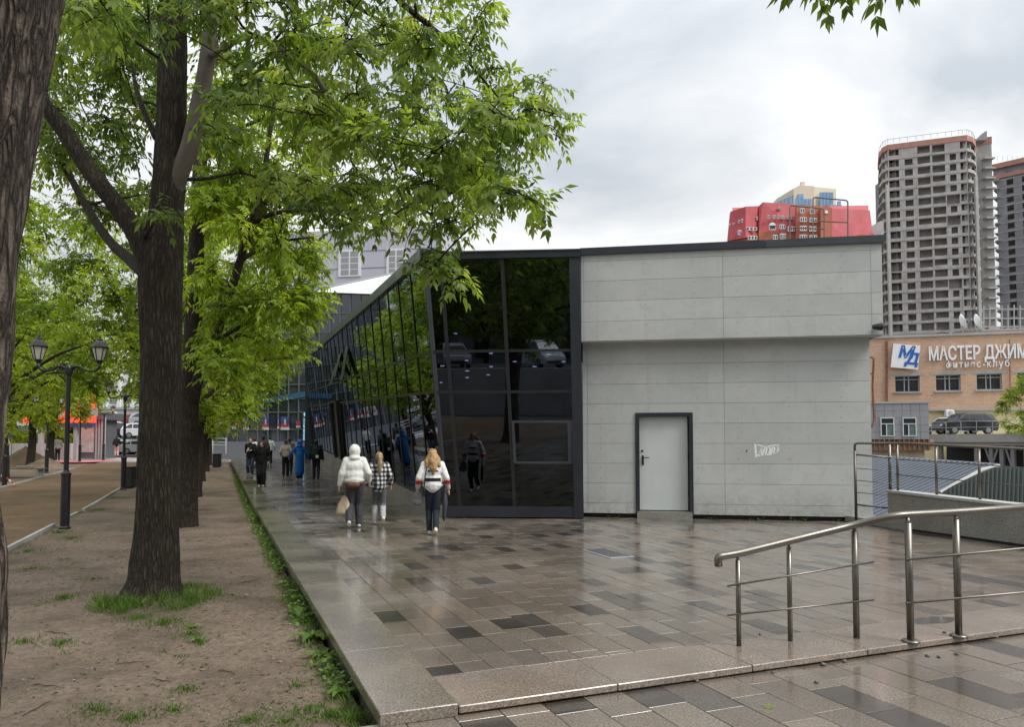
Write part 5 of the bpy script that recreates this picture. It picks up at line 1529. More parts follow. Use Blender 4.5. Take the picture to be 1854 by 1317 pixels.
for i, (px, py, D, lab) in enumerate(LP):
    o = lp if i == 0 else copy_tree(lp)
    a = at(px, py, D); o.location = (a.x, a.y, SOIL + gz(a.y) - 0.01)
    o.rotation_euler = (0, 0, math.radians((8, 2, 12, -4, 5, 6)[i]))
    o.scale = (1, 1, 1.0)
    tag(o, lab, 'lamp post', 'lamp posts along the sand path')

# ---------------------------------------------------------------- cars
def car_mesh(kind='suv'):
    # side profile (x along the car, z), front at +x
    if kind == 'suv':
        Lc, Wc = 4.5, 1.82
        body = [(-2.22, 0.38), (-2.25, 0.75), (-2.18, 1.02), (2.02, 0.92), (2.2, 0.80), (2.25, 0.55), (2.2, 0.30), (-2.1, 0.26)]
        cab = [(-2.14, 1.0), (-1.85, 1.52), (-1.2, 1.64), (0.2, 1.64), (0.55, 1.52), (1.15, 0.97)]
    elif kind == 'van':
        Lc, Wc = 4.2, 1.7
        body = [(-2.05, 0.36), (-2.08, 0.8), (-2.05, 1.05), (1.75, 0.98), (1.98, 0.80), (2.05, 0.55), (2.0, 0.28), (-1.95, 0.25)]
        cab = [(-2.04, 1.03), (-1.95, 1.70), (-1.7, 1.82), (0.55, 1.80), (0.85, 1.66), (1.55, 1.02)]
    else:
        Lc, Wc = 4.3, 1.72
        body = [(-2.1, 0.38), (-2.13, 0.72), (-2.05, 0.93), (1.9, 0.82), (2.1, 0.70), (2.15, 0.5), (2.1, 0.27), (-2.0, 0.24)]
        cab = [(-1.85, 0.92), (-1.25, 1.36), (-0.9, 1.43), (0.05, 1.43), (0.35, 1.36), (1.0, 0.90)]
    return Lc, Wc, body, cab
def make_car(kind='suv'):
    Lc, Wc, body, cab = car_mesh(kind)
    root = empty('parked_car')
    mb = MB(); hw = Wc / 2
    n = len(body)
    ring = lambda y, s: [Vector((x * s, y, z if s == 1 else 0.28 + (z - 0.28) * 0.96 + 0.01)) for x, z in body]
    rows_ = [ring(-hw, 0.96), ring(-hw + 0.10, 1), ring(hw - 0.10, 1), ring(hw, 0.96)]
    vs = [q for r_ in rows_ for q in r_]
    fs = [tuple(range(n)), tuple(range(4 * n - 1, 3 * n - 1, -1))]
    for r_ in range(3):
        for i in range(n):
            j = (i + 1) % n
            fs.append((r_ * n + i, (r_ + 1) * n + i, (r_ + 1) * n + j, r_ * n + j))
    mb.add(vs, fs)
    # cabin shell, narrowing upwards
    m = len(cab)
    zlo = cab[0][1]; zhi = max(z for x, z in cab)
    def cy(z): return hw - 0.06 - 0.22 * (z - zlo) / (zhi - zlo)
    vs = [Vector((x, -cy(z), z)) for x, z in cab] + [Vector((x, cy(z), z)) for x, z in cab]
    fs = [tuple(range(m - 1, -1, -1)), tuple(range(m, 2 * m))] + [(i, i + 1, m + i + 1, m + i) for i in range(m - 1)]
    mb.add(vs, fs)
    mb.build('body', M['carpaint'], root, local=True)
    def side_win(sy, x0, x1):
        mb = MB(); e = 0.012
        za_, zb_ = zlo + 0.07, zhi - 0.13
        def xin(x, z):                                # keep inside the cabin outline
            fr_ = (z - zlo) / (zhi - zlo); lo = cab[0][0] + (cab[2][0] - cab[0][0]) * fr_ + 0.10; hi = cab[-1][0] + (cab[-3][0] - cab[-1][0]) * fr_ - 0.12
            return min(max(x, lo), hi)
        q = [Vector((xin(x0, za_), sy * (cy(za_) + e), za_)), Vector((xin(x1, za_), sy * (cy(za_) + e), za_)), Vector((xin(x1, zb_), sy * (cy(zb_) + e), zb_)), Vector((xin(x0, zb_), sy * (cy(zb_) + e), zb_))]
        mb.quad(*(q if sy < 0 else q[::-1])); mb.build('side_window', M['carglass'], root, local=True)
    for sy in (-1, 1):
        for x0, x1 in ((-2.2, -1.05), (-0.97, 0.0), (0.08, 1.4)): side_win(sy, x0, x1)
    def screen(a, b, nm):
        mb = MB(); d = Vector((b[0] - a[0], 0, b[1] - a[1])); nn = Vector((-d.z, 0, d.x)).normalized()
        if nn.z < 0: nn = -nn
        pa, pb = Vector((a[0], 0, a[1])) + d * 0.1 + nn * 0.012, Vector((b[0], 0, b[1])) - d * 0.1 + nn * 0.012
        mb.quad(pa + Vector((0, -cy(a[1]) + 0.08, 0)), pa + Vector((0, cy(a[1]) - 0.08, 0)), pb + Vector((0, cy(b[1]) - 0.08, 0)), pb + Vector((0, -cy(b[1]) + 0.08, 0)))
        mb.build(nm, M['carglass'], root, local=True)
    screen(cab[-1], cab[-2], 'windscreen'); screen(cab[0], cab[1], 'rear_window')
    for sx in (-1.32, 1.35):
        for sy in (-1, 1):
            c = Vector((sx, sy * (hw - 0.10), 0.32)); R_ = Matrix.Rotation(math.pi / 2, 3, 'X')
            wh = empty('wheel'); wh.parent = root
            mb = MB(); mb.lathe(c, [(0.20, -0.11), (0.31, -0.11), (0.325, -0.06), (0.325, 0.06), (0.31, 0.11), (0.20, 0.11)], 20, R_); mb.build('tyre', M['rubber'], wh, local=True)
            mb = MB(); mb.lathe(c, [(0.04, -0.118), (0.20, -0.115), (0.20, 0.115), (0.04, 0.118)], 14, R_); mb.build('rim', M['rim'], wh, local=True)
    for sy in (-1, 1):
        x = body[4][0]
        mb = MB(); mb.bev((x - 0.10, sy * (hw - 0.28), 0.70), (0.28, 0.34, 0.13), 0.03); mb.build('headlight', M['headlight'], root, local=True)
        mb = MB(); mb.bev((body[1][0] + 0.05, sy * (hw - 0.16), 0.82), (0.12, 0.2, 0.28), 0.03); mb.build('tail_light', M['taillight'], root, local=True)
    mb = MB(); mb.bev((body[5][0] - 0.03, 0, 0.42), (0.12, 1.1, 0.14), 0.02); mb.build('grille', M['blackplastic'], root, local=True)
    return root
CARS = {k: make_car(k) for k in ('suv', 'van', 'sedan')}
used = set()
def put_car(kind, loc, rz, col, lab, group):
    o = CARS[kind] if kind not in used else copy_tree(CARS[kind])
    used.add(kind)
    o.location = loc; o.rotation_euler = (0, 0, rz)
    for ch in o.children:
        if ch.name.startswith('body'): ch.color = col + (1,)
    tag(o, lab, 'car', group)
    return o
dkf, zd_ = DECK
for px, kind, col, lab, rz, off in ((1745, 'suv', (0.012, 0.014, 0.028), 'dark navy car parked on the deck before the yellow wall', 3.20, -2.6), (1716, 'sedan', (0.55, 0.56, 0.57), 'white car half hidden behind the dark navy car on the deck', 3.6, -4.6)):
    s_ = dkf.sz(px, 780, off)[0]; p_ = dkf.pt(s_, zd_, off)
    put_car(kind, p_, rz, col, lab, 'cars on the parking deck')
# terraces of parked cars beyond the street
for i, (Yt, zt_) in enumerate(((72, 0.5), (80, 2.1), (89, 3.6))):
    sheet('parking_terrace', [(-75, Yt - 3.0), (-22, Yt - 3.0), (-22, Yt + 5.6), (-75, Yt + 5.6)], zt_, M['asphalt'], thick=2.6)
W_ = (0.62, 0.63, 0.64); K_ = (0.02, 0.02, 0.023); S_ = (0.35, 0.36, 0.38); R_ = (0.30, 0.03, 0.03)
cl = [(208, 0, 'suv', K_, 0.3, 'black car at the left of the lowest parked row, beside the kiosk'), (240, 0, 'sedan', W_, 0.2, 'white car in the lowest parked row right of the second lamp post'), (262, 0, 'sedan', S_, 0.1, 'silver car half behind the big trunk in the lowest parked row'),
      (206, 1, 'van', W_, 0.3, 'white van in the middle parked row above the black car'), (236, 1, 'suv', K_, 0.25, 'dark car in the middle parked row behind the second lamp post'), (262, 1, 'suv', W_, 0.2, 'white car in the middle parked row beside the big trunk'),
      (196, 2, 'van', W_, 0.3, 'white van at the left of the top parked row'), (222, 2, 'sedan', W_, 0.25, 'white car in the middle of the top parked row'), (248, 2, 'sedan', R_, 0.2, 'dark red car in the top parked row'), (272, 2, 'suv', S_, 0.2, 'silver car at the right of the top parked row'),
      (60, 0, 'van', W_, 3.3, 'white van between the two left trunks behind the hedge'), (20, 0, 'sedan', W_, 3.2, 'white car left of the hedge trees'), (110, 1, 'suv', W_, 3.1, 'white car behind the lamp post in the middle row'), (160, 1, 'sedan', S_, 0.3, 'silver car above the kiosk roof')]
for px, t, kind, col, rz, lab in cl:
    Yt, zt_ = ((72, 0.5), (80, 2.1), (89, 3.6))[t]
    a = at(px, 790, Yt); put_car(kind, (a.x, Yt, zt_), rz, col, lab, 'cars parked on the terraces')
# reflected parking on the slope behind the photographer
sheet('upper_lane', [(-28, -24), (40, -24), (40, -11), (-28, -11)], 2.3, M['asphalt'], thick=2.7)
rw_ = empty('retaining_wall', (6, -10.8, -0.3), label='low concrete retaining wall behind the camera, seen only in the glass', cat='wall')
for i in range(17):
    mb = MB(); mb.bev((-26 + i * 4.0, -10.8, 0.95), (3.98, 0.35, 2.9), 0.02); mb.build('wall_block', M['paleconc'], rw_)
for x, y, kind, col, rz, lab in ((-3.2, -14.5, 'van', W_, 0.9, 'white minivan on the lane behind the camera, reflected in the glass'), (2.6, -14.5, 'van', (0.62, 0.62, 0.64), 2.2, 'pale small van on the lane behind the camera, mirrored in the right pane'), (-9, -15, 'suv', S_, 1.2, 'silver car on the lane behind the camera'), (9, -15, 'suv', K_, 1.7, 'black car on the lane behind the camera')):
    put_car(kind, (x, y, 2.305), rz, col, lab, 'cars on the lane behind the camera')

bb_ = empty('sky_blocker', (0, -40, 0), label='long dark block added behind the camera to keep sky out of the glass reflection', cat='building')  # unseen block, added so the front glass mirrors no bright sky
for fl_ in range(6):
    mb = MB(); mb.box((2, -41, 1.5 + 1.55 + fl_ * 3.1), (90, 2, 3.1)); mb.build('storey', M['darkconc'], bb_)
    for i in range(22):
        wn_ = empty('window'); wn_.parent = bb_
        mb = MB(); mb.box((-40 + i * 4.0, -39.95, 3.2 + fl_ * 3.1), (1.5, 0.1, 1.6)); mb.build('pane', M['window'], wn_)
# ---------------------------------------------------------------- kiosk, hedge, signs, sand heap, far pale building
kw = WF(at(133, 800, 61), at(184, 800, 60.6))
ki = empty('kiosk', (kw.p.x, kw.p.y, 0), label='dark grey kiosk with a pale poster wall beside the street', cat='kiosk')
zk0 = 0.36; zk1 = kw.sz(150, 756)[1]
mb = MB(); kw.box(mb, 0.15, kw.len - 0.15, zk0, zk1, -2, -0.05); mb.build('body', M['kiosk'], ki)
mb = MB(); kw.box(mb, -0.3, kw.len + 0.2, zk1 - 0.2, zk1 + 0.35, -2.3, 0.3); mb.build('roof_box', M['kiosk'], ki)
mb = MB(); kw.box(mb, 0.6, kw.len * 0.72, zk0 + 0.5, zk1 - 0.2, -0.05, 0.0); mb.build('poster_wall', M['poster_white'], ki)
mb = MB(); kw.box(mb, 0.9, kw.len * 0.65, zk1 - 0.9, zk1 - 0.4, 0.0, 0.015); mb.build('poster_heading', M['poster_red'], ki)
for i in range(4):
    mb = MB(); kw.box(mb, kw.len - 0.55 + i * 0.25, kw.len - 0.42 + i * 0.25, zk0, zk1, -0.04, 0.05); mb.build('slat', M['oldframe'], ki)
rs = WF(at(40, 735, 58), at(168, 740, 57))
rd = empty('red_display_board', rs.pt(rs.len / 2, 0.4, 0), label='glowing red display board behind the left trees', cat='sign')
zr_a, zr_b = rs.sz(110, 766)[1], rs.sz(110, 712)[1]
mb = MB(); rs.box(mb, 0, rs.len, zr_a, zr_b, -0.4, 0); mb.build('screen', M['redsign'], rd)
mb = MB(); rs.box(mb, rs.len * 0.5, rs.len, rs.sz(150, 774)[1], zr_a, -0.3, -0.02); mb.build('blue_footer', M['poster_blue'], rd)
for i in range(9):
    mb = MB(); a = 0.4 + i * rs.len / 9.2; rs.box(mb, a, a + 0.35 + 0.25 * (i % 3), zr_a + 0.5 + (i % 2) * 0.7, zr_a + 1.1 + (i % 4) * 0.4, 0, 0.02); mb.build('white_mark', M['poster_white'], rd)
for f_ in (0.25, 0.75):
    mb = MB(); rs.box(mb, rs.len * f_ - 0.15, rs.len * f_ + 0.15, 0.3, zr_a, -0.4, -0.1); mb.build('post', M['oldframe'], rd)
ys = at(21, 773, 50); yo = empty('yellow_sign', (ys.x, ys.y, 0.2), label='bright yellow road sign with dark figures at the left edge', cat='sign')
mb = MB(); mb.bev(ys, (0.62, 0.04, 0.56), 0.015); mb.build('plate', M['yellowsign'], yo)
mb = MB(); mb.box(ys + Vector((0.02, -0.025, 0.0)), (0.16, 0.01, 0.3)); mb.box(ys + Vector((0.17, -0.025, -0.05)), (0.1, 0.01, 0.2)); mb.build('figures', M['black'], yo)
mb = MB(); mb.tube([Vector((ys.x, ys.y + 0.05, 0.2)), ys + Vector((0, 0.05, 0))], 0.03, 8); mb.build('post', M['oldframe'], yo)
rb_ = at(21, 786, 50); mb = MB(); mb.lathe(rb_ + Vector((0, -0.03, 0)), [(0.25, 0), (0.25, 0.02)], 18, Matrix.Rotation(math.pi / 2, 3, 'X')); mb.build('round_plate', M['poster_blue'], yo)
ht = empty('low_wall', at(60, 820, 62), label='low pale wall under the hedge by the street', cat='wall')
a, b = at(5, 806, 62), at(128, 806, 60); hwf = WF(a, b)
for i in range(6):
    mb = MB(); hwf.box(mb, hwf.len * i / 6 + 0.01, hwf.len * (i + 1) / 6 - 0.01, 0.3, hwf.sz(50, 803)[1], -0.4, 0); mb.build('wall_block', M['paleconc'], ht)
HEDGE = (hwf, hwf.sz(50, 803)[1])
def heap(name, c, r, h, m, lab):
    vs, fs = [], []; n_, k_ = 26, 10
    for i in range(k_ + 1):
        f_ = i / k_
        for j in range(n_):
            t_ = 2 * math.pi * j / n_; rr_ = r * (1 - f_) * (1 + 0.18 * mnoise.noise(Vector((math.cos(t_) * 2, math.sin(t_) * 2, c.x))))
            z = h * (f_ ** 1.15) + 0.06 * mnoise.noise(Vector((math.cos(t_) * 4 + f_ * 5, math.sin(t_) * 4, 2)))
            vs.append(c + Vector((rr_ * math.cos(t_), rr_ * math.sin(t_) * 0.8, z)))
    for i in range(k_):
        for j in range(n_):
            q = (j + 1) % n_; fs.append((i * n_ + j, i * n_ + q, (i + 1) * n_ + q, (i + 1) * n_ + j))
    mb = MB(); mb.add(vs, fs); o = mb.build(name, m, smooth=True); tag(o, lab, 'heap')
heap('sand_heap', Vector((at(45, 850, 47).x, 47, SOIL + gz(47) - 0.05)), 2.3, 1.35, M['sand'], 'heap of brown sand behind the bench at the left')
heap('sand_heap', Vector((at(82, 850, 45).x, 45, SOIL + gz(45) - 0.05)), 1.6, 0.8, M['soil'], 'low grey heap of rubble right of the sand heap')
bn = at(40, 872, 36); br = empty('bench', (bn.x, 36, SOIL + gz(36)), label='low bench piled with boards before the sand heap', cat='bench')
for i in range(4):
    mb = MB(); mb.bev((0, -0.18 + i * 0.13, 0.44), (2.1, 0.11, 0.05), 0.008); mb.build('slat', M['wood'], br, local=True)
for sx in (-0.85, 0.85):
    mb = MB(); mb.bev((sx, 0, 0.2), (0.12, 0.45, 0.42), 0.01); mb.build('leg', M['paleconc'], br, local=True)
mb = MB(); mb.bev((0.1, 0.05, 0.53), (0.7, 0.25, 0.08), 0.02, Matrix.Rotation(0.2, 3, 'Z')); mb.build('board', M['paleconc'], br, local=True)
tp = empty('barrier_tape', at(8, 868, 30), label='red and white barrier tape sagging at the left edge', cat='tape')
pts = [at(x, y, 30) for x, y in ((-30, 850), (0, 861), (8, 864), (16, 869), (24, 876), (27, 881))]
for i in range(len(pts) - 1):
    for k in range(2):
        mb = MB(); mb.beam(pts[i].lerp(pts[i + 1], k / 2), pts[i].lerp(pts[i + 1], (k + 1) / 2), 0.012, 0.07); mb.build('tape_piece', M['tape_red'] if k else M['white'], tp)
# litter bin behind the second lamp post, second bin by the railing
for px, py, D, lab in ((234, 882, 29.5, 'black litter bin beside the second lamp post'), (393, 826, 46.0, 'black litter bin at the far end of the kerb')):
    c = at(px, py, D); z_ = SOIL + gz(D)
    bo = empty('litter_bin', (c.x, D, z_), label=lab, cat='litter bin')
    mb = MB(); mb.bev((0, 0, 0.42), (0.42, 0.42, 0.78), 0.03); mb.build('body', M['black'], bo, local=True)
    mb = MB(); mb.bev((0, 0, 0.83), (0.46, 0.46, 0.05), 0.01); mb.build('rim', M['blackplastic'], bo, local=True)
    mb = MB(); mb.tube([(0.22, -0.1, 0.0), (0.45, -0.1, 0.02), (0.30, -0.1, 0.35)], 0.012, 6); mb.build('stand', M['steel'], bo, local=True)
# white railing at the far end of the kerb
wr = empty('white_railing', at(395, 815, 47), label='white metal railing near the far end of the tree row', cat='railing')
for y in (794, 800, 806):
    mb = MB(); mb.tube([at(384, y, 47), at(410, y + 1, 46)], 0.03, 6); mb.build('bar', M['white'], wr)
for px in (385, 409):
    mb = MB(); mb.tube([at(px, 793, 46.5), at(px, 822, 46.5)], 0.03, 6); mb.build('post', M['white'], wr)
# pale building with pilasters up the hill
pb = WF(at(30, 700, 104), at(420, 700, 104))
pbo = empty('pale_pilaster_building', (pb.p.x, pb.p.y, 0), label='pale grey building with pilasters beyond the parked cars', cat='building')
mb = MB(); pb.box(mb, 0, pb.len, -2, pb.sz(230, 640)[1], -12, 0); mb.build('wall', M['offwhite'], pbo)
mb = MB(); pb.box(mb, 0, pb.len, pb.sz(230, 742)[1], pb.sz(230, 738)[1], 0, 0.3); mb.build('cornice', M['paleconc'], pbo)
for i in range(16):
    s_ = 1.0 + i * pb.len / 16
    mb = MB(); pb.box(mb, s_, s_ + 0.5, pb.sz(230, 738)[1], pb.sz(230, 645)[1], 0, 0.3); mb.build('pilaster', M['winframe'], pbo)
    wn_ = empty('window'); wn_.parent = pbo
    mb = MB(); pb.box(mb, s_ + 0.8, s_ + 1.75, pb.sz(230, 733)[1], pb.sz(230, 700)[1], 0, 0.04); mb.build('pane', M['greyclad'], wn_)
    mb = MB(); pb.box(mb, s_ + 0.7, s_ + 1.85, pb.sz(230, 735)[1], pb.sz(230, 733)[1], 0.0, 0.12); mb.build('sill', M['winframe'], wn_)
for k, (x0, x1, yt, D, m_, lab) in enumerate(((-60, 110, 640, 118, 'paleconc', 'grey building behind the left trees'), (225, 262, 655, 112, 'greyclad', 'dark gabled roof above the pale building'))):
    w2 = WF(at(x0, 700, D), at(x1, 700, D)); bo = empty('far_building', (w2.p.x, w2.p.y, 0), label=lab, cat='building')
    mb = MB(); w2.box(mb, 0, w2.len, 0, w2.sz((x0 + x1) / 2, yt)[1], -10, 0); mb.build('wall', M[m_], bo)
    zz = w2.sz(x0, yt)[1]
    mb = MB(); mb.prism([w2.pt(-0.5, zz, 0.3), w2.pt(w2.len + 0.5, zz, 0.3), w2.pt(w2.len / 2, zz + w2.len * 0.25, 0.3)], (0, 10, 0)); mb.build('roof', M['greyclad'], bo)
    for i in range(5):
        mb = MB(); s_ = w2.len * (i + 0.3) / 5; w2.box(mb, s_, s_ + w2.len * 0.08, zz - 2.2, zz - 0.8, 0, 0.05); mb.build('window', M['window'], bo)
# ---------------------------------------------------------------- trees
def nrm_rows(a):
    return a / np.maximum(1e-9, np.linalg.norm(a, axis=1, keepdims=True))
def leaflet_mesh(name, B, D, Wv, L, tint, m, parent=None, off=None):
    n = len(B)
    mid = B + D * (L * 0.42)[:, None]
    tip = B + D * L[:, None]
    tip[:, 2] -= L * 0.12
    v = np.empty((n, 4, 3), np.float32)
    v[:, 0] = B; v[:, 1] = mid + Wv; v[:, 2] = tip; v[:, 3] = mid - Wv
    if off is not None: v -= np.array(off, np.float32)
    me = bpy.data.meshes.new(name)
    me.vertices.add(n * 4); me.vertices.foreach_set('co', v.ravel())
    me.loops.add(n * 4); me.loops.foreach_set('vertex_index', np.arange(n * 4, dtype=np.int32))
    me.polygons.add(n); me.polygons.foreach_set('loop_start', np.arange(0, n * 4, 4, dtype=np.int32)); me.polygons.foreach_set('loop_total', np.full(n, 4, np.int32))
    at_ = me.attributes.new('tint', 'FLOAT', 'POINT')
    at_.data.foreach_set('value', np.repeat(tint, 4).astype(np.float32))
    me.update(calc_edges=True)
    me.materials.append(m)
    return me
def compound(A, R, scale, rng, pairs=4, tint=None):
    """compound leaves: attach points A, rachis directions R -> leaflets"""
    n = len(A); R = nrm_rows(R)
    up = np.array([0, 0, 1.0])
    S = np.cross(R, up); S = nrm_rows(S + rng.normal(0, 0.25, S.shape))
    Lr = 0.25 * scale * rng.uniform(0.75, 1.15, n)
    if tint is None: tint = rng.uniform(0, 1, n)
    Bs, Ds, Ws, Ls, Ts = [], [], [], [], []
    for j in range(1, pairs + 1):
        t = j / (pairs + 0.2)
        base = A + R * (Lr * t)[:, None]; base[:, 2] -= Lr * 0.30 * t * t
        for s in (-1, 1):
            d = R * 0.55 + S * (0.75 * s) + np.array([0, 0, -1.0]) * rng.uniform(0.35, 1.15, n)[:, None] + rng.normal(0, 0.12, (n, 3))
            d = nrm_rows(d)
            l = 0.105 * scale * rng.uniform(0.6, 1.25, n)
            wv = nrm_rows(np.cross(d, R * 0.6 + up * 0.7 + rng.normal(0, 0.35, (n, 3)))) * (l * 0.205)[:, None]
            Bs.append(base); Ds.append(d); Ws.append(wv); Ls.append(l); Ts.append(np.clip(tint + rng.normal(0, 0.10, n), 0, 1))
    base = A + R * Lr[:, None]; base[:, 2] -= Lr * 0.30
    d = nrm_rows(R + np.array([0, 0, -0.8]) + rng.normal(0, 0.15, (n, 3)))
    l = 0.115 * scale * rng.uniform(0.8, 1.15, n)
    wv = nrm_rows(np.cross(d, up + rng.normal(0, 0.3, (n, 3)))) * (l * 0.21)[:, None]
    Bs.append(base); Ds.append(d); Ws.append(wv); Ls.append(l); Ts.append(tint)
    return np.concatenate(Bs), np.concatenate(Ds), np.concatenate(Ws), np.concatenate(Ls), np.concatenate(Ts)
def clump_leaves(C, r, ntw, rng, mb, scale=1.0, dens=1.0):
    """twigs radiating in a clump; returns attach points and rachis directions; twigs go to mb"""
    A, R, T = [], [], []
    tb = rng.uniform(0.15, 0.85)
    for _ in range(ntw):
        d = Vector(rng.normal(0, 1, 3)); d.z = d.z * 0.55 + 0.12; d.normalize()
        L = r * rng.uniform(0.65, 1.2)
        p0 = C - d * (L * 0.25) + Vector(rng.normal(0, r * 0.12, 3))
        p1 = p0 + d * (L * 0.6); p2 = p0 + d * L + Vector((0, 0, -0.16 * L))
        mb.tube([p0, p1, p2], [0.008 * scale, 0.006 * scale, 0.003 * scale], 3, cap=False)
        nn = max(3, int(L * dens / (0.085 * scale)))
        for k in range(nn):
            t = 0.18 + 0.82 * (k + rng.uniform(0, 0.6)) / nn
            q = p0.lerp(p1, t / 0.6) if t < 0.6 else p1.lerp(p2, (t - 0.6) / 0.4)
            pr = Vector(rng.normal(0, 1, 3)); pr = pr - d * pr.dot(d); pr.z *= 0.5
            if pr.length < 1e-4: continue
            pr.normalize()
            rd = d * rng.uniform(0.25, 0.8) + pr * 0.85 + Vector((0, 0, 0.12 - 0.25 * t))
            A.append(q); R.append(rd); T.append(min(1, max(0, tb + rng.normal(0, 0.2))))
    return A, R, T
def limb_px(pts, Y0):
    return [at(x, y, Y0 + dy) for x, y, dy, r in pts], [r for x, y, dy, r in pts]
def smooth_path(P_, R_, n=4):                          # Catmull-Rom
    out, rad = [], []
    for i in range(len(P_) - 1):
        a, b, c, d = P_[max(0, i - 1)], P_[i], P_[i + 1], P_[min(len(P_) - 1, i + 2)]
        for k in range(n):
            t = k / n
            out.append(0.5 * ((2 * b) + (c - a) * t + (2 * a - 5 * b + 4 * c - d) * t * t + (3 * b - a - 3 * c + d) * t ** 3)); rad.append(R_[i] + (R_[i + 1] - R_[i]) * t)
    out.append(P_[-1]); rad.append(R_[-1])
    return out, rad
def trunk_tube(mb, P_, R_, sides=20, rough=0.05, seed=0, n=6, ridge=0.0):
    P_, R_ = smooth_path(P_, R_, n)
    b = len(mb.v)
    mb.tube(P_, R_, sides)
    for i, p in enumerate(P_):
        for k in range(sides):
            q = mb.v[b + i * sides + k]; d = q - p
            f = 1 + rough * mnoise.noise(Vector((math.cos(2 * math.pi * k / sides) * 1.5 + seed, math.sin(2 * math.pi * k / sides) * 1.5, p.z * 1.6))) + rough * 0.5 * mnoise.noise(Vector((k * 1.7, seed, p.z * 5)))
            if ridge:
                t_ = 2 * math.pi * k / sides
                wob = 0.5 * mnoise.noise(Vector((math.cos(t_) * 2, math.sin(t_) * 2, p.z * 2.5 + 9)))
                q_ = abs(mnoise.noise(Vector((math.cos(t_ + wob * 0.12) * 9.0, math.sin(t_ + wob * 0.12) * 9.0, p.z * 1.5)))) ** 0.6
                f += ridge * (q_ - 0.5) * 2
            mb.v[b + i * sides + k] = p + d * f
def connect(mb, nodes, C, rng):
    best = min(nodes, key=lambda nd: (nd[0] - C).length + max(0, nd[0].z - C.z) * 1.2)
    a, r = best
    mid = a.lerp(C, 0.5) + Vector((rng.normal(0, 0.12), rng.normal(0, 0.12), 0.18 * (C - a).length * rng.uniform(0.2, 1.0)))
    L = (C - a).length
    r0 = min(r * 0.6, 0.014 + 0.013 * L)
    pts, rad = smooth_path([a, a.lerp(mid, 0.5) + Vector(rng.normal(0, 0.05, 3)), mid, C], [r0, r0 * 0.8, r0 * 0.6, 0.007], 3)
    mb.tube(pts, rad, 5, cap=False)
    return pts
def in_poly(x, y, poly):
    c = False; j = len(poly) - 1
    for i in range(len(poly)):
        if (poly[i][1] > y) != (poly[j][1] > y) and x < (poly[j][0] - poly[i][0]) * (y - poly[i][1]) / (poly[j][1] - poly[i][1]) + poly[i][0]: c = not c
        j = i
    return c
# a few shared single leaves (compound), used as separate pieces where they show largest
SINGLE = []
for i in range(5):
    rg_ = np.random.default_rng(50 + i)
    B_, D_, W_2, L_, T_ = compound(np.array([[0, 0, 0.0]]), np.array([[1.0, 0, 0.1]]), 1.0, rg_, 5, np.array([0.25 + 0.14 * i]))
    SINGLE.append(leaflet_mesh('leaf', B_, D_, W_2, L_, T_, M['leaf']))
def build_tree(name, label, root_loc, limbs, clumps, bark_m, leaf_m, rng, scale=1.0, pairs=4, ntw=11, dens=1.0, singles=0, group=None, smooth_limbs=(), trunk_sides=22, conn_nodes=None):
    root = empty(name, root_loc, label=label, cat='tree', group=group)
    tb = MB(); sm = MB(); nodes = []
    for i, (P_, R_) in enumerate(limbs):
        trunk_tube(sm if i in smooth_limbs else tb, P_, R_, trunk_sides if R_[0] > 0.2 else 10, 0.05 if R_[0] > 0.15 else 0.08, seed=i * 3.3, n=(22 if trunk_sides > 60 else 6) if R_[0] > 0.2 else 6, ridge=(0.06 if trunk_sides > 100 else 0.045) if (trunk_sides > 60 and R_[0] > 0.2) else 0.0)
        pp, rr_ = smooth_path(P_, R_, 4)
        nodes += [(p, r) for p, r in zip(pp, rr_) if p.z > 2.6]
    tk = tb.build('trunk', bark_m, root, smooth=True)
    if sm.v: sm.build('limb', M['bark_smooth'], root, smooth=True)
    br = MB(); A, R, T = [], [], []
    clumps = sorted(clumps, key=lambda c: min((c[0] - nd[0]).length for nd in nodes))
    for C, r in clumps:
        pts = connect(br, nodes, C, rng)
        nodes += [(p, 0.02) for p in pts[4::3]]
        a, b, t = clump_leaves(C, r, max(4, int(ntw * (r / 0.55) ** 1.5)), rng, br, scale, dens)
        A += a; R += b; T += t
    br.build('branches', M['bark_smooth'] if bark_m is not M['bark'] else bark_m, root, smooth=True)
    A = np.array([tuple(q) for q in A]); R = np.array([tuple(q) for q in R]); T = np.array(T)
    sel = np.zeros(len(A), bool)
    crown_off = wloc(root)
    if singles:
        rel = A - np.array(tuple(CAM)); dep = rel[:, 1]
        px = CX + F * rel[:, 0] / dep; py = HORIZON - F * rel[:, 2] / dep
        vis = (px > 0) & (px < 1854) & (py > 0) & (py < 700)
        sc = np.where(vis, dep - 0.004 * px, 1e6)
        sel[np.argsort(sc)[:singles]] = True
    B_, D_, W_2, L_, T_ = compound(A[~sel], R[~sel], scale, rng, pairs, T[~sel])
    me = leaflet_mesh('crown', B_, D_, W_2, L_, T_, leaf_m, off=tuple(crown_off))
    crown = link_mesh('crown', me, None, root)
    crown['kind'] = 'stuff'
    for a, r in zip(A[sel], R[sel]):
        x = Vector(r).normalized(); y = Vector((0, 0, 1)).cross(x).normalized(); z = x.cross(y)
        o = bpy.data.objects.new('leaf', random.choice(SINGLE)); COL.objects.link(o); o.parent = crown
        o.matrix_local = Matrix.Translation(Vector(a) - crown_off) @ Matrix((x, y, z)).transposed().to_4x4() @ Matrix.Scale(scale * random.uniform(0.85, 1.1), 4)
    return root
rng = np.random.default_rng(3)
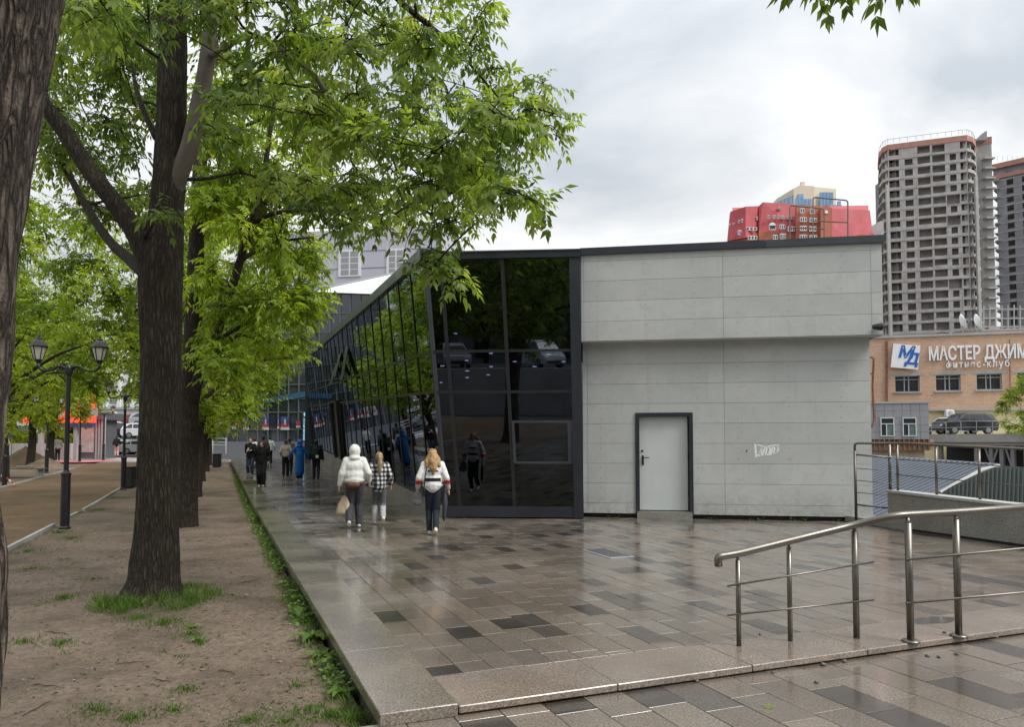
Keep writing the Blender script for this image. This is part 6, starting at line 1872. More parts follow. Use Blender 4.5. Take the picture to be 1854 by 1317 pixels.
# --- the big tree left of the centre
Y0 = TREE1.y
L_main = [limb_px(q, Y0) for q in (
    [(272, 1112, 0, 0.52), (276, 1085, 0, 0.40), (280, 1045, 0, 0.305), (284, 960, 0, 0.255), (288, 800, 0.02, 0.236), (291, 640, 0.03, 0.242), (291, 520, 0.05, 0.265), (292, 470, 0.05, 0.255), (302, 380, 0.1, 0.208), (309, 260, 0.12, 0.192), (312, 120, 0.15, 0.175), (313, 0, 0.2, 0.16), (310, -150, 0.3, 0.14), (318, -330, 0.3, 0.08)],
    [(284, 520, 0.0, 0.15), (255, 440, -0.1, 0.135), (222, 385, -0.15, 0.118), (165, 312, -0.2, 0.108), (118, 240, -0.25, 0.100), (78, 185, -0.3, 0.092), (40, 110, -0.35, 0.08), (-10, 20, -0.4, 0.06), (-80, -120, -0.5, 0.03)],
    [(302, 385, 0.12, 0.10), (322, 325, 0.06, 0.115), (343, 265, 0.0, 0.110), (357, 205, -0.05, 0.104), (372, 130, -0.1, 0.098), (380, 60, -0.12, 0.09), (384, -20, -0.1, 0.085), (392, -160, 0, 0.06), (420, -300, 0.1, 0.03)],
    [(376, 100, -0.1, 0.05), (400, 92, -0.3, 0.042), (440, 66, -0.5, 0.038), (480, 72, -0.7, 0.035), (530, 105, -0.8, 0.031), (572, 140, -0.9, 0.028), (610, 195, -0.9, 0.024), (655, 250, -0.9, 0.018), (690, 300, -0.9, 0.010)],
    [(268, 500, 0.1, 0.09), (235, 470, 0.5, 0.075), (197, 435, 0.9, 0.065), (155, 372, 1.3, 0.055), (124, 315, 1.6, 0.045), (90, 262, 1.8, 0.03)],
    [(310, -120, 0.2, 0.07), (420, -190, -0.1, 0.06), (560, -160, -0.3, 0.05), (660, -70, -0.4, 0.044), (725, 2, -0.5, 0.038), (780, 48, -0.5, 0.030), (820, 82, -0.5, 0.02), (880, 150, -0.4, 0.013), (935, 215, -0.3, 0.008)],
    [(384, 0, 0, 0.06), (450, -60, 0.6, 0.05), (560, -40, 1.2, 0.04), (660, 20, 1.6, 0.03), (740, 60, 1.8, 0.02), (850, 70, 1.8, 0.01)],
    [(282, 250, 0.1, 0.04), (262, 205, 0.3, 0.035), (248, 165, 0.5, 0.03), (240, 125, 0.7, 0.02)],
)]
poly = [(40, -380), (960, -380), (880, -60), (876, 40), (872, 110), (930, 150), (985, 170), (1015, 240), (980, 290), (935, 300), (930, 360), (880, 390), (820, 420), (760, 410), (700, 420), (610, 430), (560, 380), (430, 300), (360, 300), (345, 40), (285, 40), (270, 240), (60, 300)]
cl = []
for px, py, Yc, r in ((985, 150, 9, .30), (1000, 205, 9.2, .33), (1012, 245, 9.0, .28), (960, 200, 9.1, .34), (930, 160, 9, .35), (872, 30, 8.6, .40), (860, 90, 8.6, .4), (895, 120, 8.8, .3), (935, 265, 9.2, .3), (945, 350, 9, .26), (905, 345, 9, .33), (860, 380, 8.8, .32), (815, 400, 8.6, .34), (805, 460, 8.4, .24), (787, 492, 8.3, .2), (745, 410, 8.6, .3), (690, 405, 8.8, .30), (640, 400, 8.8, .30), (590, 405, 9.5, .28), (880, 240, 9.2, .4), (840, 310, 9, .4), (770, 360, 9, .4), (780, 470, 8.3, .2), (300, 385, 8.6, .14), (820, 505, 8.3, .14)):
    cl.append((at(px, py, Yc), r))
for _ in range(4000):
    if len(cl) > 165: break
    x, y = rng.uniform(40, 1000), rng.uniform(-380, 430)
    if not in_poly(x, y, poly): continue
    Yc = rng.uniform(7.0, 12.6)
    if 225 < x < 400 and Yc < 9.6 and y > 30: continue
    if 120 < x < 230 and Yc < 9.4 and y > 150: continue
    if y < -30 and rng.uniform() < 0.5: continue
    C = at(x, y, Yc)
    if any((C - q[0]).length < 0.33 for q in cl): continue
    cl.append((C, rng.uniform(0.38, 0.58)))
for _ in range(900):
    if len(cl) > 205: break
    x, y = rng.uniform(50, 285), rng.uniform(-20, 470)
    if y > 330 + (x - 60) * 0.62: continue
    C = at(x, y, rng.uniform(10.6, 13.8))
    if any((C - q[0]).length < 0.45 for q in cl): continue
    cl.append((C, rng.uniform(0.45, 0.65)))
build_tree('ash_tree', 'big forked tree with grass round its foot left of the paving', (TREE1.x, TREE1.y, SOIL), L_main, cl, M['bark'], M['leaf'], rng, 1.0, 4, 10, 0.9, singles=280, smooth_limbs=(2, 3), trunk_sides=96)
# --- the second tree with the long limb reaching right
Y1 = 17.2
L_2 = [limb_px(q, Y1) for q in (
    [(338, 958, 0, 0.29), (338, 930, 0, 0.25), (340, 850, 0, 0.225), (343, 720, 0, 0.215), (348, 640, 0, 0.21), (353, 520, 0.1, 0.19), (357, 400, 0.2, 0.17), (361, 320, 0.2, 0.16), (368, 240, 0.3, 0.13), (380, 120, 0.4, 0.09), (390, -20, 0.5, 0.05)],
    [(345, 745, 0, 0.14), (362, 675, -0.2, 0.13), (388, 615, -0.5, 0.115), (412, 545, -0.9, 0.10), (434, 475, -1.2, 0.09), (450, 425, -1.5, 0.08), (463, 385, -1.7, 0.072), (475, 330, -1.8, 0.06), (486, 260, -2.0, 0.05), (500, 160, -2.2, 0.03)],
    [(460, 405, -1.6, 0.055), (490, 388, -2.0, 0.05), (540, 381, -2.6, 0.045), (600, 380, -3.2, 0.04), (660, 376, -3.9, 0.035), (720, 371, -4.6, 0.03), (780, 362, -5.2, 0.022), (820, 348, -5.6, 0.014)],
    [(420, 520, -1.0, 0.06), (440, 470, -1.2, 0.05), (500, 440, -1.0, 0.04), (560, 430, -0.6, 0.02)],
    [(350, 560, 0, 0.07), (330, 500, 0.4, 0.06), (300, 420, 0.9, 0.05), (250, 350, 1.3, 0.03)],
    [(362, 640, -0.1, 0.06), (420, 600, 0.6, 0.05), (480, 570, 1.0, 0.04), (540, 560, 1.2, 0.02)],
    [(366, 300, 0.2, 0.06), (400, 245, 0.0, 0.05), (450, 225, -0.4, 0.04), (500, 205, -0.8, 0.03)],
)]
poly2 = [(360, 120), (560, 60), (600, 250), (580, 400), (575, 450), (580, 480), (560, 515), (575, 560), (560, 590), (545, 610), (520, 660), (470, 690), (410, 690), (375, 620), (360, 500)]
cl2 = []
for px, py, Yc, r in ((570, 470, 16.5, .38), (572, 560, 17, .42), (555, 585, 17, .42), (545, 610, 17.5, .45), (520, 650, 17.5, .4), (560, 500, 16.6, .5), (470, 690, 17.5, .38), (430, 700, 17.5, .34), (405, 660, 17, .4), (540, 540, 17, .55), (480, 620, 17.3, .55), (640, 390, 13.6, .35), (720, 385, 12.6, .3)):
    cl2.append((at(px, py, Yc), r))
for _ in range(4000):
    if len(cl2) > 100: break
    x, y = rng.uniform(240, 640), rng.uniform(60, 700)
    if not in_poly(x, y, poly2): continue
    C = at(x, y, rng.uniform(14.8, 20.5))
    if any((C - q[0]).length < 0.5 for q in cl2): continue
    cl2.append((C, rng.uniform(0.6, 0.85)))
b1 = at(338, 955, Y1)
build_tree('ash_tree', 'second tree of the row with a long limb reaching right', (b1.x, b1.y, SOIL), L_2, cl2, M['bark'], M['leaf_far'], rng, 1.25, 4, 8, 0.85)
# --- the near trunk at the left edge
YN = 2.75
nt_pts = []
for z_, epx, r_ in ((-0.25, 40, 0.42), (0.05, 26, 0.35), (0.5, 15, 0.31), (1.0, 16, 0.305), (1.28, 18, 0.30), (1.52, 0, 0.275), (2.0, 10, 0.278), (2.5, 26, 0.285), (2.95, 52, 0.295), (3.4, 88, 0.31), (3.8, 120, 0.29)):
    ae = math.atan((927 - epx) / F); x_ = -2.2
    for _ in range(30):
        x_ = -YN * math.tan(ae + math.asin(min(0.9, r_ / math.hypot(x_, YN))))
    nt_pts.append((x_, z_, r_))
nt_pts += [(nt_pts[-1][0] + 0.1, 4.6, 0.22), (nt_pts[-1][0] + 0.2, 6.0, 0.15), (nt_pts[-1][0] + 0.3, 7.5, 0.06)]
XN = nt_pts[-4][0]
L_n = [([Vector((x, YN, z)) for x, z, r in nt_pts], [r for x, z, r in nt_pts]),
       ([Vector((XN - 0.05, YN, 3.5)), Vector((-1.3, YN + 0.2, 4.6)), Vector((-0.2, YN + 0.7, 5.3)), Vector((1.0, YN + 1.4, 5.5)), Vector((1.9, YN + 2.0, 5.25)), Vector((2.1, YN + 2.3, 4.95))], [0.16, 0.10, 0.07, 0.045, 0.02, 0.008]),
       ([Vector((XN, YN, 3.6)), Vector((-3.0, YN - 0.3, 4.8)), Vector((-4.0, YN - 0.2, 5.8))], [0.14, 0.09, 0.05]),
       ([Vector((XN + 0.05, YN, 4.2)), Vector((-1.8, YN - 1.5, 5.4)), Vector((-1.2, YN - 3.0, 6.2))], [0.13, 0.08, 0.04])]
cln = [(at(1485, -40, 5.0), 0.12), (at(1530, -55, 5.05), 0.13), (at(1580, -60, 5.1), 0.14), (at(1630, -75, 5.2), 0.12), (at(1590, -110, 5.0), 0.2)]
for _ in range(600):
    if len(cln) > 48: break
    C = Vector((rng.uniform(-5.5, 1.2), rng.uniform(-1.5, 5.5), rng.uniform(5.2, 8.0)))
    s_ = (C - CAM)
    if s_.y > 0.4 and (HORIZON - F * s_.z / s_.y) > -120 - 900 / s_.y: continue
    if any((C - q[0]).length < 0.7 for q in cln): continue
    cln.append((C, rng.uniform(0.5, 0.8)))
build_tree('old_tree', 'thick furrowed trunk cut by the left edge of the photo', (-2.2, YN, SOIL), L_n, cln, M['bark_big'], M['leaf'], rng, 1.0, 4, 7, 0.8, trunk_sides=150)

# --- trees of one pattern: built once in three variants, copied along the alley
def generic(seed, H=10.5, base=3.0, rad=3.8, n=84, scale=1.6, leaf_m=None, name='alley_tree', tr=0.24):
    rg = np.random.default_rng(seed)
    limbs = [([Vector((0, 0, -0.2)), Vector((0.02, 0, 0.3)), Vector((rg.normal(0, .06), rg.normal(0, .06), base * 0.6)), Vector((rg.normal(0, .1), rg.normal(0, .1), base)), Vector((rg.normal(0, .25), rg.normal(0, .25), H * 0.6)), Vector((rg.normal(0, .4), rg.normal(0, .4), H * 0.92))], [tr * 1.35, tr, tr * 0.88, tr * 0.85, tr * 0.45, 0.03])]
    for k in range(6):
        t = k * 2 * math.pi / 6 + rg.uniform(-.4, .4); z0_ = base * rg.uniform(0.78, 1.25)
        d = Vector((math.cos(t), math.sin(t), 0)); L = rad * rg.uniform(0.6, 0.9)
        limbs.append(([Vector((0, 0, z0_)), d * L * 0.35 + Vector((0, 0, z0_ + L * 0.35)), d * L * 0.7 + Vector((0, 0, z0_ + L * 0.6)), d * L + Vector((0, 0, z0_ + L * 0.72))], [tr * 0.42, tr * 0.3, tr * 0.2, 0.02]))
    cl_ = []
    for _ in range(5000):
        if len(cl_) >= n: break
        u_ = rg.normal(0, 1, 3); u_ /= np.linalg.norm(u_); f = rg.uniform(0.35, 1.0) ** 0.5
        zc_ = (H + base * 0.85) / 2
        C = Vector((u_[0] * rad * f, u_[1] * rad * f, zc_ + u_[2] * (H - base * 0.85) / 2 * f))
        if any((C - q[0]).length < 0.62 for q in cl_): continue
        cl_.append((C, rg.uniform(0.62, 0.95)))
    return build_tree(name, 'x', (0, 0, 0), limbs, cl_, M['bark'], leaf_m or M['leaf_far'], rg, scale, 3, 7, 0.85, trunk_sides=14)
VAR = [generic(21), generic(22, H=11.5, rad=4.0), generic(23, H=9.5, base=2.7, rad=3.4)]
vused = [False] * 3
def put_tree(v, loc, rz, sc, label, group):
    o = VAR[v] if not vused[v] else copy_tree(VAR[v])
    vused[v] = True
    o.location = loc; o.rotation_euler = (0, 0, rz); o.scale = (sc, sc, sc)
    tag(o, label, 'tree', group)
g1 = 'trees of the row along the paving'
for i, (px, py, D, v, sc, lab) in enumerate(((352, 905, 25.5, 0, 0.95, 'third tree of the row along the paving'), (362, 880, 33.5, 1, 0.9, 'fourth tree of the row along the paving'), (371, 862, 41.5, 2, 0.95, 'fifth tree of the row along the paving'), (378, 846, 49.0, 0, 0.9, 'farthest tree of the row along the paving'))):
    a = at(px, py, D); put_tree(v, (a.x, D, SOIL + gz(D)), 1.3 * i, sc, lab, g1)
g2 = 'trees beyond the sand path'
for i, (px, D, v, sc, lab) in enumerate(((-30, 22.0, 1, 0.9, 'tree beyond the path at the left edge, nearest of its row'), (6, 33.0, 0, 1.0, 'tree whose trunk stands at the left edge beyond the bench'), (55, 45.0, 1, 1.0, 'tree with its trunk in front of the sand heap'), (92, 51.0, 2, 1.05, 'tree behind the nearest lamp post, right of the sand heap'), (-60, 40.0, 2, 1.0, 'tree beyond the left edge, half out of the photo'), (128, 63.0, 1, 0.9, 'small tree beside the kiosk'), (20, 64.0, 0, 1.1, 'tree over the hedge by the street'))):
    a = at(px, 840, D); put_tree(v, (a.x, D, SOIL + gz(D)), 0.9 * i + 0.4, sc, lab, g2)
# shade trees behind the photographer, mirrored in the dark front glass
for i, (x, y, v, sc) in enumerate(((-9, -27, 1, 1.15), (-3.5, -29, 0, 1.2), (3.5, -28, 2, 1.2), (9.5, -27, 1, 1.1), (-15, -27, 2, 1.2))):
    put_tree(v, (x, y, 0.5), i * 1.1, sc, 'tree behind the camera, number %s from the left in the mirrored row' % ('one', 'two', 'three', 'four', 'five')[[1, 2, 3, 4, 0][i]], 'trees behind the camera')
# tree at the right by the deck
dkf, zd_ = DECK
s_ = dkf.sz(1868, 790, -1.0)[0]; p_ = dkf.pt(s_, zd_, -1.0)
put_tree(0, (p_.x + 0.6, p_.y, zd_ - 2.8), 2.2, 0.70, 'bright green tree at the right edge before the brick wall', 'trees by the deck')
# hedge
hw_, hz_ = HEDGE
rgh = np.random.default_rng(77)
n = 9000
A = np.stack([rgh.uniform(0.3, hw_.len - 0.3, n), rgh.uniform(-1.2, -0.1, n), rgh.uniform(0, 0.95, n)], 1)
P3 = np.array([tuple(hw_.pt(a, hz_ + c * (0.85 + 0.15 * math.sin(a * 1.7)), b)) for a, b, c in A])
D3 = nrm_rows(rgh.normal(0, 1, (n, 3)) + np.array([0, -0.3, 0.4]))
me = leaflet_mesh('hedge', P3, D3, nrm_rows(np.cross(D3, rgh.normal(0, 1, (n, 3)))) * 0.05, np.full(n, 0.22), rgh.uniform(0, 1, n), M['leaf_far'])
tag(link_mesh('hedge', me), 'clipped green hedge above the low wall by the street', 'hedge')

# ---------------------------------------------------------------- grass and weeds
def blades(P3, H, W_b, rg, lean=0.5, tint=None):
    n = len(P3)
    d = rg.normal(0, lean, (n, 3)); d[:, 2] = 1.0
    d = nrm_rows(d)
    wv = np.cross(d, rg.normal(0, 1, (n, 3))); wv = nrm_rows(wv) * W_b
    return P3, d, wv, H, (rg.uniform(0, 1, n) if tint is None else tint)
rg = np.random.default_rng(5)
PB, HB, WB, TB = [], [], [], []
def scatter(cx, cy, r, n, h, w_=0.004, ell=1.0, tb=0.5):
    t = rg.uniform(0, 2 * math.pi, n); q = np.abs(rg.normal(0, 0.5, n)) * r
    x = cx + q * np.cos(t); y = cy + q * np.sin(t) * ell
    for a, b, dd in zip(x, y, q):
        u_, n_ = unof((a, b))
        if n_ > 0.03: continue
        z = soil_z(a, b) + gz(b) - 0.005
        PB.append((a, b, z)); HB.append(h * rg.uniform(0.45, 1.15) * max(0.35, 1 - 0.5 * dd / r)); WB.append(w_ * rg.uniform(0.7, 1.3)); TB.append(min(1, max(0, tb + rg.normal(0, 0.22))))
tx_, ty_ = TREE1.x, TREE1.y
for k in range(26):
    t = rg.uniform(-2.2, 0.35); q_ = rg.uniform(0.40, 0.75); scatter(tx_ + q_ * math.cos(t), ty_ + q_ * math.sin(t) - 0.06, 0.22, int(rg.uniform(30, 120)), rg.uniform(0.12, 0.30), 0.0038, tb=0.6)
for k in range(22):
    t = rg.uniform(-2.35, -0.55); q_ = rg.uniform(0.50, 0.68); scatter(tx_ - 0.08 + q_ * math.cos(t), ty_ + q_ * math.sin(t), 0.16, int(rg.uniform(15, 75)), rg.uniform(0.10, 0.28), 0.0036, tb=0.5)
for px, py, r, n, h in ((340, 1070, .45, 420, .13), (300, 1130, .4, 330, .10), (250, 1120, .35, 200, .09), (345, 1150, .3, 160, .08), (362, 1165, .12, 60, .12), (115, 1085, .35, 220, .10), (110, 1168, .25, 160, .08), (45, 1165, .3, 160, .07), (170, 1050, .3, 120, .06), (180, 1290, .30, 260, .06), (240, 1300, .3, 240, .06), (335, 1250, .22, 150, .06), (315, 1285, .2, 130, .07), (450, 1305, .5, 420, .045), (520, 1310, .45, 380, .05), (535, 1245, .2, 110, .05), (120, 1015, .5, 120, .05), (250, 1000, .4, 120, .05), (420, 1080, .3, 60, .05), (60, 1030, .6, 200, .06), (130, 975, .7, 350, .07), (105, 965, .4, 240, .12), (50, 1000, .7, 260, .08), (180, 925, .8, 300, .09), (205, 905, .9, 260, .09), (600, 1300, .3, 300, .09), (640, 1310, .2, 240, .12), (560, 1290, .3, 200, .06)):
    c = G(px, py, SOIL); scatter(c.x, c.y, r, n, h)
for _ in range(170):                                    # sparse tufts all over the soil
    u_, n_ = rg.uniform(-4, 12), rg.uniform(-4.3, -0.3)
    p = UN(u_, n_); scatter(p.x, p.y, rg.uniform(0.08, 0.3), int(rg.uniform(8, 34)), rg.uniform(0.025, 0.07), 0.003, tb=0.4)
u_ = -1.5
while u_ < 30:                                          # fringe along the kerb
    p = UN(u_, rg.uniform(-0.16, 0.0)); big = mnoise.noise(Vector((u_ * 0.7, 3, 1)))
    scatter(p.x, p.y, 0.17, int(16 + 26 * max(0, big + 0.35)), 0.10 + 0.12 * max(0, big + 0.2), 0.0045, tb=0.55)
    u_ += 0.11
P3 = np.array(PB); n = len(P3)
B_, D_, W_2, H_, T_ = blades(P3, np.array(HB), np.array(WB)[:, None], rg, 0.42, np.array(TB))
o = link_mesh('grass', leaflet_mesh('grass', B_, D_, W_2, H_, T_, M['grass'])); tag(o, 'patchy green grass and tufts on the soil strip', 'grass', kind='stuff')
# low leafy cover along the kerb
n = 5200
uu = rg.uniform(1.0, 36, n); nn_ = -np.abs(rg.normal(0, 0.10, n)) - 0.01
keep = np.array([mnoise.noise(Vector((a * 0.55, 7, 2))) > -0.18 for a in uu]); uu, nn_ = uu[keep], nn_[keep]
P3 = []
for a, b in zip(uu, nn_):
    p = UN(a, b); P3.append((p.x, p.y, soil_z(p.x, p.y) + gz(p.y) + rg.uniform(0.0, 0.13) * (1 - abs(b) * 2)))
P3 = np.array(P3); n = len(P3)
D3 = nrm_rows(rg.normal(0, 1, (n, 3)) * np.array([1, 1, 0.4]) + np.array([0, 0, 0.25]))
L3 = rg.uniform(0.03, 0.07, n)
me = leaflet_mesh('ground_cover', P3, D3, nrm_rows(np.cross(D3, np.array([0, 0, 1.0]) + rg.normal(0, 0.3, (n, 3)))) * (L3 * 0.35)[:, None], L3, rg.uniform(0.3, 1, n), M['grass'])
tag(link_mesh('ground_cover', me), 'small leafy weeds along the foot of the kerb', 'weeds', kind='stuff')
# broad leaved weeds as single plants
def weed(px, py, nl, Lw, lab, seed, z=SOIL, upr=0.5):
    c = G(px, py, z); c.z = soil_z(c.x, c.y) + gz(c.y)
    rg_ = random.Random(seed)
    root = empty('weed_plant', c, label=lab, cat='weed')
    for i in range(nl):
        t = 2 * math.pi * i / nl + rg_.uniform(-.3, .3); L = Lw * rg_.uniform(0.6, 1.1); el = rg_.uniform(0.25, 0.25 + upr)
        d = Vector((math.cos(t), math.sin(t), 0)); s = Vector((-d.y, d.x, 0))
        vs, fs = [], []
        for k in range(6):
            f = k / 5; w_ = L * 0.16 * math.sin(math.pi * min(0.98, 0.12 + f * 0.88)) ** 0.8
            p = d * (L * f * math.cos(el)) + Vector((0, 0, L * (math.sin(el) * f * 1.6 - 0.75 * f * f)))
            vs += [p - s * w_ + Vector((0, 0, w_ * 0.4)), p, p + s * w_ + Vector((0, 0, w_ * 0.4))]
        for k in range(5):
            fs += [(k * 3, k * 3 + 1, k * 3 + 4, k * 3 + 3), (k * 3 + 1, k * 3 + 2, k * 3 + 5, k * 3 + 4)]
        mb = MB(); mb.add(vs, fs); me = mb.mesh('leaf', smooth=True)
        a_ = me.attributes.new('tint', 'FLOAT', 'POINT'); a_.data.foreach_set('value', np.full(len(me.vertices), rg_.uniform(0.4, 1.0), np.float32))
        link_mesh('leaf', me, M['grass'], root)
for k, (px, py, nl, L, lab) in enumerate(((560, 1095, 9, .26, 'leafy dock plant leaning on the kerb, farthest of the big weeds'), (548, 1125, 10, .30, 'broad leaved weed at the kerb with pale leaf undersides'), (568, 1160, 11, .28, 'spreading weed rosette below the dock plant'), (585, 1190, 8, .24, 'dandelion like weed at the kerb above the bare soil'), (362, 1160, 7, .16, 'small dandelion on the bare soil right of the big tree'), (345, 1140, 6, .14, 'small bright weed just below the grass of the big tree'), (622, 1265, 8, .22, 'weed in the corner of soil and kerb near the bottom'), (515, 1060, 8, .18, 'low weed at the kerb nearest the second tree'))):
    weed(px, py, nl, L, lab, k)
# ---------------------------------------------------------------- people
def cloth(name, col, rough=0.85, var=0.12, fn=None):
    t = NT(name); v = t.coord()
    c = t.ramp(t.noise(v, 7.0, 4), [(0.3, c3(col, 1 - var)), (0.7, c3(col, 1 + var))])
    if fn: c = fn(t, v, c)
    h = t.math('ADD', t.noise(v, 11.0, 4, 0.6), t.math('MULTIPLY', t.noise(v, 220.0, 2), 0.15))
    t.bsdf(col=c, rough=rough, normal=t.bump(h, 0.55, 0.03), spec=0.25)
    return t.m
def zmask(t, v, lo, hi, ch=2):
    s = t.n('ShaderNodeSeparateXYZ', {0: v}).outputs[ch]
    return t.math('MULTIPLY', t.math('GREATER_THAN', s, lo), t.math('LESS_THAN', s, hi))
def plaid(t, v, c):
    s = t.n('ShaderNodeSeparateXYZ', {0: v})
    a = t.math('GREATER_THAN', t.math('SINE', t.math('MULTIPLY', t.math('ADD', s.outputs[0], t.math('MULTIPLY', s.outputs[1], 0.6)), 62.0)), 0.0)
    b = t.math('GREATER_THAN', t.math('SINE', t.math('MULTIPLY', s.outputs[2], 62.0)), 0.0)
    k = t.math('MULTIPLY', t.math('ADD', a, b), 0.5)
    return t.ramp(k, [(0.1, (0.62, 0.62, 0.62)), (0.5, (0.13, 0.13, 0.14)), (0.9, (0.012, 0.012, 0.016))], 'LINEAR')
def sport(t, v, c):
    s = t.n('ShaderNodeSeparateXYZ', {0: v})
    ax = t.math('ABSOLUTE', s.outputs[0])
    arm = t.math('GREATER_THAN', ax, 0.215)
    red = t.math('MULTIPLY', zmask(t, v, 1.00, 1.08), arm)
    blk = t.math('MULTIPLY', zmask(t, v, 1.06, 1.13), t.math('LESS_THAN', ax, 0.16))
    prn = t.math('MULTIPLY', zmask(t, v, 1.25, 1.285), t.math('LESS_THAN', ax, 0.10))
    c = t.mix(red, c, (0.50, 0.015, 0.03)); c = t.mix(blk, c, (0.012, 0.012, 0.015)); c = t.mix(prn, c, (0.03, 0.03, 0.04))
    return t.mix(t.math('MULTIPLY', zmask(t, v, 0.7, 1.0), arm), c, (0.42, 0.42, 0.42))
def jeans2(t, v, c):
    return t.mix(zmask(t, v, 0.0, 0.44), c, (0.34, 0.35, 0.37))
CL = dict(white=cloth('white_fleece', (0.66, 0.67, 0.64)), plaid=cloth('plaid_flannel', (0.5, 0.5, 0.5), fn=plaid), sport=cloth('sport_jacket', (0.68, 0.68, 0.68), 0.6, fn=sport), black=cloth('black_cloth', (0.012, 0.012, 0.014)), charcoal=cloth('charcoal_denim', (0.045, 0.046, 0.055)), navy=cloth('navy_denim', (0.025, 0.033, 0.06)), dk=cloth('dark_jeans', (0.018, 0.024, 0.036)), blue=cloth('blue_raincoat', (0.012, 0.12, 0.42), 0.38), green=cloth('dark_green_jacket', (0.02, 0.032, 0.028)), beige=cloth('beige_top', (0.42, 0.37, 0.31)), grey2=cloth('two_tone_jeans', (0.10, 0.105, 0.12), fn=jeans2), pink=cloth('pink_top', (0.5, 0.3, 0.27)), brown=cloth('brown_leather', (0.11, 0.05, 0.025), 0.5), canvas=cloth('canvas', (0.42, 0.35, 0.25)), grey=cloth('grey_cloth', (0.16, 0.16, 0.165)), wshirt=cloth('white_shirt', (0.75, 0.75, 0.74)), shoe_w=mat('white_shoe', (0.55, 0.53, 0.52), 0.6), shoe_k=mat('dark_shoe', (0.03, 0.025, 0.022), 0.6))
HAIR = dict(blonde=mat('blonde_hair', (0.34, 0.20, 0.085), 0.5, var=0.35, vs=18, bump=0.8, bs=60, bd=0.01), straw=mat('straw_hair', (0.30, 0.21, 0.10), 0.5, var=0.3, vs=18, bump=0.8, bs=60, bd=0.01), brown=mat('brown_hair', (0.045, 0.025, 0.015), 0.5, var=0.3, vs=18, bump=0.6, bs=60), black=mat('black_hair', (0.012, 0.01, 0.009), 0.45, var=0.3))
LIVE = []
def blob(name, prims, m, parent, vox=0.016, sm=4, wr=0.0):
    mb = MB()
    for p in prims:
        if p[0] == 'c':                                # capsule chain: points, radii
            pts = [Vector(q) for q in p[1]]; r = p[2]
            mb.tube(pts, r, 10)
            for q, rr in zip(pts, r): mb.ell(q, (rr, rr, rr), 10, 6)
        else: mb.ell(p[1], p[2], 14, 10, p[3] if len(p) > 3 else None)
    o = mb.build(name, m, parent, local=True, smooth=True)
    r = o.modifiers.new('r', 'REMESH'); r.mode = 'VOXEL'; r.voxel_size = vox; r.use_smooth_shade = True
    s = o.modifiers.new('s', 'SMOOTH'); s.iterations = sm; s.factor = 0.5
    if wr:
        tx = bpy.data.textures.get('folds') or bpy.data.textures.new('folds', 'CLOUDS'); tx.noise_scale = 0.11
        d = o.modifiers.new('d', 'DISPLACE'); d.texture = tx; d.strength = wr; d.mid_level = 0.5; d.texture_coords = 'LOCAL'
    LIVE.append(o)
    return o
def ik(a, b, l1, l2, hint):
    a, b, hint = Vector(a), Vector(b), Vector(hint)
    d = b - a; L = min(d.length, (l1 + l2) * 0.999); dn = d.normalized()
    x = (l1 * l1 - l2 * l2 + L * L) / (2 * L); h = math.sqrt(max(0, l1 * l1 - x * x))
    hp = (hint - dn * hint.dot(dn)).normalized()
    return a + dn * x + hp * h
def hand_prims(w_, dr, side, curl=0.5):
    """palm and five fingers; dr = direction of the hand, side = thumb side direction"""
    w_, dr, side = Vector(w_), Vector(dr).normalized(), Vector(side).normalized()
    nrm = dr.cross(side).normalized()
    pr = [('c', [w_, w_ + dr * 0.045, w_ + dr * 0.085], [0.024, 0.030, 0.027])]
    for i, (off, L) in enumerate(((0.026, 0.068), (0.009, 0.076), (-0.009, 0.070), (-0.026, 0.055))):
        b = w_ + dr * 0.085 + side * off
        k = b + dr * L * 0.5 + nrm * 0.010 * curl; t = k + dr * L * 0.45 + nrm * 0.035 * curl
        pr.append(('c', [b - dr * 0.02, b, k, t], [0.0095, 0.0095, 0.0085, 0.007]))
    b = w_ + dr * 0.03 + side * 0.024
    pr.append(('c', [b, b + (side * 0.7 + dr * 0.7) * 0.035, b + (side * 0.5 + dr * 0.9) * 0.07], [0.012, 0.0105, 0.008]))
    return pr
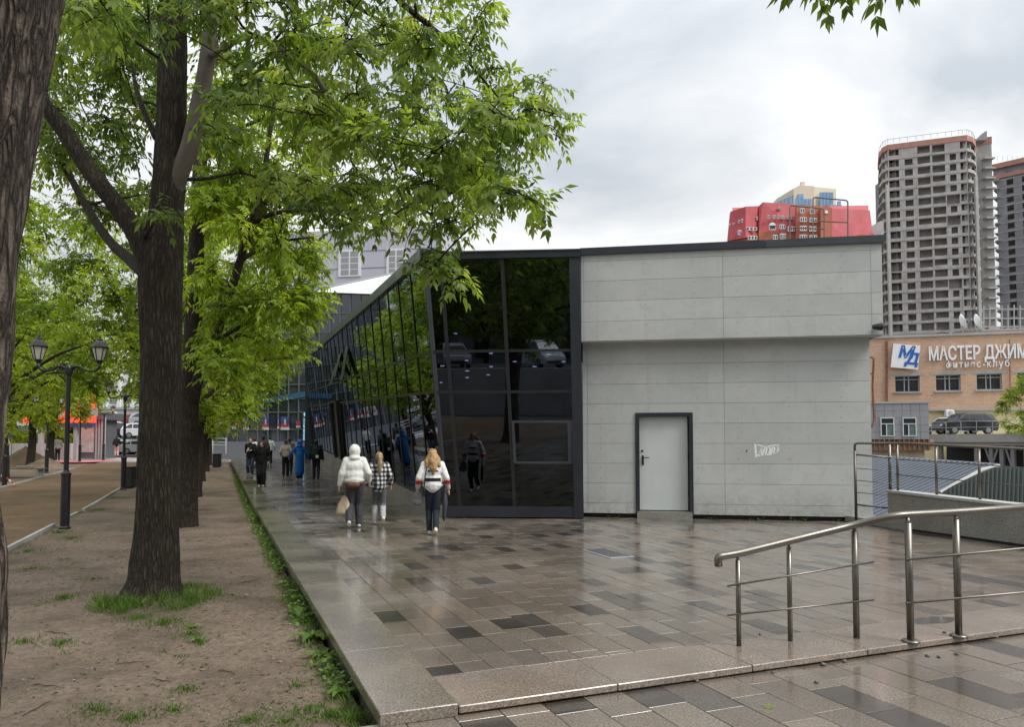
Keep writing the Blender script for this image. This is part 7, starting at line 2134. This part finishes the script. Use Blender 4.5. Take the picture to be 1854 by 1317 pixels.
def person(label, px, py, D, hgt, rz, legs, hands, jacket, trousers, shoes, hair=None, hair_m='brown', hood=False, hem=0.86, jr=1.0, tr=1.0, coat=False, skin_face=True, group='people walking'):
    """legs: ((x,y,z) ankle L, R); hands: wrist L, R (local metres for a 1.70 m figure); +y is forward"""
    b = at(px, py, D)
    z_ = gz(b.y) + (0.0 if True else 0)
    root = empty('person', (b.x, b.y, z_ + 0.004), rz, label, 'person', group)
    k = hgt / 1.70; root.scale = (k, k, k)
    hipc = Vector((0, 0, 0.91)); sh = Vector((0, 0.01, 1.385))
    hipL, hipR = Vector((-0.09, 0, 0.90)), Vector((0.09, 0, 0.90))
    aL, aR = Vector(legs[0]), Vector(legs[1])
    kL, kR = ik(hipL, aL, 0.435, 0.415, (0, 1, 0.1)), ik(hipR, aR, 0.435, 0.415, (0, 1, 0.1))
    sL, sR = Vector((-0.165, 0.0, 1.385)), Vector((0.165, 0.0, 1.385))
    wL, wR = Vector(hands[0]), Vector(hands[1])
    eL, eR = ik(sL, wL, 0.285, 0.255, (-0.35, -1, -0.1)), ik(sR, wR, 0.285, 0.255, (0.35, -1, -0.1))
    head = Vector((0, 0.025, 1.585))
    pr = [('e', head, (0.076, 0.095, 0.112)), ('c', [(0, 0.0, 1.40), (0, 0.01, 1.50)], [0.055, 0.052]), ('e', (0, 0.045, 1.535), (0.055, 0.07, 0.06)),
          ('c', [(0, 0.125, 1.57), (0, 0.135, 1.555)], [0.012, 0.015]), ('e', (-0.078, 0.02, 1.58), (0.012, 0.022, 0.032)), ('e', (0.078, 0.02, 1.58), (0.012, 0.022, 0.032)),
          ('e', (0, 0.105, 1.52), (0.026, 0.02, 0.012)), ('e', (-0.035, 0.092, 1.615), (0.03, 0.02, 0.012)), ('e', (0.035, 0.092, 1.615), (0.03, 0.02, 0.012)),
          ('e', (0, 0, 1.24), (0.15, 0.095, 0.20)), ('e', (0, 0, 1.02), (0.135, 0.09, 0.17)),
          ('c', [hipL, kL, aL], [0.075, 0.052, 0.036]), ('c', [hipR, kR, aR], [0.075, 0.052, 0.036]),
          ('c', [(-0.05, 0, 1.36), sL, eL, wL], [0.05, 0.05, 0.038, 0.027]), ('c', [(0.05, 0, 1.36), sR, eR, wR], [0.05, 0.05, 0.038, 0.027])]
    pr += hand_prims(wL, (wL - eL).normalized() * 0.6 + Vector((0, 0, -0.4)), (0.2, 1, 0)) + hand_prims(wR, (wR - eR).normalized() * 0.6 + Vector((0, 0, -0.4)), (-0.2, 1, 0))
    for a in (aL, aR): pr.append(('c', [a, a + Vector((0, 0.08, -0.045))], [0.035, 0.03]))
    blob('body', pr, M['skin'], root, 0.0115, 2)
    for sx in (-1, 1):
        mb = MB(); mb.ell((sx * 0.033, 0.108, 1.592), (0.012, 0.008, 0.008), 8, 6); mb.build('eye', M['blackplastic'], root, local=True)
    # clothes
    j = jr
    jp = [('e', (0, 0, 1.27), (0.185 * j, 0.130 * j, 0.17)), ('e', (0, 0, 1.10), (0.185 * j, 0.135 * j, 0.18)), ('c', [(0, 0, hem + 0.06), (0, 0, 1.0)], [0.15 * j, 0.15 * j]),
          ('c', [(-0.07, 0, 1.375), sL, eL, wL.lerp(eL, 0.08)], [0.08 * j, 0.074 * j, 0.062 * j, 0.046 * j]), ('c', [(0.07, 0, 1.375), sR, eR, wR.lerp(eR, 0.08)], [0.08 * j, 0.074 * j, 0.062 * j, 0.046 * j]), ('c', [(0, 0, 1.38), (0, 0.0, 1.455)], [0.09, 0.072])]
    if coat:
        jp += [('c', [(0, 0, 0.36), (0, 0, 0.7), (0, 0, 1.1)], [0.20, 0.19, 0.18])]
    else:
        jp += [('e', (0, 0, hem + 0.05), (0.185 * j, 0.14 * j, 0.07))]
    if hood: jp += [('e', head + Vector((0, -0.03, 0.005)), (0.122, 0.132, 0.148)), ('e', (0, -0.05, 1.45), (0.125, 0.10, 0.07))]
    blob('coat' if coat else 'jacket', jp, jacket, root, 0.016, 6, 0.012)
    t_ = tr
    tp_ = [('e', (0, 0, 0.92), (0.155 * t_, 0.115 * t_, 0.09)), ('c', [hipL + Vector((0.01, 0, 0)), kL, aL + Vector((0, 0, 0.0))], [0.095 * t_, 0.078 * t_, 0.066 * t_]), ('c', [hipR - Vector((0.01, 0, 0)), kR, aR], [0.095 * t_, 0.078 * t_, 0.066 * t_])]
    blob('trousers', tp_, trousers, root, 0.016, 4, 0.014)
    for a, kk in ((aL, kL), (aR, kR)):
        sh_d = (a - kk); pitch = max(-0.2, min(1.1, -sh_d.y * 1.6)) if a.z > 0.10 else 0.0
        rm = Matrix.Rotation(-pitch, 3, 'X')
        def F_(v): return a + rm @ Vector(v)
        blob('shoe', [('c', [F_((0, -0.035, -0.045)), F_((0, 0.06, -0.05)), F_((0, 0.145, -0.055))], [0.043, 0.042, 0.032]), ('c', [F_((0, -0.01, 0.0)), F_((0, 0.03, -0.02))], [0.045, 0.04])], shoes, root, 0.012, 2)
    if hair == 'short': blob('hair', [('e', head + Vector((0, -0.02, 0.03)), (0.086, 0.098, 0.098)), ('e', head + Vector((0, -0.05, -0.02)), (0.08, 0.06, 0.08))], HAIR[hair_m], root, 0.014, 2, 0.02)
    elif hair == 'long': blob('hair', [('e', head + Vector((0, -0.02, 0.02)), (0.095, 0.105, 0.112)), ('c', [head + Vector((0, -0.06, 0.0)), (0, -0.085, 1.45), (0.01, -0.135, 1.32), (0.015, -0.14, 1.22)], [0.085, 0.10, 0.075, 0.035]), ('c', [head + Vector((-0.07, -0.03, 0)), (-0.10, -0.07, 1.46), (-0.12, -0.10, 1.36)], [0.045, 0.06, 0.03]), ('c', [head + Vector((0.07, -0.03, 0)), (0.10, -0.07, 1.46), (0.13, -0.10, 1.37)], [0.045, 0.06, 0.03])], HAIR[hair_m], root, 0.014, 2, 0.04)
    elif hair == 'tail': blob('hair', [('e', head + Vector((0, -0.02, 0.02)), (0.088, 0.10, 0.105)), ('c', [head + Vector((0, -0.10, 0.05)), (0.01, -0.17, 1.56), (0.01, -0.175, 1.42), (0.0, -0.165, 1.28), (0.005, -0.16, 1.20)], [0.04, 0.055, 0.06, 0.045, 0.02])], HAIR[hair_m], root, 0.013, 2, 0.03)
    return root
def rope(root, name, pts, r, m): MB().tube([Vector(p) for p in pts], r, 8).build(name, m, root, local=True, smooth=True)
AW = 0.21                                              # people walking away follow the walkway direction
# nearest three, seen from behind
p1 = person('person in white hooded fleece with hood up carrying a canvas bag', 641, 956, 15.1, 1.66, AW, ((-0.10, -0.16, 0.16), (0.10, 0.10, 0.085)), ((-0.30, 0.05, 0.88), (0.30, 0.10, 0.95)), CL['white'], CL['charcoal'], CL['shoe_w'], None, hood=True, jr=1.22, tr=1.15, hem=0.93)
mb = MB(); mb.ell((-0.02, -0.17, 0.90), (0.15, 0.06, 0.075)); blob('waist_bag', [('e', (-0.02, -0.165, 0.89), (0.14, 0.055, 0.065)), ('c', [(-0.17, -0.10, 0.92), (0.0, -0.17, 0.92), (0.15, -0.10, 0.93)], [0.025, 0.03, 0.025])], CL['brown'], p1, 0.013, 2)
bag = empty('canvas_bag', p1.matrix_basis @ Vector((-0.36, 0.0, 0.2)), label='pale canvas bag hanging from the hand of the person in white', cat='bag')
bl = at(621, 940, 15.1); bag.location = (bl.x, 15.1, 0.35)
blob('bag_body', [('c', [(-0.07, 0, -0.02), (-0.045, 0, 0.10), (0.02, 0, 0.26)], [0.075, 0.07, 0.045]), ('c', [(0.08, 0, -0.02), (0.075, 0, 0.10), (0.06, 0, 0.26)], [0.075, 0.07, 0.045]), ('c', [(-0.07, 0, -0.03), (0.08, 0, -0.03)], [0.075, 0.075]), ('c', [(0, 0, 0.0), (0.02, 0, 0.2)], [0.08, 0.06])], CL['canvas'], bag, 0.014, 4, 0.015)
rope(bag, 'strap', [(0.02, 0.02, 0.28), (0.07, 0.02, 0.42), (0.10, 0.03, 0.52), (0.06, 0.02, 0.42), (0.06, 0, 0.27)], 0.012, CL['canvas'])
p2 = person('person with long ponytail in a black and white plaid shirt', 686, 948, 15.7, 1.52, AW, ((-0.09, 0.08, 0.085), (0.09, -0.22, 0.19)), ((-0.28, 0.06, 0.92), (0.27, 0.05, 0.92)), CL['plaid'], CL['grey2'], CL['shoe_w'], 'tail', 'straw', jr=1.2, hem=0.86)
p3 = person('person with long blond hair in a white jacket with red cuffs and black band', 783, 972, 14.0, 1.60, 0.12, ((-0.06, 0.02, 0.085), (0.06, -0.20, 0.14)), ((-0.30, 0.05, 0.92), (0.31, 0.06, 0.90)), CL['sport'], CL['dk'], CL['shoe_w'], 'long', 'blonde', jr=1.15, hem=0.93, tr=0.92)
rope(p3, 'bag_strap', [(-0.12, -0.17, 1.36), (-0.155, -0.18, 1.15), (-0.17, -0.15, 0.95), (-0.2, -0.05, 0.80)], 0.010, CL['black'])
hb = empty('shoulder_bag', p3.location, label='small grey bag at the left hip of the blond person', cat='bag')
hl = at(757, 905, 14.0); hb.location = (hl.x, 14.05, 0.62)
blob('bag_body', [('e', (0, 0, 0.1), (0.10, 0.06, 0.12)), ('e', (-0.02, 0, 0.0), (0.12, 0.06, 0.08))], CL['grey'], hb, 0.016, 2, 0.03)
ub = empty('folded_umbrella', p3.location, label='dark folded umbrella held at the right of the blond person', cat='umbrella')
u0 = at(804, 890, 14.0); ub.location = (u0.x, 14.0, 0.25)
mb = MB(); mb.tube([(0, 0, 0.0), (0.0, 0, 0.08), (0.02, 0, 0.35), (0.025, 0, 0.5)], [0.008, 0.035, 0.045, 0.02], 10); mb.build('canopy', CL['charcoal'], ub, local=True, smooth=True)
mb = MB(); mb.tube([(0.025, 0, 0.5), (0.03, 0, 0.68)], 0.012, 8); mb.build('handle', M['steel'], ub, local=True)
# middle group
p4 = person('person in a long blue hooded raincoat with arms held out', 542, 876, 31.0, 1.68, 0.2, ((-0.07, 0.02, 0.085), (0.07, -0.05, 0.09)), ((-0.42, 0.05, 0.98), (0.34, 0.10, 0.90)), CL['blue'], CL['black'], CL['shoe_w'], None, hood=True, coat=True)
p5 = person('person in dark green jacket and backpack right of the blue raincoat', 572, 868, 31.5, 1.70, 0.2, ((-0.09, 0.10, 0.085), (0.09, -0.12, 0.12)), ((-0.28, 0.05, 0.85), (0.28, 0.05, 0.85)), CL['green'], CL['charcoal'], CL['shoe_k'], 'short', 'black', jr=1.3, hem=0.84)
bp = empty('backpack', p5.location, label='dark backpack with a pale tag worn over the green jacket', cat='backpack')
bq = p5.location + Vector((0.05, -0.30, 0.98)); bp.location = bq
blob('pack', [('e', (0, 0, 0.15), (0.16, 0.10, 0.24)), ('e', (0, -0.05, 0.05), (0.13, 0.07, 0.12))], CL['green'], bp, 0.018, 3, 0.02)
mb = MB(); mb.bev((0.1, -0.13, 0.0), (0.12, 0.02, 0.12), 0.01); mb.build('tag', M['white'], bp, local=True)
p6 = person('person in a beige top and black trousers left of the blue raincoat', 517, 862, 33.5, 1.66, 0.25, ((-0.08, -0.14, 0.10), (0.08, 0.10, 0.085)), ((-0.22, 0.12, 1.0), (0.24, 0.12, 0.98)), CL['beige'], CL['black'], CL['shoe_k'], 'short', 'brown', hem=0.95)
p7 = person('person in grey partly hidden behind the beige top', 524, 856, 36.5, 1.72, 0.2, ((-0.08, 0.1, 0.085), (0.08, -0.1, 0.1)), ((-0.24, 0.05, 0.92), (0.25, 0.05, 0.92)), CL['grey'], CL['black'], CL['shoe_k'], 'short', 'brown')
p8 = person('person in black with hood and wide trousers walking towards the camera on the kerb', 473, 884, 27.6, 1.66, math.pi + 0.25, ((-0.08, 0.10, 0.085), (0.08, -0.06, 0.10)), ((-0.24, 0.06, 0.95), (0.24, 0.06, 0.95)), CL['black'], CL['black'], CL['shoe_w'], 'long', 'brown', hood=False, tr=1.3, jr=1.1, hem=0.88)
p9 = person('person in black jacket and blue jeans looking at a phone', 453, 859, 33.5, 1.74, math.pi + 0.1, ((-0.09, 0.05, 0.085), (0.09, -0.03, 0.085)), ((-0.10, 0.26, 1.18), (0.10, 0.24, 1.15)), CL['black'], CL['navy'], CL['shoe_w'], 'short', 'brown', jr=1.15)
ph = empty('phone', p9.location, label='phone held by the person in black jacket and jeans', cat='phone'); ph.location = p9.location + Vector((0.0, -0.30, 1.24))
mb = MB(); mb.bev((0, 0, 0), (0.08, 0.015, 0.15), 0.004, Matrix.Rotation(-0.6, 3, 'X')); mb.build('case', M['greyclad'], ph, local=True)
p10 = person('tall person in charcoal coat behind the two in black', 476, 855, 38.0, 1.84, 0.2, ((-0.09, 0.08, 0.085), (0.09, -0.08, 0.09)), ((-0.26, 0.05, 0.9), (0.26, 0.05, 0.9)), CL['charcoal'], CL['charcoal'], CL['shoe_k'], 'short', 'black', jr=1.25, hem=0.78)
p11 = person('person in a white shirt farthest away near the glass hall', 488, 838, 46.0, 1.72, 0.4, ((-0.08, 0.08, 0.085), (0.08, -0.08, 0.09)), ((-0.3, 0.05, 0.92), (0.3, 0.05, 0.92)), CL['wshirt'], CL['black'], CL['shoe_k'], 'short', 'black')
p12 = person('person in pale shirt mostly hidden behind the person with the phone', 461, 852, 40.0, 1.70, 0.1, ((-0.08, 0.05, 0.085), (0.08, -0.05, 0.09)), ((-0.25, 0.05, 0.92), (0.25, 0.05, 0.92)), CL['wshirt'], CL['navy'], CL['shoe_k'], 'short', 'brown')
# far pedestrians by the street
for px, py, D, jk, trs, lab in ((104, 838, 52.0, 'white', 'charcoal', 'pedestrian in white by the second left trunk'), (8, 838, 54.0, 'wshirt', 'navy', 'pedestrian in pale top at the left edge near the yellow sign'), (211, 818, 60.0, 'black', 'pink', 'pedestrian in black before the parked cars')):
    person(lab, px, py, D, 1.7, 0.6, ((-0.08, 0.1, 0.085), (0.08, -0.1, 0.1)), ((-0.25, 0.05, 0.92), (0.25, 0.05, 0.92)), CL[jk], CL[trs], CL['shoe_k'], 'short', 'brown', group='people by the street')
bpy.context.view_layer.update()
dg = bpy.context.evaluated_depsgraph_get()
for o in LIVE:
    me = bpy.data.meshes.new_from_object(o.evaluated_get(dg))
    me.polygons.foreach_set('use_smooth', [True] * len(me.polygons))
    old = o.data; nm = old.name
    o.modifiers.clear(); o.data = me
    bpy.data.meshes.remove(old); me.name = nm
# ---------------------------------------------------------------- small things
def pebble(px, py, z, r, lab, seed):
    c = G(px, py, z); mb = MB()
    mb.ell((0, 0, r * 0.45), (r, r * 0.8, r * 0.55), 10, 7)
    mb.v = [q * (1 + 0.25 * mnoise.noise(q * (1.3 / r) + Vector((seed, 0, 0)))) for q in mb.v]
    o = mb.build('pebble', M['stone'], smooth=True); o.location = c; o.rotation_euler = (0, 0, seed)
    tag(o, lab, 'stone', 'pebbles on the front pavement')
for i, (px, py, z, r, lab) in enumerate(((1262, 1236, FRONT, .020, 'pebble on the front pavement left of all others'), (1400, 1220, FRONT, .018, 'pale flat pebble near the plaza edge, second from the left'), (1490, 1206, FRONT, .024, 'pale pebble touching the plaza edge before the first posts'), (1529, 1200, FRONT, .022, 'dark pebble right of the pale one at the plaza edge'), (1478, 1238, FRONT, .020, 'lone dark pebble further out below the pale one'), (1679, 1190, FRONT, .022, 'left of the three dark pebbles between the flanged posts'), (1700, 1192, FRONT, .022, 'middle of the three dark pebbles between the flanged posts'), (1732, 1187, FRONT, .020, 'right of the three dark pebbles, below the last post'), (1710, 1147, 0.004, .018, 'pebble on the granite band between the flanged posts'), (1805, 1156, 0.004, .016, 'pebble on the granite band right of the last post'), (1376, 1150, 0.002, .014, 'dark pebble on the paving between the first two posts'))):
    pebble(px, py, z, r, lab, i + 1)
# fallen green leaf
lf = G(1393, 1283, FRONT); root = empty('fallen_leaf', lf, label='small green leaf lying on the wet front pavement', cat='leaf')
for i in range(5):
    t = i * 1.25; d = Vector((math.cos(t), math.sin(t), 0.5)).normalized(); s = Vector((-d.y, d.x, 0))
    mb = MB(); mb.add([d * 0.004, d * 0.03 + s * 0.014, d * 0.06 + Vector((0, 0, -0.008)), d * 0.03 - s * 0.014], [(0, 1, 2, 3)])
    me = mb.mesh('leaflet'); a_ = me.attributes.new('tint', 'FLOAT', 'POINT'); a_.data.foreach_set('value', np.full(4, 0.9, np.float32)); link_mesh('leaflet', me, M['leaf'], root)
# dead twigs on the soil
for i, (x0, y0, x1, y1, lab) in enumerate(((40, 1300, 95, 1275, 'curved dead twig lying at the lower left on the soil'), (82, 1148, 125, 1153, 'thin dead twig left of the grass at the big tree'), (280, 1237, 312, 1239, 'short straight twig in the middle of the bare soil'), (395, 1215, 425, 1222, 'twig on the bare soil right of the middle'), (210, 1205, 260, 1202, 'faint twig below the grass at the big tree'), (322, 1205, 335, 1198, 'tiny twig right of the dandelion'), (430, 1060, 470, 1050, 'twig near the kerb beside the big tree'), (60, 1240, 110, 1252, 'bent twig near the left trunk'))):
    a, b = G(x0, y0, SOIL), G(x1, y1, SOIL)
    pts = []
    for k in range(5):
        p = a.lerp(b, k / 4); p.z = soil_z(p.x, p.y) + 0.007 + 0.008 * (k % 2); p.y += 0.008 * math.sin(k * 2.1 + i); pts.append(p)
    mb = MB(); mb.tube(pts, [0.003, 0.0045, 0.004, 0.0035, 0.0015], 6); o = mb.build('twig', M['twig'], smooth=True); tag(o, lab, 'twig')
# bits of leaf litter on soil
rg = np.random.default_rng(8); n = 7000
uu = rg.uniform(-4, 14, n); nn2 = rg.uniform(-4.3, -0.1, n); P3 = []
for a, b in zip(uu, nn2):
    p = UN(a, b); P3.append((p.x, p.y, soil_z(p.x, p.y) + 0.004))
P3 = np.array(P3); D3 = nrm_rows(rg.normal(0, 1, (n, 3)) * np.array([1, 1, 0.15])); L3 = rg.uniform(0.012, 0.05, n)
tl_ = leaf('leaf_litter', (0.035, 0.022, 0.014), (0.07, 0.045, 0.025), (0.15, 0.11, 0.06), 0.05)
me = leaflet_mesh('leaf_litter', P3, D3, nrm_rows(np.cross(D3, np.array([0, 0, 1.0]) + rg.normal(0, 0.2, (n, 3)))) * (L3 * 0.22)[:, None], L3, rg.uniform(0, 1, n), tl_)
tag(link_mesh('leaf_litter', me), 'brown leaf crumbs and seeds scattered on the soil', 'litter', kind='stuff')
n = 1500; mb = MB()
for _ in range(n):
    a, b = rg.uniform(-4, 12), rg.uniform(-4.3, -0.05); p = UN(a, b); r = float(abs(rg.normal(0, 0.007)) + 0.003)
    p.z = soil_z(p.x, p.y) + r * 0.3
    mb.lathe(p, [(r * 0.6, -r * 0.5), (r, 0.0), (r * 0.6, r * 0.5)], 5, Matrix.Rotation(float(rg.uniform(0, 3)), 3, 'Z'))
tag(mb.build('gravel', M['stone_pale']), 'small stones and crumbs scattered over the soil', 'gravel', kind='stuff')
# moss and tiny weeds in the gap at the foot of the pavilion
n = 420; A = rg.uniform(-2.9, wall.len, n); k = np.array([mnoise.noise(Vector((a * 2.2, 1, 1))) > 0.02 for a in A]); A = A[k]; n = len(A)
P3 = np.array([tuple(wall.pt(a, rg.uniform(0.0, 0.05), (0.30 if a < 0 else -0.06) + rg.uniform(0.02, 0.06))) for a in A])
D3 = nrm_rows(rg.normal(0, 1, (n, 3)) + np.array([0, -0.3, 0.7])); L3 = rg.uniform(0.02, 0.06, n)
me = leaflet_mesh('wall_weeds', P3, D3, nrm_rows(np.cross(D3, rg.normal(0, 1, (n, 3)))) * (L3 * 0.3)[:, None], L3, rg.uniform(0.2, 1, n), M['grass'])
tag(link_mesh('wall_weeds', me), 'tiny weeds in the gap at the foot of the pavilion wall', 'weeds', kind='stuff')
# round drain grate and dark joint on the plaza
gc = G(1100, 1003); gr = empty('drain_grate', gc, label='grey drain grate set in the paving before the door', cat='drain')
rmt = Matrix.Rotation(UANG, 3, 'Z')
mb = MB(); mb.bev((0, 0, 0.004), (0.9, 0.42, 0.012), 0.003, rmt); mb.build('frame', M['greyclad'], gr, local=True)
for i in range(9):
    mb = MB(); mb.bev(rmt @ Vector((-0.38 + i * 0.095, 0, 0.013)), (0.05, 0.36, 0.008), 0.002, rmt); mb.build('bar', M['fascia'], gr, local=True)
